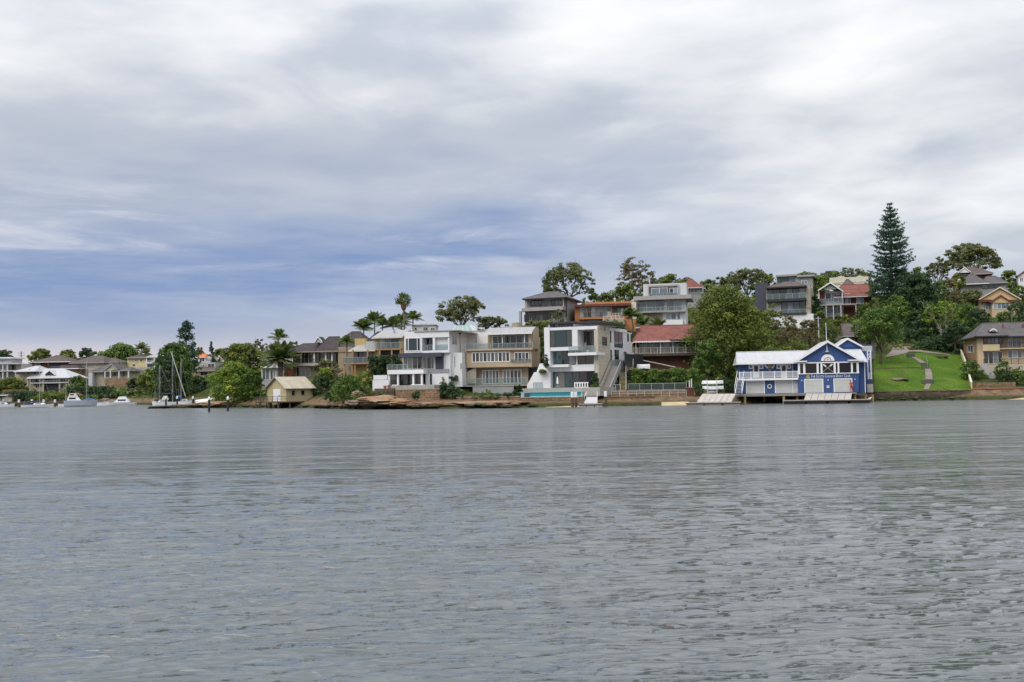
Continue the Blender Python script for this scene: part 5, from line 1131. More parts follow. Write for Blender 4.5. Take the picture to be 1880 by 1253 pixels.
# ---------------------------------------------------------------- plants
def leaf_quads(C, Nrm, size, r_, aspect=(0.55, 1.0)):
    n = len(C); Nn = Nrm/(np.linalg.norm(Nrm, axis=1, keepdims=True)+1e-9)
    t = r_.normal(size=(n, 3)); t -= (t*Nn).sum(1, keepdims=True)*Nn; t /= np.linalg.norm(t, axis=1, keepdims=True)+1e-9
    s_ = np.cross(Nn, t); L = (size*r_.uniform(0.5, 1.5, n))[:, None]; w_ = L*r_.uniform(*aspect, n)[:, None]
    return np.stack((C-t*L, C-s_*w_*.6+t*L*.1, C+t*L, C+s_*w_*.6-t*L*.1), 1)
def clump_leaves(cen, rad, per, size, r_, up=0.35, shell=0.55, flat=None):
    """leaves on the outer part of many small rounded clumps"""
    k = len(cen); idx = np.repeat(np.arange(k), per); n = len(idx)
    d = r_.normal(size=(n, 3)); d[:, 2] += up; d /= np.linalg.norm(d, axis=1, keepdims=True)
    rr = shell+(1-shell)*r_.uniform(size=n)**.6
    P = cen[idx]+d*rad[idx]*rr[:, None]
    Nn = d+r_.normal(size=(n, 3))*.36+np.array((0, 0, .30))
    q = leaf_quads(P, Nn, size, r_)
    base = r_.normal(0.45, 0.20, k)[idx]
    tint = np.clip(base+r_.normal(0, .08, n), 0, 1)
    return q, tint
SEED = [100]
def nr(): SEED[0] += 1; return np.random.default_rng(SEED[0])
def limb(mb, p, q, r0, r1, r_, sag=.06, n=5, k=6):
    p, q = np.array(p, float), np.array(q, float); L = np.linalg.norm(q-p); j = r_.normal(0, sag*L, (n+1, 3)); pts = []
    for i in range(n+1):
        f = i/n; pts.append(p+(q-p)*f+j[i]*math.sin(math.pi*f)*np.array((1, 1, .4)))
    mb.tube(pts, [r0+(r1-r0)*i/n for i in range(n+1)], k)
RAISED = [False]
def base_of(px, pybase, Y):
    p = at(px, pybase, Y); return np.array((p[0], Y, p[2] if RAISED[0] else min(p[2], hz(p[0], Y)+.1)))
def dims(px, pt, pb, w, Y):
    B0 = base_of(px, pb, Y); T = at(px, pt, Y); return B0, T[2]-B0[2], w*Y/FPX     # base, height, half-width

def tree(name, label, px, pt, pb, w, Y, leaf='leaf_green', kind='round', cat='tree', group=None, low=0.18, dens=1.0, trunk='trunk_brown', size=None, lean=0.0):
    r_ = nr(); B0, H, hw = dims(px, pt, pb, w, Y)
    e = empty(name, B0); tag(e, label, cat, group); mb = MB()
    size = size or max(0.16, 0.00125*Y)
    if kind == 'round':
        n = int((34+hw*H*1.25)*dens); n = min(max(n, 30), 330)
        tz = r_.uniform(0, 1, n)**.85; wz = np.clip(1-(np.abs(tz-.42)/.60)**2.2, .10, 1)**.6
        a_ = r_.uniform(0, 6.28, n); rr = np.sqrt(r_.uniform(.12, 1, n))*(1+r_.normal(0, .07, n))
        cen = np.stack((np.cos(a_)*rr*hw*wz*.90, np.sin(a_)*rr*hw*wz*.80, H*(low+(1-low)*tz*.93)), 1)
        cen += r_.normal(0, hw*.04, (n, 3)); cen[:, 0] += lean*(cen[:, 2]/H)*hw
        cr = np.clip(hw*r_.uniform(.14, .27, n), .35, 2.2); rad = np.stack((cr, cr, cr*.72), 1)
        per = int(np.clip(34*(cr.mean()/(size*2.6))**1.3, 22, 90))
        q, t = clump_leaves(cen, rad, per, size, r_)
        top = (0, 0, H*.55); limb(mb, (0, 0, -.6), top, max(.12, H*.028), max(.06, H*.015), r_, .03)
        for c in cen[r_.permutation(n)[:min(n, 12)]]: limb(mb, (0, 0, H*r_.uniform(.2, .5)), c, H*.011, .03, r_, .06)
    elif kind == 'gum':
        n = int((34+hw*7.0)*dens); cen = []; rads = []
        fork = H*low*1.0; nb = 7; tips = []
        limb(mb, (0, 0, -.6), (r_.normal(0, hw*.06), 0, fork), H*.028, H*.018, r_, .02)
        for i in range(nb):
            a = 2*math.pi*i/nb+r_.uniform(-.3, .3); rr = hw*r_.uniform(.35, .8); z = H*r_.uniform(.55, .86)
            tip = np.array((math.cos(a)*rr, math.sin(a)*rr*.8, z)); limb(mb, (0, 0, fork*.9), tip, H*.015, H*.006, r_, .07); tips.append(tip)
            for j in range(3):
                t2 = tip+np.array((math.cos(a)*hw*r_.uniform(-.1, .35), r_.normal(0, hw*.2), H*r_.uniform(-.05, .2))); limb(mb, tip*.75+np.array((0, 0, fork*.2)), t2, H*.006, .02, r_, .07); tips.append(t2)
        tips = np.array(tips)
        for i in range(n):
            if i % 5 < 3:
                c = tips[r_.integers(len(tips))]+r_.normal(0, 1, 3)*np.array((hw*.17, hw*.15, H*.06))
            else:
                a = r_.uniform(0, 6.28); rho = math.sqrt(r_.uniform(0, 1)); c = np.array((math.cos(a)*rho*hw, math.sin(a)*rho*hw*.85, H*(.97-.30*rho**2-r_.uniform(0, .30))))
            rho = math.hypot(c[0], c[1])/hw; c[2] = min(c[2], H*(.97-.28*rho**2)); c[2] = max(c[2], H*(low+.12))
            c[0] = np.clip(c[0], -hw*.95, hw*.95); cen.append(c)
        cen = np.array(cen); cr = hw*r_.uniform(.10, .20, n); rad = np.stack((cr, cr, cr*.55), 1)
        per = int(np.clip(24*(cr.mean()/(size*2.4))**1.3, 16, 70))
        q, t = clump_leaves(cen, rad, per, size, r_, up=.5, shell=.3)
    elif kind == 'norfolk':
        limb(mb, (0, 0, -.5), (0, 0, H*.99), H*.018, .05, r_, .004, 8)
        Q = []; T_ = []; nw = 29
        for i in range(nw):
            f = i/(nw-1.0); z = H*(low+(1-low)*f**.93*.985)+r_.normal(0, H*.006); L = hw*(1.0-f)**.66*(.86+.14*min(1, f*4))*1.16+.2
            for j in range(7 if f < .8 else 5):
                a = 2*math.pi*j/7+i*1.9+r_.uniform(-.2, .2); L2 = L*r_.uniform(.62, 1.12); m_ = int(12+L2*17)
                s_ = np.linspace(.16, 1, m_); rise = L2*(.10+.30*f)
                ax = np.stack((np.cos(a)*s_*L2, np.sin(a)*s_*L2, z-np.sin(s_*math.pi*.75)*L2*.10+s_**2*rise), 1)
                mb.tube([ax[0]*np.array((.1, .1, 1)), ax[m_//2], ax[-1]], [.07, .045, .02], 4)
                off = r_.normal(0, 1, (m_, 3))*np.array((.30, .30, .13))*(1.15-s_[:, None]*.45)*max(.55, H/26)
                Q.append(leaf_quads(ax+off, r_.normal(size=(m_, 3))+np.array((0, 0, .8)), .27*max(.6, H/26), r_, (.5, .8))); T_.append(np.clip(r_.normal(.45, .2, m_), 0, 1))
        q = np.concatenate(Q); t = np.concatenate(T_)
    elif kind == 'bunya':
        limb(mb, (0, 0, -.5), (0, 0, H*.97), H*.016, .06, r_, .004, 8); Q = []; T_ = []
        for i in range(130):
            f = r_.uniform(0, 1)**.8; z = H*(low+(1-low)*f); L = hw*(1-f**2.2)**.6*r_.uniform(.75, 1.05)*(.8 if f < .1 else 1); a = r_.uniform(0, 6.28)
            tip = np.array((math.cos(a)*L, math.sin(a)*L, z+L*(.12*f-.16*(1-f)))); mb.tube([(0, 0, z), tip*.55+np.array((0, 0, z*.45)), tip], [.06, .04, .03], 4)
            cc = tip*.82+np.array((0, 0, z*.18)); m_ = 14
            for c in (tip,): 
                P = c+r_.normal(0, 1, (m_, 3))*np.array((.40, .40, .28)); Q.append(leaf_quads(P, r_.normal(size=(m_, 3))+np.array((0, 0, .5)), .40, r_)); T_.append(np.clip(r_.normal(.4, .2, m_), 0, 1))
        q = np.concatenate(Q); t = np.concatenate(T_)
    elif kind == 'spire':
        limb(mb, (0, 0, -.5), (0, 0, H*.95), H*.016, .05, r_, .01); n = 60; f = r_.uniform(0, 1, n)**1.3; a = r_.uniform(0, 6.28, n); L = hw*(1-f)*r_.uniform(.4, 1, n)
        cen = np.stack((np.cos(a)*L, np.sin(a)*L, H*(low+(1-low)*f*.96)), 1); cr = hw*.34*(1.1-f); rad = np.stack((cr, cr, cr*.5), 1); q, t = clump_leaves(cen, rad, 22, size, r_)
    crown = link('crown', quads_mesh('crown', q, M[leaf], t), e); mb.build('trunk', M[trunk], e, smooth=True)
    return e

def shrub(name, label, px, pt, pb, w, Y, leaf='leaf_green', cat='shrub', group=None, depth=None, size=None, dens=1.0, boxy=False):
    """low plant or hedge: leaf clumps down to the ground over a few stems"""
    r_ = nr(); B0, H, hw = dims(px, pt, pb, w, Y); e = empty(name, B0); tag(e, label, cat, group)
    size = size or max(0.13, 0.00105*Y); dp = depth or max(hw*.7, .8)
    vol = hw*H*dens; n = int(np.clip(20+vol*(8.0 if boxy else 5.0), 20, 420)); x = r_.uniform(-1, 1, n); y = r_.uniform(-1, 1, n)
    env = np.ones(n) if boxy else np.sqrt(np.clip(1-.8*x**2-.25*y**2, .08, 1)); z = r_.uniform(.05, 1, n)**.8*env
    cr = np.clip(min(hw, H)*r_.uniform(.16, .30, n), .28, 1.1)
    if boxy: cr = np.clip(cr, .2, .5)
    cen = np.stack((x*(hw-cr*.5), y*dp, np.maximum(z*(H-cr*.6), cr*.3)), 1); rad = np.stack((cr, cr, cr*.8), 1)
    q, t = clump_leaves(cen, rad, int(np.clip(26*(cr.mean()/(size*2.4))**1.2, 18, 60)), size, r_)
    link('foliage', quads_mesh('foliage', q, M[leaf], t), e)
    for i in range(3):
        mb = MB(); limb(mb, (hw*(i-1)*.35, 0, -.4), (hw*(i-1)*.5, 0, H*.6), .06, .02, r_, .05, 3, 5); mb.build('stem', M['trunk_brown'], e)
    return e

def frond(Q, T_, base, a, el0, L, r_, leaflet=.5, n=16, droop=1.0, fan=False):
    s_ = np.linspace(0, 1, n); h = L*(s_*math.cos(el0)+.0); z = L*(s_*math.sin(el0)-droop*s_**2*.55)
    ax = base+np.stack((np.cos(a)*h, np.sin(a)*h, z), 1); tg = np.gradient(ax, axis=0); tg /= np.linalg.norm(tg, axis=1, keepdims=True)
    sd = np.array((-math.sin(a), math.cos(a), 0))
    for s2 in (-1, 1):
        w_ = leaflet*np.sin(np.clip(s_*1.05+.08, 0, 1)*math.pi)**.6*r_.uniform(.8, 1.1, n)
        tip = ax+(sd*s2*.85+tg*.55)*w_[:, None]-np.array((0, 0, 1))*(w_*.35)[:, None]
        nx = np.roll(ax, -1, 0); nx[-1] = ax[-1]; md = (ax+nx)/2
        wd = tg*(L/n*.62)
        Q.append(np.stack((ax-wd*.6, ax+wd, tip+wd*.3, tip-wd*.2), 1)); T_.append(np.clip(r_.normal(.45, .2, n), 0, 1))
def palm(name, label, px, pt, pb, w, Y, kind='feather', leaf='leaf_palm', group=None, nf=None):
    r_ = nr(); B0, H, hw = dims(px, pt, pb, w, Y); e = empty(name, B0); tag(e, label, 'palm tree', group); mb = MB(); Q = []; T_ = []
    if kind == 'date':
        top = H*.58; mb.tube([(0, 0, -.5), (0, 0, top*.5), (0, 0, top)], [hw*.13, hw*.11, hw*.15], 8); nf = nf or 120
        for i in range(nf):
            el = r_.uniform(-.35, 1.45); frond(Q, T_, np.array((0, 0, top)), r_.uniform(0, 6.28), el, hw*r_.uniform(1.15, 1.45), r_, .85, 18, .36)
    elif kind == 'fan':
        top = H*.86; mb.tube([(0, 0, -.5), (.1, 0, top*.5), (0, 0, top)], [.22, .17, .16], 8)
        for i in range(46):
            a, el = r_.uniform(0, 6.28), r_.uniform(-.7, 1.45); L = hw*r_.uniform(.55, .75); c = np.array((math.cos(a)*math.cos(el), math.sin(a)*math.cos(el), math.sin(el)))
            hub = np.array((0, 0, top))+c*L; P = hub+r_.normal(0, 1, (16, 3))*hw*.15; Q.append(leaf_quads(P, r_.normal(size=(16, 3)), hw*.20, r_, (.2, .4))); T_.append(np.clip(r_.normal(.4, .2, 16), 0, 1))
        sk = MB().lathe([(.12, top-hw*1.2), (hw*.30, top-hw*.8), (hw*.34, top-hw*.3), (.15, top)], 9); sk.build('dead_frond_skirt', M['palm_skirt'], e)
    else:
        top = H-hw*.85; mb.tube([(0, 0, -.5), (r_.normal(0, .15), 0, top*.5), (0, 0, top)], [.20, .15, .13], 7); nf = int((nf or 16)*1.7)
        for i in range(nf): frond(Q, T_, np.array((0, 0, top)), 2*math.pi*i/nf*1.618+r_.uniform(-.25, .25), r_.uniform(.0, 1.45), hw*r_.uniform(1.05, 1.45), r_, hw*.42, 16, .62)
    q = np.concatenate(Q); t = np.concatenate(T_)
    link('fronds', quads_mesh('fronds', q, M[leaf], t), e); mb.build('trunk', M['trunk_palm'], e, smooth=True); return e

# --- across the bay
G1 = 'trees across the bay'
tree('dark_tree', 'dark tree cut by the left edge above the flat-roofed house', 2, 643, 680, 28, 352, 'leaf_dark', group=G1)
tree('round_tree', 'round-topped tree left of the brick house roof', 75, 641, 672, 24, 358, 'leaf_olive', group=G1)
tree('low_tree', 'low spreading tree behind the brick house ridge', 124, 644, 668, 25, 372, 'leaf_olive', group=G1)
tree('dome_tree', 'small dark domed tree above the tan hip roof', 160, 639, 668, 19, 366, 'leaf_dark', group=G1)
tree('broad_tree', 'broad green tree rising behind the tan hip house', 218, 635, 690, 40, 362, 'leaf_green', group=G1)
tree('dark_broad_tree', 'darker crown just behind the broad green tree', 231, 633, 672, 22, 372, 'leaf_dark', group=G1)
shrub('garden_bush', 'round bush between the tan house and the far lawn', 226, 664, 690, 13, 330, 'leaf_bright', 'bush')
palm('feather_palm', 'single palm over the pale yellow house roof', 260, 627, 660, 15, 352)
palm('feather_palm', 'lower palm right beside it on the pale yellow house ridge', 268, 640, 662, 11, 350)
tree('fig_tree', 'big dark spreading tree behind the moored yacht masts', 318, 626, 738, 40, 262, 'leaf_green', low=.06, dens=1.4)
tree('fig_tree', 'dark crown left of the yacht masts, lower than its neighbour', 303, 640, 742, 24, 256, 'leaf_dark', low=.05)
tree('dark_tree', 'dark leafy tree in front of the stepped mauve house', 348, 634, 700, 24, 285, 'leaf_green', low=.1)
tree('bunya_pine', 'tall bunya pine with tufted domed crown against the sky', 342, 592, 690, 19, 275, 'leaf_blue', 'bunya', low=.25)
tree('cypress', 'small pointed conifer right of the bunya pine', 388, 626, 668, 13, 318, 'leaf_blue', 'spire', low=.05)
tree('pale_tree', 'thin pale tree between bunya pine and conifer', 368, 636, 670, 10, 322, 'leaf_gum', 'gum', low=.3)
tree('dense_tree', 'tall dense tree left of the dark tiled house', 447, 630, 720, 48, 232, 'leaf_olive', low=.08, dens=1.3)
tree('waterside_tree', 'yellow-green tree overhanging the rocks beside the boat shed', 430, 666, 746, 46, 207, 'leaf_bright', low=.04, dens=1.4)
tree('waterside_tree', 'dark tree between the yellow-green tree and the boat shed', 462, 676, 747, 24, 205, 'leaf_green', low=.04, dens=1.2)
tree('gum_tree', 'flat-topped gum peeping out behind the date palm', 478, 620, 690, 16, 245, 'leaf_gum', 'gum', low=.5, trunk='trunk_pale')
tree('gum_tree', 'flat-topped gum crown right of the date palm over the dark roof', 541, 620, 690, 10, 248, 'leaf_gum', 'gum', low=.5, trunk='trunk_pale')
palm('date_palm', 'big date palm with arching fronds beside the dark tiled house', 515, 612, 704, 36, 203, 'date')
palm('feather_palm', 'taller palm rising just behind the date palm', 512, 603, 680, 20, 222)
tree('garden_tree', 'grey-green garden tree in front of the long balcony', 600, 658, 715, 26, 196, 'leaf_gum', low=.15, dens=1.1)
tree('bright_tree', 'small lime green tree below the garden tree', 598, 676, 700, 18, 193, 'leaf_bright', low=.2)
tree('dark_tree', 'dark undergrown tree right of the cream boat shed', 592, 690, 738, 24, 188, 'leaf_dark', low=.03, dens=1.2)
palm('feather_palm', 'shaggy palm growing against the dark tiled roof', 637, 614, 660, 16, 198, nf=22)
shrub('bank_shrub', 'large bright green shrub spilling over the rocks', 640, 684, 738, 30, 172, 'leaf_green', 'shrub', dens=1.4)
shrub('bank_shrub', 'spiky green shrub under the yellow house balcony', 672, 680, 716, 20, 178, 'leaf_bright')
shrub('grey_shrub', 'grey-green rounded shrub above the orange boulder', 676, 706, 731, 15, 165, 'leaf_gum')
shrub('clipped_hedge', 'dark clipped hedge in front of the yellow house', 708, 652, 690, 31, 178, 'leaf_dark', 'hedge', boxy=True, depth=1.0, dens=1.6)
palm('feather_palm', 'leftmost palm of the clump behind the yellow house', 668, 582, 640, 23, 228, nf=18)
palm('feather_palm', 'tallest feather palm of the clump left of the fan palm', 688, 570, 640, 23, 230, nf=18)
palm('feather_palm', 'leaning palm between the two clumps behind the yellow house', 703, 583, 640, 16, 226, nf=16)
palm('feather_palm', 'palm at the foot of the fan palm, its left side', 722, 580, 640, 22, 228, nf=18)
palm('feather_palm', 'bright palm crown directly behind the fan palm trunk', 737, 572, 640, 23, 231, nf=18)
palm('fan_palm', 'tall slender fan palm with brown skirt against the sky', 742, 535, 640, 16, 226, 'fan')
palm('feather_palm', 'slim palm just right of the fan palm', 759, 569, 640, 19, 224, nf=16)
tree('gum_tree', 'large spreading gum behind the white terrace house', 848, 540, 640, 46, 232, 'leaf_gum', 'gum', low=.42, dens=2.2, trunk='trunk_pale')
tree('gum_tree', 'lower gum crown left of the rounded-balcony house', 905, 578, 640, 30, 226, 'leaf_gum', 'gum', low=.3, dens=1.8, trunk='trunk_pale')
tree('gum_tree', 'tall open gum standing behind the grey hip roof house', 1046, 478, 590, 46, 246, 'leaf_gum', 'gum', low=.40, dens=2.2, trunk='trunk_brown')
tree('sparse_tree', 'thin twiggy tree with pale trunk left of the boxed top storey', 1168, 470, 570, 34, 246, 'leaf_dry', 'gum', low=.35, dens=1.7, trunk='trunk_pale')
tree('dark_tree', 'dark tree below the twiggy one behind the orange house', 1150, 520, 580, 26, 240, 'leaf_olive', low=.1)
tree('ridge_tree', 'green tree on the ridge left of the brown hip roof', 1232, 502, 560, 32, 262, 'leaf_olive', low=.1)
tree('ridge_tree', 'small tree between twiggy tree and ridge tree', 1200, 505, 560, 16, 256, 'leaf_green', low=.1)
tree('ridge_tree', 'bushy tree above the orange roof', 1112, 537, 580, 24, 244, 'leaf_olive', low=.1)
shrub('roof_bush', 'bush between grey hip house and orange house', 1075, 545, 565, 12, 232, 'leaf_green', 'bush')
tree('garden_tree', 'soft yellow-green tree before the grey hip house', 1028, 568, 605, 18, 207, 'leaf_gum', low=.15)
shrub('clipped_hedge', 'yellowish hedge above the curved roof', 990, 588, 606, 26, 203, 'leaf_olive', 'hedge', boxy=True)
palm('feather_palm', 'bright palm left of the glass-fronted house', 1160, 563, 612, 20, 208, nf=24)
palm('feather_palm', 'dark palm below the glass-fronted house', 1182, 578, 612, 19, 206, nf=18)
palm('feather_palm', 'small palm above the red tiled ridge', 1208, 583, 606, 20, 205, nf=18)
tree('great_fig', 'huge rounded olive-green tree between the red tiled house and boat house', 1334, 521, 716, 78, 178, 'leaf_olive', low=.04, dens=1.7, size=.22)
tree('great_fig', 'lower right bough of trees against the huge rounded tree', 1392, 560, 690, 38, 186, 'leaf_olive', low=.05, dens=1.2, size=.22)
tree('great_fig', 'lower left dark foliage at the foot of the huge rounded tree', 1300, 620, 722, 34, 172, 'leaf_green', low=.02, dens=1.2, size=.21)
tree('ridge_gum', 'open gum on the ridge over the huge rounded tree', 1372, 490, 560, 40, 266, 'leaf_gum', 'gum', low=.3, dens=1.6)
tree('ridge_gum', 'low ridge tree left of the open gum', 1322, 508, 556, 18, 262, 'leaf_gum', 'gum', low=.25, dens=1.3)
tree('ridge_tree', 'ridge tree touching the dark wing of the balcony house', 1412, 502, 556, 18, 258, 'leaf_olive', low=.1)
tree('ridge_tree', 'bright tree between the teal panel house and the red gable', 1506, 508, 560, 20, 252, 'leaf_bright', low=.1)
tree('ridge_gum', 'gum tree line piece above the cream parapet, left', 1500, 492, 545, 28, 278, 'leaf_gum', 'gum', low=.25, dens=1.5)
tree('ridge_gum', 'gum crown above the cream parapet centre', 1560, 490, 545, 30, 282, 'leaf_gum', 'gum', low=.25, dens=1.5)
tree('bank_tree', 'dark tree between the balcony house and the red gable house', 1497, 540, 600, 16, 222, 'leaf_dark', low=.05)
tree('bank_tree', 'grey bare-twigged tree below the balcony house', 1445, 580, 640, 28, 200, 'leaf_dry', low=.1, dens=.9)
tree('bank_tree', 'brownish tree below the white base of the balcony house', 1486, 584, 650, 26, 196, 'leaf_dry', low=.1, dens=.9)
tree('bank_tree', 'dark green tree right of the flagpole top', 1527, 604, 660, 18, 190, 'leaf_dark', low=.05)
shrub('clipped_hedge', 'broad rounded olive hedge above the white roof of the boat house', 1455, 623, 660, 46, 176, 'leaf_olive', 'hedge', dens=1.4)
tree('norfolk_pine', 'tall symmetrical norfolk pine standing out against the sky', 1640, 376, 560, 43, 216, 'leaf_blue', 'norfolk', low=.22)
tree('bank_tree', 'green tree at the foot of the norfolk pine on its left', 1622, 500, 600, 26, 222, 'leaf_green', low=.05)
tree('bank_tree', 'bright tree against the norfolk pine on its right', 1660, 492, 600, 30, 226, 'leaf_bright', low=.05)
tree('dark_evergreen', 'large dark evergreen right of the norfolk pine', 1688, 498, 640, 44, 208, 'leaf_dark', low=.04, dens=1.5)
tree('bank_tree', 'green tree filling the gap right of the dark evergreen', 1728, 512, 600, 24, 224, 'leaf_green', low=.05)
tree('ridge_tree', 'brownish tree left of the grey hip roof on the hill', 1742, 508, 580, 24, 236, 'leaf_dry', low=.05)
tree('gum_tree', 'wide umbrella-crowned gum on the hilltop', 1784, 444, 540, 52, 280, 'leaf_gum', 'gum', low=.45, dens=2.4, trunk='trunk_pale')
tree('gum_tree', 'pale smaller gum left of the umbrella gum', 1722, 468, 540, 20, 278, 'leaf_gum', 'gum', low=.3, dens=1.8, trunk='trunk_pale')
tree('ridge_tree', 'yellowing tree right of the hilltop house', 1856, 496, 545, 24, 268, 'leaf_olive', low=.05)
tree('bank_tree', 'tree at the right edge below the white cottage', 1876, 520, 580, 20, 245, 'leaf_green', low=.05)
tree('bank_tree', 'rounded tree above the yellow gable', 1786, 530, 590, 30, 236, 'leaf_gum', low=.05)
tree('bank_tree', 'dark tree in front of the yellow gable house left corner', 1768, 556, 650, 46, 205, 'leaf_green', low=.05, dens=1.2)
tree('leaning_gum', 'leaning pale-trunked gum above the lawn', 1734, 546, 660, 34, 194, 'leaf_bright', 'gum', low=.35, dens=1.7, trunk='trunk_pale')
tree('bank_tree', 'dark tree right of the leaning gum above the apricot house', 1798, 566, 640, 28, 198, 'leaf_dark', low=.05)
tree('bank_tree', 'tree in front of the yellow gable house right side', 1866, 552, 610, 26, 214, 'leaf_dark', low=.05)
tree('lawn_tree', 'spreading tree with forked trunk on the lawn edge behind the boat house', 1617, 566, 672, 48, 176, 'leaf_green', 'round', low=.42, dens=1.0)
shrub('dark_hedge', 'dense dark hedge at the top of the lawn', 1722, 614, 652, 38, 190, 'leaf_dark', 'hedge', dens=1.8)
shrub('dark_hedge', 'dark shrubs above the lawn path', 1670, 600, 640, 40, 198, 'leaf_dark', 'hedge', dens=1.5)
shrub('garden_bush', 'green bush spilling over the cream boundary wall', 1784, 658, 694, 20, 166, 'leaf_green', 'bush', dens=1.3)
shrub('garden_bush', 'round bush before the apricot house terrace', 1842, 657, 686, 15, 165, 'leaf_green', 'bush', dens=1.3)
shrub('garden_bush', 'brighter round bush at the right edge by the sea wall', 1872, 672, 704, 18, 162, 'leaf_green', 'bush', dens=1.3)
shrub('garden_bush', 'low dark bush between the two round bushes', 1848, 680, 702, 14, 162, 'leaf_dark', 'bush')
# --- front gardens
shrub('ivy_bank', 'thick ivy hedge bank below the red tiled house', 1222, 676, 706, 62, 167, 'leaf_green', 'hedge', dens=1.6, boxy=True, depth=1.2)
shrub('bank_shrub', 'light green creeper on the bank left of the ivy hedge', 1182, 680, 708, 14, 168, 'leaf_bright')
shrub('garden_bush', 'dark bush beside the kayak rack', 1284, 702, 728, 9, 158, 'leaf_dark', 'bush')
shrub('dark_shrubbery', 'dark shrubs behind the kayak rack', 1330, 690, 728, 22, 163, 'leaf_dark', 'shrubbery')
shrub('garden_hedge', 'dark shrubbery between terrace house and curved roof house', 826, 700, 730, 24, 162, 'leaf_dark', 'shrubbery', dens=1.3)
shrub('garden_bush', 'bright bush on the retaining wall of the terrace house', 812, 700, 718, 12, 163, 'leaf_olive', 'bush')
RAISED[0] = True; shrub('hedge_box', 'small hedge along the white side wall', 826, 690, 700, 15, 170, 'leaf_dark', 'hedge', boxy=True); RAISED[0] = False
RAISED[0] = True; shrub('hanging_bush', 'round plant hanging on the sandstone wall', 764, 716, 731, 8, 157.2, 'leaf_dark', 'bush'); RAISED[0] = False
shrub('garden_bush', 'low green shrubs under the glass fence', 890, 719, 730, 22, 161, 'leaf_green', 'bush')
shrub('garden_bush', 'clump of low shrubs left of the pool', 925, 718, 731, 16, 160.5, 'leaf_dark', 'bush')
shrub('garden_bush', 'taller bush at the left end of the pool', 951, 704, 730, 12, 161, 'leaf_dark', 'bush')
RAISED[0] = True; shrub('potted_plant', 'leafy plant at the corner of the pool terrace', 1092, 704, 716, 9, 160, 'leaf_green', 'plant'); RAISED[0] = False
RAISED[0] = True; tree('terrace_tree', 'slim dark potted tree at the corner of the cubic house', 1094, 684, 716, 4, 161, 'leaf_dark', low=.2); RAISED[0] = False
RAISED[0] = True; shrub('planter_shrub', 'dark upright shrub left of the cubic house', 1003, 650, 672, 4, 164, 'leaf_dark', 'shrub'); RAISED[0] = False
RAISED[0] = True; shrub('planter_shrub', 'small planting in the stepped white planter', 996, 678, 684, 8, 165, 'leaf_olive', 'shrub'); RAISED[0] = False
shrub('seagrass_bank', 'low green growth on the far shore behind the left sailboat', 40, 715, 738, 40, 300, 'leaf_dark', 'shrubbery', dens=1.2)
shrub('shore_bush', 'green shrubs along the far shore behind the cruiser', 100, 718, 738, 34, 298, 'leaf_olive', 'shrubbery', dens=1.1)
shrub('far_hedge', 'long clipped hedge on the far terraces', 165, 709, 722, 40, 304, 'leaf_dark', 'hedge', boxy=True)
shrub('far_hedge', 'hedge below the gabled bay house terraces', 225, 720, 731, 42, 297, 'leaf_dark', 'hedge', boxy=True)
shrub('far_bush', 'round bush below the tan hip house', 150, 695, 708, 13, 316, 'leaf_green', 'bush')
shrub('far_bush', 'dark bushes right of the gabled bay house', 250, 690, 716, 16, 306, 'leaf_dark', 'bush')
shrub('far_bush', 'shrubs on the slope left of the white-roofed house', 22, 690, 712, 26, 310, 'leaf_olive', 'bush')
shrub('far_bush', 'dark bank planting under the stepped house', 372, 706, 742, 24, 270, 'leaf_dark', 'shrubbery')

tree('bank_tree', 'leafy tree filling the gap right of the balcony house base', 1508, 570, 640, 20, 212, 'leaf_green', low=.05)
tree('bank_tree', 'olive tree behind the huge rounded tree at the balcony house corner', 1420, 556, 640, 22, 204, 'leaf_olive', low=.05)
tree('bank_tree', 'green tree below the red gable house right end', 1590, 556, 640, 26, 206, 'leaf_green', low=.05)
tree('bank_tree', 'shrubby tree below the red gable veranda', 1548, 576, 640, 22, 206, 'leaf_olive', low=.05)
tree('bank_tree', 'tree between the lawn hedge and the leaning gum', 1700, 570, 660, 30, 197, 'leaf_dark', low=.04, dens=1.2)
tree('bank_tree', 'large dark tree hard against the left side of the apricot house', 1756, 584, 662, 30, 186, 'leaf_dark', low=.04, dens=1.3)
tree('bank_tree', 'green tree below the slate hip roof', 1830, 536, 590, 26, 240, 'leaf_green', low=.05)
tree('bank_tree', 'bushy tree at the foot of the norfolk pine hiding its trunk', 1646, 540, 630, 34, 204, 'leaf_green', low=.04, dens=1.2)
tree('bank_tree', 'tree behind the apricot roof ridge', 1846, 570, 630, 26, 200, 'leaf_green', low=.05)
tree('bank_tree', 'olive tree between the hilltop house and the dark evergreen', 1760, 500, 570, 20, 244, 'leaf_olive', low=.05)
shrub('bank_shrub', 'green shrubs between the orange house and the cubic house pergola', 1125, 582, 606, 26, 204, 'leaf_green', 'shrub')
shrub('bank_shrub', 'shrubs between the curved roof and the cubic house', 1000, 606, 650, 8, 182, 'leaf_dark', 'shrub')
shrub('bank_shrub', 'shrubs beside the upper timber stair', 1150, 640, 690, 12, 174, 'leaf_green', 'shrub')
shrub('bank_shrub', 'dark creeper below the concrete stair', 1130, 676, 712, 10, 168, 'leaf_dark', 'shrub')
shrub('bank_shrub', 'dark shrubs between boat shed and bright green shrub', 612, 712, 740, 16, 178, 'leaf_dark', 'shrub')
shrub('bank_shrub', 'leafy bank under the dark tiled house balcony', 566, 692, 742, 22, 194, 'leaf_green', 'shrub')
tree('far_tree', 'tree behind the moored ketch on the far slope', 140, 690, 730, 18, 312, 'leaf_green', low=.05)
tree('far_tree', 'tree left of the yacht masts above the far terraces', 272, 676, 735, 22, 292, 'leaf_olive', low=.05)
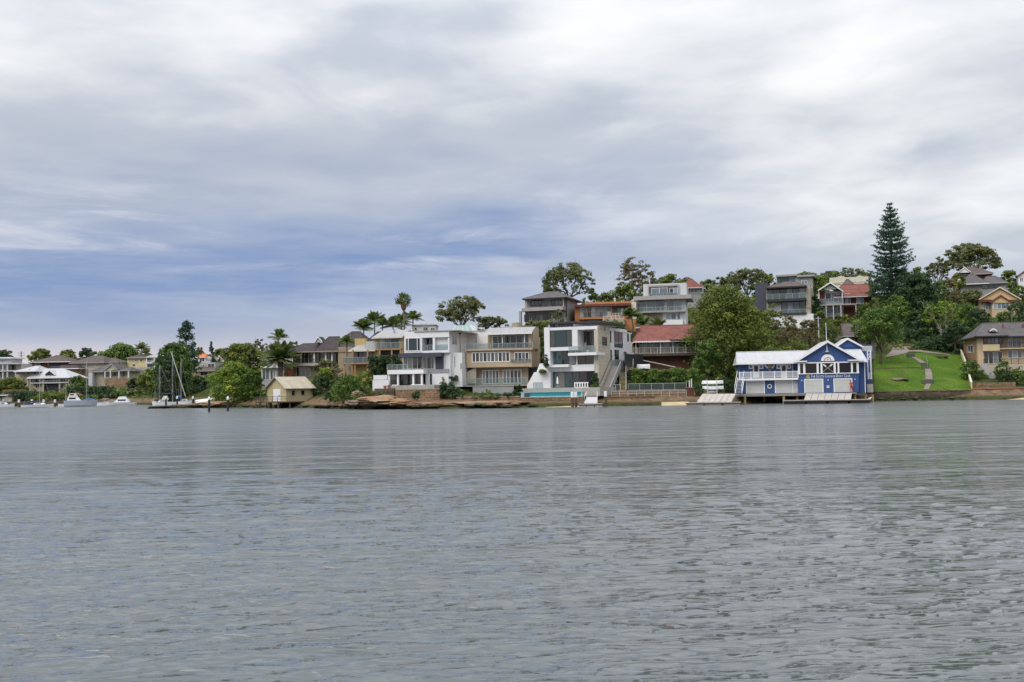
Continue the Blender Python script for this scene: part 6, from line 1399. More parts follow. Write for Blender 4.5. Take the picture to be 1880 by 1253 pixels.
tree('far_tree', 'tree right of the far masts below the stepped house', 366, 690, 742, 20, 262, 'leaf_dark', low=.04)
tree('far_tree', 'tree behind the stepped mauve house', 405, 640, 690, 22, 330, 'leaf_olive', low=.05)
for px, pt, w_, Y, lf, lb in ((1092, 536, 20, 252, 'leaf_green', 'rounded tree on the ridge behind the grey hip roof right end'), (1135, 526, 22, 258, 'leaf_olive', 'rounded tree behind the orange flat roof'), (1185, 512, 20, 262, 'leaf_green', 'rounded ridge tree just left of the boxed top storey'),
        (1262, 508, 20, 270, 'leaf_olive', 'rounded tree behind the small brown hip roof'), (1300, 512, 22, 268, 'leaf_green', 'rounded tree right of the small brown hip roof'), (1345, 504, 24, 274, 'leaf_olive', 'rounded ridge tree above the huge rounded tree top'),
        (1395, 500, 22, 276, 'leaf_green', 'rounded ridge tree left of the teal panel house'), (1478, 497, 26, 284, 'leaf_olive', 'rounded tree behind the teal panel house right end'), (1530, 494, 26, 288, 'leaf_green', 'rounded tree behind the cream parapet left peak'),
        (1585, 494, 24, 286, 'leaf_olive', 'rounded tree behind the cream parapet right peak'), (1690, 488, 24, 280, 'leaf_green', 'rounded ridge tree right of the norfolk pine'), (1880, 505, 24, 275, 'leaf_green', 'rounded ridge tree at the right edge')):
    tree('ridge_tree', lb, px, pt, 570, w_, Y, lf, low=.05, dens=1.1)
shrub('bank_shrub', 'dark shrub hanging over the largest orange boulder', 700, 712, 732, 14, 166, 'leaf_green', 'shrub')
shrub('bank_shrub', 'low shrub left of the largest orange boulder', 655, 722, 744, 14, 165, 'leaf_green', 'shrub')
# --- ground cover that nobody could count: one mass over the slopes
def inside_house(X, Y, pad=.5):
    m_ = np.zeros(len(X), bool)
    for s in FOOT:
        if s.foot[0] > s.foot[1]: continue
        dx_, dy_ = X-s.O[0], Y-s.O[1]; u_ = dx_*s.u[0]+dy_*s.u[1]; v_ = dx_*s.v[0]+dy_*s.v[1]
        m_ |= (u_ > s.foot[0]-pad) & (u_ < s.foot[1]+pad) & (v_ > s.foot[2]-pad) & (v_ < s.foot[3]+pad)
    return m_
def cover(name, label, n, c0, c1, y0, y1, leaf, zmin, hmax, size, seed):
    r_ = np.random.default_rng(seed); C = r_.uniform(c0, c1, n); Y_ = r_.uniform(y0, y1, n); X_ = (C-940)/FPX*Y_; Z_ = height(X_, Y_)
    ok = (Z_ > zmin) & ~inside_house(X_, Y_) & ~((C > 1598) & (C < 1790) & (Y_ < 187)) & ~((C > 1140) & (C < 1275) & (Y_ < 167)) & ~((C > 226) & (C < 292) & (Y_ > 314) & (Y_ < 346))
    C, X_, Y_, Z_ = C[ok], X_[ok], Y_[ok], Z_[ok]; n = len(X_)
    hh = hmax*(.35+.65*r_.uniform(size=n)); cen = np.stack((X_, Y_, Z_+hh*.35), 1); rad = np.stack((hh*.9, hh*.9, hh*.6), 1)
    q, t = clump_leaves(cen, rad, 10, size, r_, up=.6); o = link(name, quads_mesh(name, q, M[leaf], t)); tag(o, label, 'undergrowth', kind='stuff')
cover('undergrowth', 'mixed low green undergrowth covering the slope between the houses', 5200, 420, 1980, 166, 262, 'leaf_green', 2.0, 1.15, .30, 5)
cover('dry_undergrowth', 'olive and dry scrub scattered over the slope', 2400, 420, 1980, 166, 275, 'leaf_olive', 2.0, 1.3, .30, 6)
cover('far_undergrowth', 'low garden growth on the slope across the bay', 3000, -80, 450, 262, 400, 'leaf_green', 1.6, 1.5, .45, 8)
cover('ridge_growth', 'scrub and low trees along the ridge line behind the houses', 2600, 950, 1980, 250, 330, 'leaf_olive', 2.0, 2.4, .45, 9)
r_ = np.random.default_rng(55); C = r_.uniform(1603, 1783, 5200); Y_ = r_.uniform(158.2, 184.3, 5200); X_ = (C-940)/FPX*Y_; Z_ = height(X_, Y_)+.06
keep = (r_.uniform(size=5200) < .35) | (lumps(X_*4, Y_*4) > .12)
P = np.stack((X_, Y_, Z_+.05), 1)[keep]; q = leaf_quads(P, r_.normal(size=P.shape)*np.array((1, 1, .5)), .13, r_, (.3, .6))
tag(link('lawn_tufts', quads_mesh('lawn_tufts', q, M['leaf_grass'], np.clip(r_.normal(.35, .2, len(P)), 0, 1))), 'uneven grass tufts on the bright green lawn', 'grass', kind='stuff')
# ---------------------------------------------------------------- sea walls of stone blocks
BLK = {}
def block_mesh(m, k):
    key = (m, k)
    if key not in BLK:
        r_ = np.random.default_rng(900+k); bm = bmesh.new(); bmesh.ops.create_cube(bm, size=1.0)
        bmesh.ops.bevel(bm, geom=list(bm.edges), offset=.05, segments=1, affect='EDGES')
        for v_ in bm.verts: v_.co += Vector(r_.normal(0, .012, 3))
        me = bpy.data.meshes.new('stone'); bm.to_mesh(me); bm.free(); me.materials.append(M[m]); BLK[key] = me
    return BLK[key]
def wall(name, label, z, X0, X1, Yt, Yb, dist, thick, m, rows, blen, yaw=0.0, cap=None, down=0.6, Yt1=None):
    b = B(name, label, 'wall', z, X0, Yb, dist, yaw); r_ = nr(); u0, u1, z0, z1 = b.rect(X0, X1, Yt, Yb, 0); z0 -= down
    MB().box((u0+.02, .06, z0), (u1-.02, thick, z1-.02)).build('core', M[m], b.e); b.grow(u0, u1, 0, thick)
    for j in range(rows):
        za, zb_ = z0+(z1-z0)*j/rows, z0+(z1-z0)*(j+1)/rows; x = u0-(blen*.5 if j % 2 else 0)
        while x < u1-.05:
            L = blen*r_.uniform(.7, 1.35); a, c = max(x, u0), min(x+L, u1); x += L
            if c-a < .15: continue
            o = link('stone', block_mesh(m, int(r_.integers(4))), b.e, ((a+c)/2, .09+r_.normal(0, .02), (za+zb_)/2)); o.scale = (c-a-.03, .22+r_.uniform(0, .06), zb_-za-.03)
    if cap: MB().box((u0-.03, -.12, z1-.02), (u1+.03, thick+.05, z1+.09)).build('coping', M[cap], b.e)
    return b
wall('sea_wall', 'sandstone sea wall under the turquoise pool', 'F', -165, 600, 1056, 1128, 157.8, 1.6, 'stone_wall', 3, 1.0, -6, 'stone_pale')
wall('sea_wall', 'brown weed-stained sea wall below the white tubular fence', 'G', -105, 470, 1046, 1132, 156.6, 1.2, 'stone_wall_brown', 3, 1.0, -4, 'stone_wall')
wall('sea_wall', 'mossy sea wall stretch ending at the brick pillar', 'G', 474, 945, 1050, 1128, 157.4, 1.2, 'stone_dark', 3, 1.0, -4, 'stone_wall')
wall('sea_wall', 'dark stone sea wall along the foot of the bright lawn', 'I', 95, 1250, 1026, 1120, 157.6, 0.7, 'stone_dark', 3, 0.9, 0, 'stone_wall_brown')
wall('sea_wall', 'reddish sea wall in front of the apricot house', 'I', 1254, 2250, 996, 1082, 158.6, 0.7, 'stone_wall_brown', 3, 0.9, -3, 'terracotta')
wall('retaining_wall', 'tall tan sandstone retaining wall under the terrace house', 'D', 415, 925, 974, 1130, 163.0, 2.5, 'stone_wall', 5, 1.2, -14, 'concrete', down=1.2)
wall('retaining_wall', 'low sandstone wall in front of the curved roof house garden', 'E', -10, 715, 1062, 1112, 161.0, 1.0, 'stone_wall', 2, 1.1, -9, 'stone_pale', down=1.0)
wall('retaining_wall', 'pale inner wall behind the tubular fence', 'G', -40, 858, 975, 1042, 161.0, .4, 'stone_wall', 3, 1.2, -3, None)
wall('retaining_wall', 'dark stone wall of the lawn, short and low below the forked tree', 'I', 90, 650, 745, 762, 172.5, .4, 'stone_dark', 1, .9, 0, None, down=1.0)
wall('garden_wall', 'grey block wall in front of the apricot house steps', 'I', 1310, 1780, 925, 982, 161.0, .4, 'stone_wall', 3, 1.1, -2, None)
wall('garden_wall', 'low stone terrace wall on the rocks left of the terrace house', 'C', 1080, 1270, 1010, 1060, 166.0, 1.0, 'stone_dark', 2, 1.0, -8, None, down=1)
wall('far_terrace_wall', 'upper stone terrace wall below the gabled bay house', 'A', 1380, 1880, 862, 905, 314, .6, 'stone_wall', 2, 1.6, -4, None, down=1.5)
wall('far_terrace_wall', 'lower stone terrace wall on the far shore', 'A', 1600, 1990, 925, 975, 304, .6, 'stone_dark', 2, 1.6, -4, None, down=1.5)
wall('far_quay', 'low stone quay on the far shore behind the boats', 'A', 20, 1900, 1085, 1135, 290, 1.0, 'stone_dark', 2, 2.0, 3.5, None, down=.8)
wall('far_terrace_wall', 'brown garden wall above the small quay shed', 'A', 30, 330, 945, 985, 304, .6, 'stone_wall_brown', 2, 1.6, 0, None, down=1)
b = B('brick_pillar', 'square brick pillar at the end of the tubular fence', 'pillar', 'G', 862, 1055, 157.2, -4)
b.box('shaft', 862, 952, 940, 1055, 0, 1.6, 'brick_red', down=.8); b.box('cap', 857, 957, 932, 941, -.06, 1.66, 'stone_wall'); b.box('gate_post', 890, 900, 850, 934, .5, .65, 'white_paint'); b.box('gate_post', 915, 925, 830, 934, .5, .65, 'white_paint')

# ---------------------------------------------------------------- rocks
def rock_mesh(k, m):
    """angular sandstone lump: a ball chopped by random planes, bedded in layers and roughened"""
    r_ = np.random.default_rng(300+k); bm = bmesh.new(); bmesh.ops.create_icosphere(bm, subdivisions=4, radius=1.0)
    nn = r_.normal(size=(16, 3)); nn /= np.linalg.norm(nn, axis=1, keepdims=True); hh = r_.uniform(.66, .98, 16)
    ph = r_.uniform(0, 6.28, (9, 3)); kd = r_.normal(0, 1, (9, 3))*np.array([1.5, 2, 3, 4.5, 6, 8, 11, 14, 18])[:, None]
    for v_ in bm.verts:
        c = np.array(v_.co)
        for _ in range(2):
            for i in range(16):
                q = c@nn[i]
                if q > hh[i]: c = c-nn[i]*(q-hh[i])
        c = c*(1+sum(math.sin(kd[i]@c+ph[i, 0])*.05/(1+i*.35) for i in range(9)))
        lay = math.floor(c[2]*4.5+.6*math.sin(c[0]*2+ph[0, 1])); f = c[2]*4.5-math.floor(c[2]*4.5)
        c[:2] *= 1+.06*math.sin(lay*2.7+k)-.06*(f < .18); v_.co = Vector(c*1.15)
    me = bpy.data.meshes.new('boulder'); bm.to_mesh(me); bm.free(); me.materials.append(M[m]); return me
RM = {(k, m): rock_mesh(k, m) for k in range(5) for m in ('rock_orange', 'rock_grey')}
RC = [0]
def rock(px, py, w_, h_, Y, m='rock_grey', label=None, group=None, dd=None):
    RC[0] += 1; c = at(px, py, Y); o = link('boulder', RM[(RC[0] % 5, m)], None, c); s_ = Y/FPX
    o.scale = (w_*s_/2, (dd or w_*s_*.35), max(h_*s_/2, .12)); o.rotation_euler = (0, 0, (RC[0]*1.7) % .9-.45)
    tag(o, label or 'weathered grey-brown boulder of the rocky foreshore', 'rock', group if label is None or group else None)
    if label is None: o['group'] = 'boulders along the foreshore'
rock(694, 738, 78, 21, 162, 'rock_orange', 'largest orange sandstone boulder on the point', dd=3.4)
rock(736, 741, 40, 16, 159.5, 'rock_orange', 'orange boulder against the foot of the tall retaining wall', dd=2)
rock(650, 741, 34, 14, 164, 'rock_grey', 'brown boulder under the bright green shrub', dd=2)
rock(656, 724, 22, 14, 167, 'rock_grey', 'boulder between the spiky shrub and the orange boulder', dd=1.5)
rock(800, 743, 110, 9, 158, 'rock_orange', 'long flat orange rock ledge below the dark shrubbery', dd=2.2)
rock(890, 741, 150, 8, 157, 'rock_orange', 'long flat rock ledge below the low sandstone wall', dd=2.2)
rock(932, 747, 20, 8, 152.5, 'rock_grey', 'dark weedy rock standing in the water before the low wall', dd=1.2)
rock(395, 743, 60, 13, 203, 'rock_orange', 'brown rock lump at the tip of the tree-covered spit', dd=2.5)
rock(355, 746, 46, 10, 206, 'rock_grey', 'middle rock of the low spit behind the black piles', dd=2)
rock(305, 749, 70, 7, 207, 'rock_grey', 'long low outer end of the rocky spit', dd=2)
rr_ = np.random.default_rng(77)
for i in range(46):
    px = rr_.uniform(560, 985); Y = np.interp(px, [430, 560, 640, 760, 985], [200, 183, 165, 156, 152.5])+rr_.uniform(-1.2, 4); py = np.interp(px, [560, 760, 985], [748, 748, 746])-rr_.uniform(0, 5)
    rock(px, py, rr_.uniform(9, 30), rr_.uniform(3, 8), Y, 'rock_grey' if rr_.uniform() < .6 else 'rock_orange')
for i in range(16):
    px = rr_.uniform(415, 575); rock(px, np.interp(px, [415, 575], [749, 749])-rr_.uniform(0, 4), rr_.uniform(8, 24), rr_.uniform(3, 7), np.interp(px, [415, 575], [202, 182])+rr_.uniform(-1, 3))
for i in range(12):
    px = rr_.uniform(275, 420); rock(px, rr_.uniform(744, 750), rr_.uniform(10, 26), rr_.uniform(3, 7), rr_.uniform(204, 210))
for i in range(10):
    px = rr_.uniform(1605, 1770); rock(px, 733-(px-1605)*.005+rr_.uniform(-1, 1), rr_.uniform(6, 16), rr_.uniform(2, 5), 155.6+rr_.uniform(-.6, .6))
for i in range(14):
    px = rr_.uniform(110, 270); rock(px, rr_.uniform(724, 742), rr_.uniform(8, 20), rr_.uniform(4, 9), rr_.uniform(292, 306))
p = ground(1590+385/6.483, 560+890/6.483); 
rock(1649, 697, 30, 6, float(p[1]), 'rock_grey', 'flat grey rock lying in the lawn', dd=1.6)
def strip(name, pts, m, lift=.05):
    n = len(pts)//2; P = np.array([[(p[0], p[1], hz(p[0], p[1])+lift) for p in pts[:n]], [(p[0], p[1], hz(p[0], p[1])+lift) for p in pts[n:]]])
    return tag(link(name, grid_mesh(name, P, M[m])), kind='structure')
def gp(X, Y, z='I'): q = ZOOMS[z]; return ground(q[0]+X/q[2], q[1]+Y/q[2], 150, 215)
sheet('beach', 1752, 2000, 152.4, 154.6, .06, M['sand'], n=(30, 8))
sheet('beach', 1000, 1066, 152.6, 154.2, .06, M['sand'], n=(16, 6)); sheet('beach', 1212, 1262, 152.6, 154.3, .06, M['sand'], n=(16, 6))
# lawn path with flights of steps
def path(ptsL, ptsR, n=8):
    L = [gp(*p) for p in ptsL]; Q = [gp(*p) for p in ptsR]; strip('path', L+Q, 'path_stone', .14)
path([(682, 1018), (718, 950)], [(748, 1018), (775, 950)]); path([(706, 898), (706, 838), (703, 772)], [(790, 898), (790, 838), (770, 772)]); path([(645, 700), (600, 668), (540, 632)], [(712, 700), (655, 662), (588, 632)])
path([(215, 640), (260, 600), (300, 560), (300, 520)], [(420, 600), (500, 575), (520, 555), (470, 505)]); path([(470, 505), (530, 492), (600, 470)], [(482, 516), (540, 501), (610, 479)]); path([(490, 566), (640, 568), (800, 587), (1000, 608)], [(490, 548), (640, 548), (800, 572), (1000, 599)])
STEPS = [((662, 802), (948, 902), 'lowest flight of dark steps on the lawn path'), ((652, 738), (770, 702), 'middle flight of dark steps on the lawn path'), ((482, 575), (630, 586), 'top flight of dark steps beside the wide path')]
for (xa, xb), (ya, yb), lb in STEPS:
    lo, hi = gp((xa+xb)/2, max(ya, yb)), gp((xa+xb)/2, min(ya, yb)); e = empty('steps', lo); tag(e, lb, 'steps'); w_ = (xb-xa)/6.483*lo[1]/FPX
    for i in range(6):
        q = (hi-lo)*(i+.5)/6; dy = abs(hi[1]-lo[1])/12+.02; MB().box((q[0]-w_/2, q[1]-dy, q[2]-.4), (q[0]+w_/2, q[1]+dy, q[2]+.14)).build('step', M['asphalt'], e)
q = gp(905, 640); e = empty('picnic_table', q); tag(e, 'low dark picnic bench at the top of the lawn', 'bench')
MB().box((-.9, -.35, .62), (.9, .35, .7)).build('table_top', M['pile_timber'], e)
for s_ in (-1, 1): MB().box((-.9, s_*.75-.13, .38), (.9, s_*.75+.13, .44)).build('seat', M['pile_timber'], e); MB().box((s_*.7-.05, -.7, 0), (s_*.7+.05, .7, .38)).build('leg', M['pile_timber'], e)
# cream boundary wall running up the slope
A = [gp(1250, 1000), gp(1205, 850), gp(1170, 720), gp(1125, 600)]
e = empty('boundary_wall', A[0]); tag(e, 'cream rendered boundary wall stepping up the right side of the lawn', 'wall')
for i in range(3):
    for k in range(2):
        p, q = A[i]+(A[i+1]-A[i])*k/2-A[0], A[i]+(A[i+1]-A[i])*(k+1)/2-A[0]
        MB().prism([p-(0, 0, .6), q-(0, 0, .6), q+(0, 0, 1.0), p+(0, 0, 1.0)], (.22, 0, 0)).build('panel', M['pale_yellow'], e)
        MB().prism([p+(-.05, 0, 1.004), q+(-.05, 0, 1.004), q+(-.05, 0, 1.07), p+(-.05, 0, 1.07)], (.32, 0, 0)).build('coping', M['cream_trim'], e)
p = gp(735, 760); hr = MB(); hr.tube([p-p, (0, 0, 1.1)], .03, 5); hr.tube([(0, 0, 1.1), gp(722, 690)-p+(0, 0, 1.1)], .03, 5); hr.tube([gp(722, 690)-p, gp(722, 690)-p+(0, 0, 1.1)], .03, 5)
tag(hr.build('step_handrail', M['steel'], None, p), 'thin metal handrail beside the middle steps on the lawn', 'handrail')

# ---------------------------------------------------------------- fences, stairs, jetty
def fence(label, z, X0, X1, Yt, Yb, dist, n, yaw=-3, mesh_=False):
    b = B('fence', label, 'fence', z, X0, Yb, dist, yaw); u0, u1, z0, z1 = b.rect(X0, X1, Yt, Yb, 0)
    for i in range(n+1): x = u0+(u1-u0)*i/n; MB().tube([(x, 0, z0-.3), (x, 0, z1)], .035, 6).build('post', M['pale_grey'], b.e)
    for q in ((1.0, .5) if not mesh_ else (1.0, .02)): MB().tube([(u0, 0, z0+(z1-z0)*q), (u1, 0, z0+(z1-z0)*q)], .028, 5).build('rail', M['pale_grey'], b.e)
    if mesh_:
        for i in range(n): MB().box((u0+(u1-u0)*i/n+.05, -.004, z0+.05), (u0+(u1-u0)*(i+1)/n-.05, .004, z1-.05)).build('mesh_panel', M['wire_mesh'], b.e)
clear_glass('wire_mesh', (0.80, 0.82, 0.80), 0.16)
fence('white tubular fence along the brown sea wall', 'G', -50, 858, 975, 1040, 157.3, 9)
fence('taller white wire fence at the back of the strip of grass', 'G', 152, 860, 886, 965, 164.5, 5, -3, True)
fence('short wire fence left of the lower timber stair', 'G', -60, 60, 900, 970, 163.0, 2, -3, True)
def stair(label, z, x0, x1, yt, yb, dist_b, dist_t, n, yaw=0):
    b = B('timber_stair', label, 'stairs', z, (x0+x1)/2, yb, dist_b, yaw); p = np.zeros(3); T = at(*b.px((x0+x1)/2, yt), dist_t)-b.O; w_ = (x1-x0)/b.z[2]*dist_b/FPX
    q = np.array((T@b.u, T@b.v, T[2]))
    for i in range(n): c = p+(q-p)*(i+.5)/n; MB().box((c[0]-w_/2, c[1]-.16, c[2]-.05), (c[0]+w_/2, c[1]+.16, c[2]+.03)).build('tread', M['timber_step'], b.e)
    for s_ in (-1, 1): o_ = np.array((s_*(w_/2+.04), 0, 0)); MB().prism([p+o_-(0, 0, .3), q+o_-(0, 0, .3), q+o_+(0, 0, .1), p+o_+(0, 0, .1)], (.05, 0, 0)).build('stringer', M['timber_step'], b.e)
    MB().tube([p+(w_/2+.1, 0, 0), p+(w_/2+.1, 0, 1.0), q+(w_/2+.1, 0, 1.0), q+(w_/2+.1, 0, 0)], .05, 5).build('handrail', M['pale_grey'], b.e)
stair('lower yellowish timber stair down to the tubular fence', 'G', 52, 122, 745, 1030, 161.5, 168.5, 18); stair('upper timber stair beside the cubic house', 'G', 145, 208, 580, 725, 169.5, 175.5, 12)
def pile(label, z, X, Yt, Yb, dist, r_=.2, top='white_paint', m='pile_timber', cap=.8, cone=False, group=None):
    b = B('mooring_pile', label, 'pile', z, X, Yb, dist, 0, group); zt = b.at(X, Yt, 0)[2]
    MB().tube([(0, 0, -1.5), (0, 0, zt-cap)], [r_*1.08, r_], 10).build('shaft', M[m], b.e, smooth=False)
    MB().lathe([(r_*1.12, zt-cap), (r_*1.12, zt-.35*cap if cone else zt-.05), (r_*.5 if cone else r_, zt), (.02, zt+.01)], 10).build('cap', M[top], b.e)
pile('left pile of the pair by the small jetty, white sleeve', 'F', 470, 990, 1186, 149.5, .22); pile('right pile of the pair by the small jetty, white sleeve', 'F', 512, 990, 1178, 150.8, .2); pile('lone pile right of the small jetty, white sleeve', 'F', 872, 980, 1180, 150.2, .2)
pile('nearest black pile with white cone cap left of the boat shed', 'Q', 1295, 405, 690, 162, .19, m='pile_dark', cap=.5, cone=True); pile('black pile with white cone cap before the yellow-green tree', 'Q', 1653, 398, 675, 167, .19, m='pile_dark', cap=.55, cone=True)
pile('black pile with white cap behind the middle of the spit', 'Q', 985, 396, 520, 230, .2, m='pile_dark', cap=.6, cone=True); pile('black pile with white cap beside the white yacht, right one', 'Q', 682, 396, 560, 236, .2, m='pile_dark', cap=.6, cone=True); pile('black pile with white cap beside the white yacht, left one', 'Q', 467, 398, 578, 238, .2, m='pile_dark', cap=.6, cone=True)
for X, lb in ((242, 'far pile with white cap nearest the left edge'), (408, 'far pile with white cap behind the sailboat boom'), (558, 'far pile with white cap right of the sailboat mast'), (703, 'stout far pile with white cap left of the grey cruiser')): pile(lb, 'A', X, 1072, 1140, 268, .26, m='pile_timber', cap=.8)
b = B('gangway', 'short grey gangway between the white-sleeved piles', 'gangway', 'F', 690, 1130, 152.5, -4)
A_, B_, C_, D_ = b.at(640, 1052, 3.0), b.at(768, 1052, 3.0), b.at(770, 1130, 0), b.at(612, 1130, 0)
for i in range(8):
    f0, f1 = (i+.05)/8, (i+.95)/8; MB().prism([D_+(A_-D_)*f0, C_+(B_-C_)*f0, C_+(B_-C_)*f1, D_+(A_-D_)*f1], (0, 0, .06)).build('board', M['pale_grey'], b.e)
for p, q in ((A_, D_), (B_, C_)): MB().tube([p+(0, 0, .05), p+(0, 0, .9), q+(0, 0, .9), q+(0, 0, .05)], .035, 5).build('handrail', M['white_paint'], b.e)
pontoon('small white floating pontoon between the sleeved piles', 'F', 540, 832, 1134, 1166, 150.2, 2.0, 'pale_grey', -4)
b = B('ladder_landing', 'dark timber landing with ladder left of the cream boat shed', 'landing', 'B', 1600, 1195, 188, 10)
for X in (1600, 1662): b.box('post', X-6, X+6, 1040, 1200, 0, .25, 'pile_timber', down=1)
for Y in (1040, 1075, 1105): b.box('rail', 1600, 1668, Y-4, Y+4, -.06, 0, 'pile_timber')
b.box('walkway', 1600, 1800, 1100, 1112, .26, 1.6, 'pile_timber')
for X in (1740, 1785): b.box('post', X-6, X+6, 1113, 1200, .5, .75, 'pile_timber', down=1)

# ---------------------------------------------------------------- hulls and boats
def hull(mb, L, beam, h, draft=.3, bow=.55, sheer=.25, stern=.75, rake=.18, n=12):
    V = []; F = []; k = 7
    for i in range(n+1):
        f = i/n; bw = beam/2*(stern+(1-stern)*min(1, f*2.6))*(1-max(0, (f-bow)/(1-bow))**2.0)**.8 if f < 1 else .02
        top = h+sheer*(f-.35)**2*2.2; x = -L/2+L*f
        for j in range(k):
            t = j/(k-1)*2-1; a = abs(t); z = top-(top+draft)*(1-a**2.4); xx = x+rake*h*(z/max(top, .1))*(f**3)*3.0*.5
            V.append((xx, math.copysign(bw*(a**.55), t) if a > 0 else 0, z))
    for i in range(n):
        for j in range(k-1): F.append((i*k+j, (i+1)*k+j, (i+1)*k+j+1, i*k+j+1))
        F.append((i*k+k-1, (i+1)*k+k-1, (i+1)*k, i*k))
    F.append(tuple(range(k))); F.append(tuple(range(n*k, n*k+k))[::-1])
    return mb.add(V, F)
def boat(name, label, z, X0, X1, Yw, Yd, dist, yaw=0, m='boat_white', flip=False, beam=.32, cat='boat', draft=.3, base=None):
    b = B(name, label, cat, z, (X0+X1)/2, Yw, dist, yaw); L = b.at(X1, Yw, 0)[0]-b.at(X0, Yw, 0)[0]; h = b.at((X0+X1)/2, Yd, 0)[2]
    if base is None: b.e.location.z = 0.0; b.O[2] = 0.0; h = b.at((X0+X1)/2, Yd, 0)[2]
    if flip: b.e.rotation_euler = (0, 0, b.yaw+math.pi)
    hull(MB(), L, L*beam, h, draft).add([], []) if False else None
    mb = MB(); hull(mb, L, L*beam, h, draft); mb.build('hull', M[m], b.e, smooth=False)
    tr = MB()
    for s_ in (-1, 1): tr.tube([(-L*.46, s_*L*beam*.38, h*1.02), (-.05*L, s_*L*beam*.49, h*1.0), (L*.3, s_*L*beam*.40, h*1.04), (L*.47, s_*.05, h*1.12)], .05, 4)
    for s_ in (0,): tr.build('gunwale', M['boat_blue' if m != 'boat_blue' else 'boat_white'], b.e)
    b.L = L; b.h = h; b.s = -1 if flip else 1
    return b
def cab(b, x0, x1, w_, z0, z1, slope=.25, m='boat_white', name='cabin', win=True):
    L = x1-x0; P = [(x0, -w_/2, z0), (x1, -w_/2, z0), (x1-slope*L, -w_/2*.85, z1), (x0+slope*L*.4, -w_/2*.85, z1), (x0, w_/2, z0), (x1, w_/2, z0), (x1-slope*L, w_/2*.85, z1), (x0+slope*L*.4, w_/2*.85, z1)]
    o = MB().add(P, [(0, 1, 2, 3), (5, 4, 7, 6), (1, 5, 6, 2), (4, 0, 3, 7), (3, 2, 6, 7), (0, 4, 5, 1)]).build(name, M[m], b.e)
    if win:
        for s_ in (-1, 1):
            y = s_*w_/2*.955; MB().box((x0+L*.2, y-.04*s_, z0+(z1-z0)*.45), (x1-L*.3, y+.035*s_, z0+(z1-z0)*.78)).build('window', M['glass_black'], o)
    return o
def mast(b, X, Yt, zoom_d=0.0, rig=True, r_=.048, x=None):
    p = b.at(X, 0, 0)[0]*b.s if x is None else x; zt = b.at(X, Yt, 0)[2]
    m_ = MB().tube([(p, 0, b.h*.6), (p, 0, zt)], [r_, r_*.7], 7).build('mast', M['mast'], b.e)
    MB().box((p-.02, -.8, b.h+(zt-b.h)*.62), (p+.02, .8, b.h+(zt-b.h)*.62+.05)).build('spreader', M['mast'], m_)
    if rig:
        rg = MB(); rg.tube([(p, 0, zt), (b.L*.49, 0, b.h*1.1)], .011, 4); rg.tube([(p, 0, zt), (-b.L*.48, 0, b.h*1.05)], .011, 4)
        for s_ in (-1, 1): rg.tube([(p, 0, zt-.3), (p, s_*.8, b.h+(zt-b.h)*.62), (p, s_*b.L*.14, b.h)], .010, 4)
        rg.build('rigging', M['mast'], m_)
    return p
b = boat('sailboat', 'white sailboat with navy boom cover near the left edge', 'A', 290, 680, 1178, 1138, 254, -4)
p = mast(b, 512, 640); cab(b, -b.L*.12, b.L*.25, b.L*.17, b.h*.95, b.h*.95+.45); bm_ = MB().tube([(p, 0, b.h+.85), (p-3.6*b.s, 0, b.h+.8)], [.24, .14], 7).build('boom_cover', M['boat_cover'], b.e)
b = boat('cruiser', 'grey-hulled ketch with canvas dodger and blue tarpaulin moored across the bay', 'A', 830, 1232, 1160, 1085, 256, 4, 'hull_grey')
mast(b, 1108, 560); mast(b, 846, 810, rig=False, r_=.05); cab(b, -b.L*.42, b.L*.0, b.L*.2, b.h*.9, b.h+1.1, .3, 'boat_white'); cab(b, -b.L*.36, -b.L*.12, b.L*.18, b.h+1.1, b.h+1.9, .3, 'cream_trim', 'canopy'); MB().tube([(b.L*.2, 0, b.h+.25), (b.L*.46, 0, b.h+.22)], [.32, .12], 6).build('tarpaulin', M['bright_blue'], b.e)
boat('dinghy', 'small white dinghy tied behind the grey ketch', 'A', 745, 850, 1150, 1125, 258, 6)
b = boat('motor_yacht', 'white motor yacht with low cabin on the far moorings', 'A', 1350, 1735, 1140, 1108, 276, 2, flip=True); cab(b, -b.L*.30, b.L*.22, b.L*.2, b.h*.9, b.h+1.05, .3); cab(b, -b.L*.2, b.L*.1, b.L*.15, b.h+1.05, b.h+1.6, .3, name='flybridge', win=False); rl = MB(); rl.tube([(b.L*.2, .5, b.h+.6), (b.L*.45, 0, b.h+.75), (b.L*.2, -.5, b.h+.6)], .03, 4); rl.build('bow_rail', M['steel'], b.e)
b = boat('runabout', 'low dark-topped runabout beside the motor yacht', 'A', 1238, 1350, 1132, 1108, 272, 0); cab(b, -b.L*.2, b.L*.15, b.L*.24, b.h*.9, b.h+.35, .3, 'glass_dark', 'windscreen', False)
b = boat('motor_boat', 'low white motor boat cut by the left edge', 'A', -60, 180, 1168, 1132, 276, 0); cab(b, -b.L*.25, b.L*.15, b.L*.2, b.h*.9, b.h+.5)
b = boat('yacht', 'long white yacht with dark boom cover and twin masts behind the spit', 'Q', 215, 690, 562, 505, 246, 0, flip=True); mast(b, 352, -210, x=b.L*.22); mast(b, 592, -470, x=-b.L*.30); MB().tube([(b.L*.45, 0, b.h+2.0), (-b.L*.32, 0, b.h+2.05)], [.13, .2], 7).build('boom_cover', M['boat_cover'], b.e)
cab(b, -b.L*.1, b.L*.3, b.L*.16, b.h*.9, b.h+.5); cab(b, -b.L*.12, b.L*.14, b.L*.15, b.h+.5, b.h+1.5, .35, 'cream_trim', 'canopy', False)
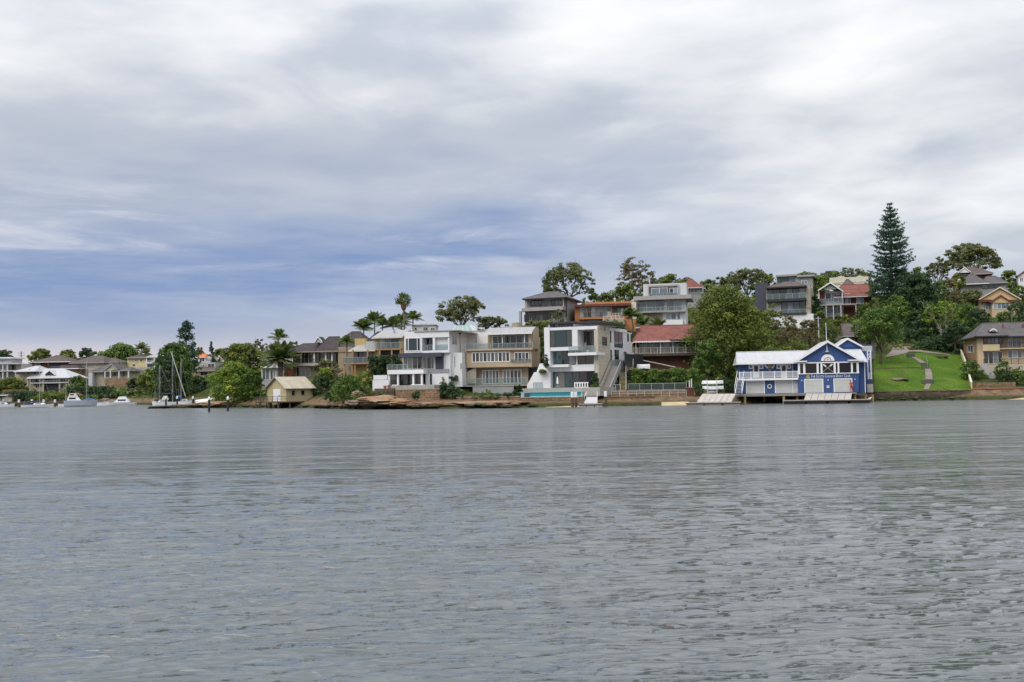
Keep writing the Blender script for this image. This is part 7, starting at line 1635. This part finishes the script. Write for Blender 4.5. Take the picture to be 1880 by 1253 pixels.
b = boat('sloop', 'smaller sloop with blue sail cover and slanting furled forestay behind the spit', 'Q', 690, 950, 580, 490, 240, 0); mast(b, 755, -330, rig=True); cab(b, -b.L*.15, b.L*.25, b.L*.18, b.h*.9, b.h+.5); p = b.at(755, 0, 0)[0]; MB().tube([(p, 0, b.h+1.1), (p-.9, 0, b.h+1.2)], [.3, .2], 6).build('sail_cover', M['bright_blue'], b.e)
zt = b.at(672, -20, 0); MB().tube([(b.at(560, -460, 0)[0], 0, b.at(560, -460, 0)[2]), (b.at(842, 405, 0)[0], 0, b.at(842, 405, 0)[2])], .09, 6).build('furled_sail', M['mast'], b.e)
b = B('upturned_rowboat', 'upturned white and maroon rowing boat lying on the spit rocks', 'boat', 'Q', 1245, 545, 205, 8); mb = MB(); hull(mb, 4.3, 1.4, .5, .1); o = mb.build('hull', M['boat_white'], b.e); o.rotation_euler = (R(180), R(-6), 0); o.location = (0, 0, 1.0); MB().box((-1.9, -.5, .5), (1.8, .5, .62)).build('keel_band', M['dark_red_cloth'], b.e)
b = boat('kayak', 'red kayak pulled up on the far shore', 'Q', 5, 128, 505, 478, 284, 0, 'red_plastic', beam=.18, base=1)
# kayak rack by the boat house
b = B('boat_rack', 'white tubular rack holding upturned boats beside the ramp', 'rack', 'G', 1170, 1010, 157.0, -9)
for X in (1112, 1228):
    for d in (0, 1.2): b.box('upright', X-5, X+5, 842, 1012, d, d+.09, 'pale_grey', down=.5)
for Y in (892, 958, 992): b.box('shelf_bar', 1108, 1232, Y-4, Y+4, .1, .2, 'pale_grey'); b.box('shelf_bar', 1108, 1232, Y-4, Y+4, 1.1, 1.19, 'pale_grey')
for (x0, x1, y0, y1, lb, mm) in ((1045, 1308, 842, 892, 'upturned white boat on the top shelf of the rack', 'boat_white'), (1050, 1312, 908, 957, 'upturned white boat on the middle shelf of the rack', 'boat_white'), (1110, 1225, 968, 992, 'small pale boat on the bottom shelf of the rack', 'hull_grey')):
    k = B('upturned_boat', lb, 'boat', 'G', (x0+x1)/2, y1, 157.3, -9); L = k.at(x1, y1, 0)[0]-k.at(x0, y1, 0)[0]; h = k.at((x0+x1)/2, y0, 0)[2]*.8
    mb = MB(); hull(mb, L, min(L*.3, .95), h*.30, h*.70, bow=.25, stern=.12, sheer=.0); o = mb.build('hull', M[mm], k.e); o.rotation_euler = (R(180), 0, R(180)); o.location = (0, .6, h*.32)
    MB().box((-L*.30, .25, .0), (L*.30, .95, .05)).build('gunwale', M['pale_grey'], k.e)
b = B('upturned_dinghy', 'white dinghy upturned on the bank under the red tiled house', 'boat', 'G', 338, 708, 172.5, -6); L = b.at(402, 700, 0)[0]-b.at(274, 700, 0)[0]; h = b.at(338, 655, 0)[2]
mb = MB(); hull(mb, L*1.25, L*.5, h*.5, h*.5, bow=.4); o = mb.build('hull', M['boat_white'], b.e); o.rotation_euler = (R(180), 0, R(180)); o.location = (0, .2, h*.52)
MB().box((-L*.45, -.25, 0), (L*.45, .6, .05)).build('gunwale', M['pale_grey'], b.e)

# ---------------------------------------------------------------- terrace furniture
b = B('closed_umbrella', 'furled white garden umbrella on the pool terrace', 'umbrella', 'F', 288, 925, 162.5, 0); zt = b.at(285, 800, 0)[2]
MB().tube([(0, 0, 0), (0, 0, zt)], .03, 6).build('pole', M['steel'], b.e); MB().lathe([(.10, zt*.25), (.17, zt*.3), (.14, zt*.7), (.04, zt*.98)], 9).build('canopy', M['white_paint'], b.e); MB().lathe([(.28, 0), (.28, .08), (.05, .1)], 9).build('base', M['concrete'], b.e)
b = B('lounge_screen', 'white pierced screen bench on the pool terrace', 'bench', 'F', 490, 930, 162.0, -6); b.box('back', 490, 664, 872, 884, 0, .1, 'white_paint')
for i in range(6): b.box('slat', 490+i*31, 502+i*31, 885, 928, 0, .1, 'white_paint')
b.box('seat', 488, 666, 929, 936, -.6, .1, 'white_paint')
for (z, X, Yb, w_, h_, d_, lb) in (('D', 295, 970, 40, 40, 166.0, 'larger terracotta pot left of the terrace house'), ('D', 337, 968, 36, 44, 166.2, 'darker terracotta pot beside the larger one'), ('D', 738, 962, 40, 40, 166.4, 'round brown urn right of the white sofa')):
    b = B('plant_pot', lb, 'pot', z, X, Yb, d_); r_ = w_/6.265/2*d_/FPX; h = h_/6.265*d_/FPX; MB().lathe([(r_*.65, 0), (r_, h*.85), (r_*1.08, h*.86), (r_*1.08, h), (r_*.8, h), (r_*.8, h*.8)], 12).build('bowl', M['terracotta'], b.e); MB().lathe([(r_*.79, h*.82), (.02, h*.84)], 12).build('soil', M['pile_timber'], b.e)
for (X, w_, lb) in ((455, 34, 'round white pot with greenery on the balcony, left one'), (655, 40, 'round white pot with greenery on the balcony, right one')):
    b = B('plant_pot', lb, 'pot', 'F', X, 510, 165.4); r_ = w_/6.6/2*165/FPX; MB().lathe([(r_*.7, 0), (r_, r_), (r_*.9, r_*1.6), (.02, r_*1.55)], 10).build('bowl', M['white_paint'], b.e); rq = nr(); P = rq.normal(0, 1, (60, 3))*r_*.7+np.array((0, 0, r_*2.3)); link('foliage', quads_mesh('foliage', leaf_quads(P, rq.normal(size=(60, 3)), .12, rq), M['leaf_green'], rq.uniform(0, 1, 60)), b.e)
# poles and aerials
b = B('power_pole', 'timber power pole with crossarms on the left skyline', 'pole', 'A', 270, 600, 375, 0); zt = b.at(268, 455, 0)[2]; MB().tube([(0, 0, -4), (0, 0, zt)], [.2, .15], 7).build('pole', M['pile_timber'], b.e)
for q in (.6, 1.5): MB().box((-1.3, -.08, zt-q-.12), (1.3, .08, zt-q)).build('crossarm', M['pile_timber'], b.e)
b = B('power_pole', 'second smaller power pole behind the brick hip roof', 'pole', 'A', 785, 520, 395, 0); zt = b.at(785, 450, 0)[2]; MB().tube([(0, 0, -5), (0, 0, zt)], [.2, .15], 7).build('pole', M['pile_timber'], b.e); MB().box((-1.1, -.08, zt-.7), (1.1, .08, zt-.58)).build('crossarm', M['pile_timber'], b.e)
b = B('power_pole', 'pale pole standing in front of the red gable house', 'pole', 'K', 886, 920, 200, 0); zt = b.at(886, 808, 0)[2]; MB().tube([(0, 0, -3), (0, 0, zt)], [.14, .1], 7).build('pole', M['pale_grey'], b.e); MB().box((-.5, -.05, zt-.4), (.5, .05, zt-.3)).build('crossarm', M['pale_grey'], b.e)
b = B('tv_aerial', 'television aerial left of the twiggy tree', 'aerial', 'M', 1428, 470, 226, 0); zt = b.at(1428, 395, 0)[2]; MB().tube([(0, 0, -7), (0, 0, zt)], .03, 5).build('pole', M['steel'], b.e); MB().tube([(-1.1, 0, zt-.7), (1.1, 0, zt-.85)], .03, 5).build('boom', M['steel'], b.e)
b = B('street_lamp', 'tall brown garden lamp beside the terrace house side wall', 'lamp', 'D', 1158, 560, 170.5, 0); zt = b.at(1160, 345, 0)[2]; MB().tube([(0, 0, -3), (0, 0, zt)], [.07, .06], 7).build('pole', M['pile_timber'], b.e); MB().lathe([(.08, zt), (.3, zt+.2), (.3, zt+.3), (.05, zt+.36)], 9).build('lamp_head', M['pile_timber'], b.e)

# ---------------------------------------------------------------- person in red on the platform
e = B('person', 'person in a red top and dark red shorts standing on the boat house platform', 'person', 'H', 1463, 816, 151.9, -9)
J = [((0, 0, .95), .15), ((-.02, 0, 1.12), .135), ((-.05, 0, 1.32), .155), ((-.05, 0, 1.46), .10), ((-.07, -.02, 1.55), .055), ((-.09, -.04, 1.66), .095), ((-.09, -.04, 1.74), .075),
     ((.09, 0, .86), .095), ((.10, -.03, .48), .062), ((.11, .04, .09), .042), ((.12, -.12, .04), .045), ((-.09, 0, .86), .095), ((-.10, -.04, .48), .062), ((-.10, .03, .09), .042), ((-.09, -.13, .04), .045),
     ((.12, 0, 1.41), .062), ((.21, -.02, 1.15), .046), ((.17, -.14, .94), .035), ((.16, -.17, .86), .04), ((-.22, 0, 1.41), .062), ((-.31, -.04, 1.16), .046), ((-.27, -.18, .97), .035), ((-.26, -.21, .89), .04)]
E = [(0, 1), (1, 2), (2, 3), (3, 4), (4, 5), (5, 6), (0, 7), (7, 8), (8, 9), (9, 10), (0, 11), (11, 12), (12, 13), (13, 14), (2, 15), (15, 16), (16, 17), (17, 18), (2, 19), (19, 20), (20, 21), (21, 22)]
for (w0, sx) in ((18, 1), (22, -1)):
    wp = np.array(J[w0][0])
    for k, (dx_, ln_) in enumerate(((-.025, .07), (-.008, .08), (.010, .075), (.026, .06), (.035, .045))):
        a = len(J); J.append((tuple(wp+np.array((dx_, -.01, -.05))), .010)); J.append((tuple(wp+np.array((dx_*1.2, -.03, -.05-ln_))), .008)); E += [(w0, a), (a, a+1)]
me = bpy.data.meshes.new('body'); me.from_pydata([j[0] for j in J], E, []); ob = bpy.data.objects.new('body', me); col.objects.link(ob)
sk = ob.modifiers.new('skin', 'SKIN'); ss = ob.modifiers.new('sub', 'SUBSURF'); ss.levels = 1; ss.render_levels = 1
for i, v_ in enumerate(me.skin_vertices[0].data): v_.radius = (J[i][1], J[i][1]*(.78 if i < 4 else 1)); v_.use_root = (i == 0)
dg = bpy.context.evaluated_depsgraph_get(); bme = bpy.data.meshes.new_from_object(ob.evaluated_get(dg)); bpy.data.objects.remove(ob)
bme.materials.clear()
for k in ('red_cloth', 'dark_red_cloth', 'skin', 'hair', 'red_plastic'): bme.materials.append(M[k])
for p in bme.polygons:
    c = p.center; p.use_smooth = True
    arm = abs(c.x+.05) > .17
    p.material_index = 2 if (c.z > 1.52 or (arm and c.z < 1.18 and c.z > .7)) else 0 if c.z > 1.0 else 1 if c.z > .55 else 4 if c.z > .08 else 1
link('body', bme, e.e)
MB().lathe([(.05, 1.60), (.098, 1.66), (.10, 1.74), (.07, 1.80), (.01, 1.82)], 10, (-.085, -.015, 0)).build('hair', M['hair'], e.e, smooth=True)
# gull on the pontoon end
e = B('gull', 'white gull perched at the right end of the long pontoon', 'bird', 'H', 1678, 905, 145.9, -9)
gb = MB().tube([(-.30, 0, .16), (-.16, 0, .20), (0, 0, .22), (.12, 0, .28), (.17, 0, .36), (.22, 0, .37), (.29, 0, .35)], [.015, .07, .10, .075, .05, .045, .008], 8); gb.build('body', M['white_paint'], e.e, smooth=True)
MB().tube([(-.36, .0, .19), (-.1, .07, .25), (.05, .06, .26)], [.01, .05, .02], 6).build('wing', M['pale_grey'], e.e); MB().tube([(0, .03, 0), (.02, .03, .15)], .01, 4).build('leg', M['gold'], e.e); MB().tube([(0, -.03, 0), (.02, -.03, .15)], .01, 4).build('leg', M['gold'], e.e)

# ---------------------------------------------------------------- kinds that repeat carry a shared group phrase
GROUPS = dict(feather_palm='palms behind the waterfront houses', mooring_pile='piles standing in the water', bank_tree='trees on the wooded slope', ridge_tree='trees along the ridge',
              ridge_gum='gums along the ridge', gum_tree='tall gums above the roofs', garden_bush='bushes in the waterside gardens', bank_shrub='shrubs on the banks', sea_wall='stone sea walls',
              retaining_wall='retaining walls', plant_pot='pots on terraces and balconies', power_pole='power poles', far_tree='trees across the bay', far_bush='bushes across the bay', far_terrace_wall='terrace walls across the bay',
              upturned_boat='boats on the rack', launching_ramp='launching ramps', pontoon='floating pontoons', great_fig='crowns of the great tree', steps='flights of steps on the lawn path', fence='fences by the sea wall', clipped_hedge='clipped hedges')
for o in list(sc.objects):
    k = o.name.split('.')[0]
    if o.parent is None and k in GROUPS and 'label' in o.keys() and 'group' not in o.keys(): o['group'] = GROUPS[k]
